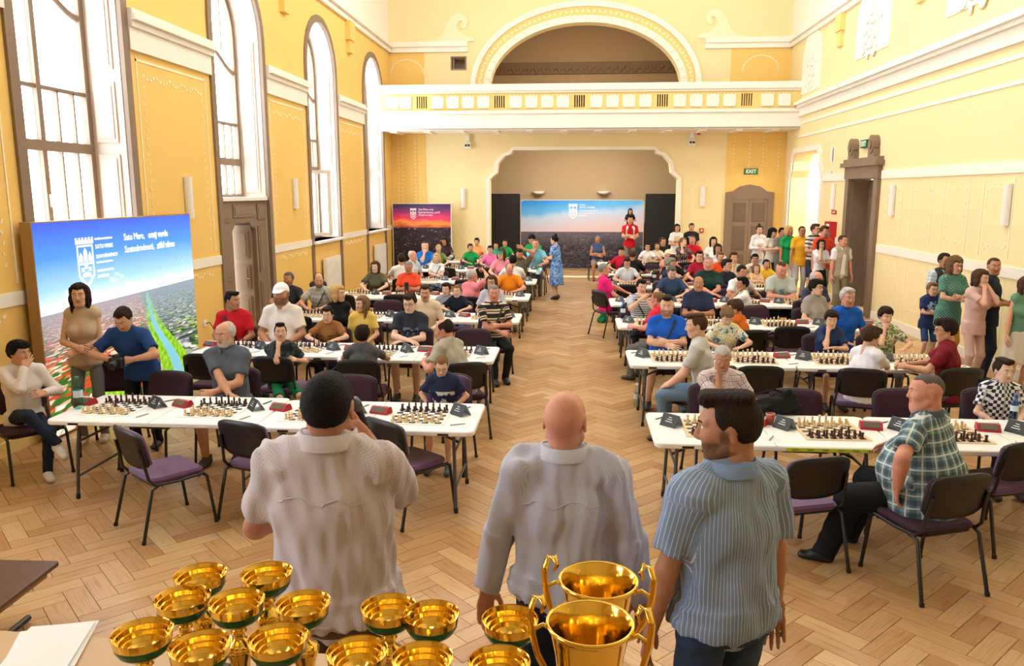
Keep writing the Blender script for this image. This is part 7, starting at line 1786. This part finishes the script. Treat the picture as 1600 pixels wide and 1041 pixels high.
# ---------------- group at the niche and big door
P('woman in a white shirt with her hair in a bun, nearest to the double door', 1187, 352, 22.2, 186, sit=False, kind='woman', skin='fair', hair=('bun', 'dark'), shirt=C('white_blouse', (240, 238, 236)), sleeve='long', pants=C('pale_blue_skirt', (206, 214, 230)), arms=('front', 'front'), head=(-10, -4))
P('woman with curly black hair and a navy skirt', 1208, 357, 21.7, 190, sit=False, kind='woman', skin='fair', hair=('curly', 'black'), shirt=C('offwhite_top', (226, 214, 200)), pants=C('navy_long_skirt', (34, 44, 82)), arms=('front', 'phone'), head=(14, -18))
P('man half hidden behind the blonde woman in green', 1223, 356, 21.6, 196, sit=False, skin='tan', hair=('short', 'black'), shirt=C('grey_mid', (126, 124, 122)), pants=greyp, arms=('down', 'phone'))
P('blonde woman in a green blouse and white trousers', 1234, 353, 20.9, 196, sit=False, kind='woman', skin='tan', hair=('bob', 'blond'), shirt=C('emerald', (22, 160, 92)), pants=C('white_trousers', (238, 230, 222)), arms=('down', 'down'), head=(20, 0))
P('man in a yellow T-shirt with sunglasses standing near the niche', 1254, 353, 20.2, 184, sit=False, skin='tan', hair=('buzz', 'dark'), shirt=C('golden_yellow', (246, 186, 44)), pants=C('light_jeans', (190, 192, 196)), arms=('hip', 'down'), glasses='dark', hem=-.12)
P('man with glasses in a black and white striped shirt and shorts', 1275, 350, 20.2, 204, sit=False, skin='fair', hair=('short', 'brown'), shirt=stripe_mat('bw_stripe', (238, 238, 236), (40, 52, 52), .10, .62, 'z'), pants=C('charcoal_shorts', (64, 66, 78)), shorts=True, arms=('front', 'front'), glasses='dark', head=(10, 0))
P('man in a coral red T-shirt behind the girl in white', 1289, 353, 19.35, 190, sit=False, skin='ruddy', hair=('short', 'brown'), shirt=C('coral_red', (236, 84, 50)), pants=khaki, arms=('down', 'down'), head=(10, -6))
P('girl in a white T-shirt and black skirt with hand at her mouth', 1284, 374, 18.6, 184, sit=False, kind='woman', skin='fair', hair=('long', 'dark'), shirt=C('plain_white', (238, 238, 238)), skirt=C('black_skirt', (26, 26, 28)), arms=('cross', 'chin'), glasses='dark')
P('old man in a beige waistcoat and grey trousers standing by the big door', 1318, 367, 17.45, 196, sit=False, skin='ruddy', hair=('buzz', 'brown'), shirt=C('white_shirt', (236, 236, 240)), vest=C('beige_vest', (176, 166, 148)), collar=True, untucked=False, belt=True, pants=C('stone_trousers', (140, 132, 116)), arms=('down', 'down'), head=(14, -4), fat=1.08)
# ---------------- group by the right wall
P('man with glasses in a checked shirt and dark vest standing by the wall', 1478, 395, 12.7, 192, sit=False, skin='tan', fat=1.1, hair=('crop', 'dark'), shirt=plaid_mat('light_blue_check', (206, 216, 226), (150, 176, 200), (236, 236, 236), .06), vest=C('dark_grey_vest', (58, 58, 62)), collar=True, pants=C('beige_trousers', (196, 180, 150)), arms=('down', 'front'), glasses='steel')
P('woman with folded arms in a green checked blouse and mustard skirt', 1494, 402, 11.95, 190, sit=False, kind='woman', fat=1.15, skin='fair', hair=('curly', 'light'), shirt=check_mat('green_gingham', (44, 104, 92), (112, 160, 140), .022), pants=C('mustard_skirt', (206, 156, 52)), arms=('cross', 'cross'), glasses='red', head=(4, -4), hem=-.20, shoes=(120, 90, 60))
P('boy with glasses in a navy T-shirt and denim shorts, arms folded', 1458, 443, 12.35, 186, sit=False, kind='child', skin='fair', hair=('short', 'light'), shirt=ink_mat('navy_tee_print', (28, 44, 92), (150, 176, 196), .86, 1.0, .09, 22), pants=C('denim_blue', (52, 76, 128)), shorts=True, arms=('cross', 'cross'), glasses='steel', shoes=(90, 110, 130))
P('woman in pale pink clothes with both hands over her mouth', 1535, 421, 11.0, 196, sit=False, kind='woman', skin='fair', hair=('bob', 'brown'), shirt=C('dusty_pink', (216, 180, 174)), pants=C('pink_linen', (206, 176, 164)), arms=('mouth', 'mouth'), head=(10, -4), shoes=(236, 232, 226), hem=-.12)
P('man in a navy T-shirt and jeans leaning at the right wall, looking away', 1556, 402, 11.3, 232, sit=False, skin='tan', fat=1.12, hair=('buzz', 'brown'), shirt=C('midnight_tee', (34, 40, 58)), pants=djeans, arms=('front', 'front'), head=(-60, 0), lean=0.02)
P('woman in a green top and pale skirt cut by the right edge', 1607, 432, 10.6, 180, sit=False, kind='woman', skin='mid', hair=('long', 'brown'), shirt=C('sage_top', (96, 140, 112)), sleeve='none', pants=None, skirt=C('sand_skirt', (206, 196, 180)), arms=('down', 'down'), shoes=(70, 60, 54))
# ---------------- empty chairs at every free place of the rows
def free(x, y, d=.50): return all((x - a) ** 2 + (y - b) ** 2 > d * d for a, b in CHAIRS)
rc = random.Random(11)
def chair(x, y, rz, label, kind=None):
    kind = kind or ('chair_b' if rc.random() < .4 else 'chair_a')
    CHAIRS.append((x, y)); place(kind, CH[kind], (x, y, 0), rz, label, 'chair', 'empty conference chairs')
for (px, py), a, w in (((262, 818), -38, 'standing askew left of the man in the dotted shirt'), ((640, 800), -38, 'standing askew right of the man in the dotted shirt'), ((420, 800), -20, 'half hidden behind the man in the dotted shirt'),
                       ((1236, 872), 18, 'behind the man in the pinstriped shirt'), ((1545, 840), 20, 'right of the man in teal plaid')):
    p = onZ(px, py); chair(p[0], p[1], math.radians(a), 'black and purple empty chair ' + w, 'chair_b')
chair(-4.95, 15.6, math.radians(-112), 'aubergine empty chair standing alone beside the radiator')
chair(-4.75, 7.62, math.radians(196), 'dark empty chair behind the photographer in blue')
for s, i, k, x, y in TABLES:
    for h, sx in enumerate(((1, -1) if s == 'L' else (-1, 1))):
        for nf in (-1, 1):
            j = k * 2 + h
            if (s == 'R' and i == 0 and j > 3) or (i == 0 and nf < 0): continue
            cx = x + sx * .46 + rc.uniform(-.06, .06); cy = y + nf * (TD / 2 + .20) + rc.uniform(-.05, .08) * nf
            if not free(cx, cy, .56): continue
            chair(cx, cy, (0 if nf < 0 else PI) + rc.uniform(-.16, .16), 'empty dark chair, %s side of %s %s row, %s from the aisle' % ('near' if nf < 0 else 'far', ORD[i], SIDE[s], ORD[j]))
# ---------------- bottles, cups, bags
def bottle(loc, h, m, capm, label, dark=False):
    t = empty('water_bottle', loc); r = h * .14
    q = MB(); q.lathe([(.001, 0), (r, 0), (r * 1.02, h * .05), (r, h * .3), (r * .94, h * .33), (r, h * .36), (r, h * .62), (r * .75, h * .78), (r * .42, h * .90), (r * .40, h * .93)], 14); q.build('bottle_body', m, t)
    q = MB(); q.lathe([(r * .45, h * .93), (r * .45, h), (.001, h)], 12, caps=False); q.build('screw_cap', capm, t)
    q = MB(); q.lathe([(r * 1.015, h * .36), (r * 1.015, h * .58)], 14, caps=False); q.build('paper_label', mat('bottle_label', (206, 220, 230), .5), t)
    if dark: q = MB(); q.lathe([(.001, .004), (r * .95, .004), (r * .95, h * .35), (.001, h * .35)], 12, caps=False); q.build('drink', mat('cola', (34, 16, 12), .2), t)
    tag(t, label, 'bottle', 'drink bottles')
M_capg = mat('green_cap', (26, 130, 70), .4); M_capb = mat('blue_cap', (30, 80, 180), .4); M_capw = mat('white_cap', (240, 240, 240), .4)
for px, py, z, h, m, cm, dk, w in ((124, 638, TZ, .29, M_bottle_g, M_capg, 0, 'teal bottle with green cap at the window end of the first table'), (995, 636, 0, .30, M_bottle, M_capw, 0, 'clear bottle standing on the floor beside a table leg'),
        (973, 498, TZ, .27, M_bottle_b, M_capb, 1, 'cola bottle with blue label on the aisle end of a table'), (1041, 461, TZ, .28, M_bottle, M_capb, 0, 'clear bottle in front of the man in dark blue'), (841, 436, TZ, .30, M_bottle_g, M_capg, 0, 'tall teal bottle on the aisle end of a far table'),
        (1022, 441, TZ, .28, M_bottle_g, M_capg, 0, 'teal bottle near the man in the dark blue T-shirt'), (706, 408, TZ, .30, M_bottle_g, M_capb, 0, 'teal bottle on a far table near the orange-shirted boy'), (1119, 409, TZ, .30, M_bottle, M_capg, 0, 'clear bottle on a far table near the double door'), (1583, 656, TZ, .22, M_bottle_b, M_capb, 0, 'blue lidded sports bottle in front of the checkered boy')):
    p = onZ(px, py, z); bottle((p[0], p[1], z), h, m, cm, w, dk)
p = onZ(1203, 663, TZ); t = empty('paper_cup', (p[0], p[1], TZ)); q = MB(); q.lathe([(.001, .004), (.028, 0), (.038, .09), (.036, .09), (.027, .008), (.001, .008)], 16, caps=False); q.build('cup_wall', mat('brick_red_cup', (176, 84, 56), .6), t)
q = MB(); q.lathe([(.0375, .086), (.040, .09), (.0375, .094)], 16, caps=False); q.build('rim', mat('cup_rim', (226, 190, 170), .6), t); tag(t, 'brown-red paper cup on the first wall-side table', 'cup')
def lump_bag(loc, rz, size, m, label, name='shoulder_bag'):
    t = empty(name, loc, rz); f = Field((-.3, -.2, -.02), (.3, .2, .32), .012); a, b, c = size
    f.seg((-a, 0, .05), (a, 0, .06), (b, .06), (b * .9, .06), side=(0, 1, 0), k=.04); f.seg((-a * .8, 0, .06), (a * .9, 0, c), (b * .8, .05), (b * .5, .04), side=(0, 1, 0), k=.05); f.ripple(.012, 40, 6); f.plane((0, 0, 0), (0, 0, 1))
    V, Q = f.mesh(); obj_from('bag_body', np_mesh('bag_body', V, Q, [m]), t)
    q = MB(); q.tube([(-a, 0, .06), (-a * 1.1, 0, c * 1.1), (0, .02, c * 1.35), (a, 0, c)], .009, 6); q.build('handle', m, t); tag(t, label, 'bag')
p = onZ(1215, 655, TZ); lump_bag((p[0], p[1] + .15, TZ), .2, (.17, .07, .16), C('black_leather', (24, 24, 22)), 'black leather bag lying on the first wall-side table')
p = onZ(942, 503, 0); lump_bag((p[0], p[1], 0), 1.2, (.12, .07, .22), C('green_bag', (30, 120, 70)), 'green bag on the floor beside the magenta polo', 'carrier_bag')
p = onZ(238, 612, .86); lump_bag((-4.72, 7.86, .80), 0.1, (.18, .06, .10), C('brown_jacket', (58, 48, 38)), 'brown jacket folded over a chair back behind the first table', 'jacket')
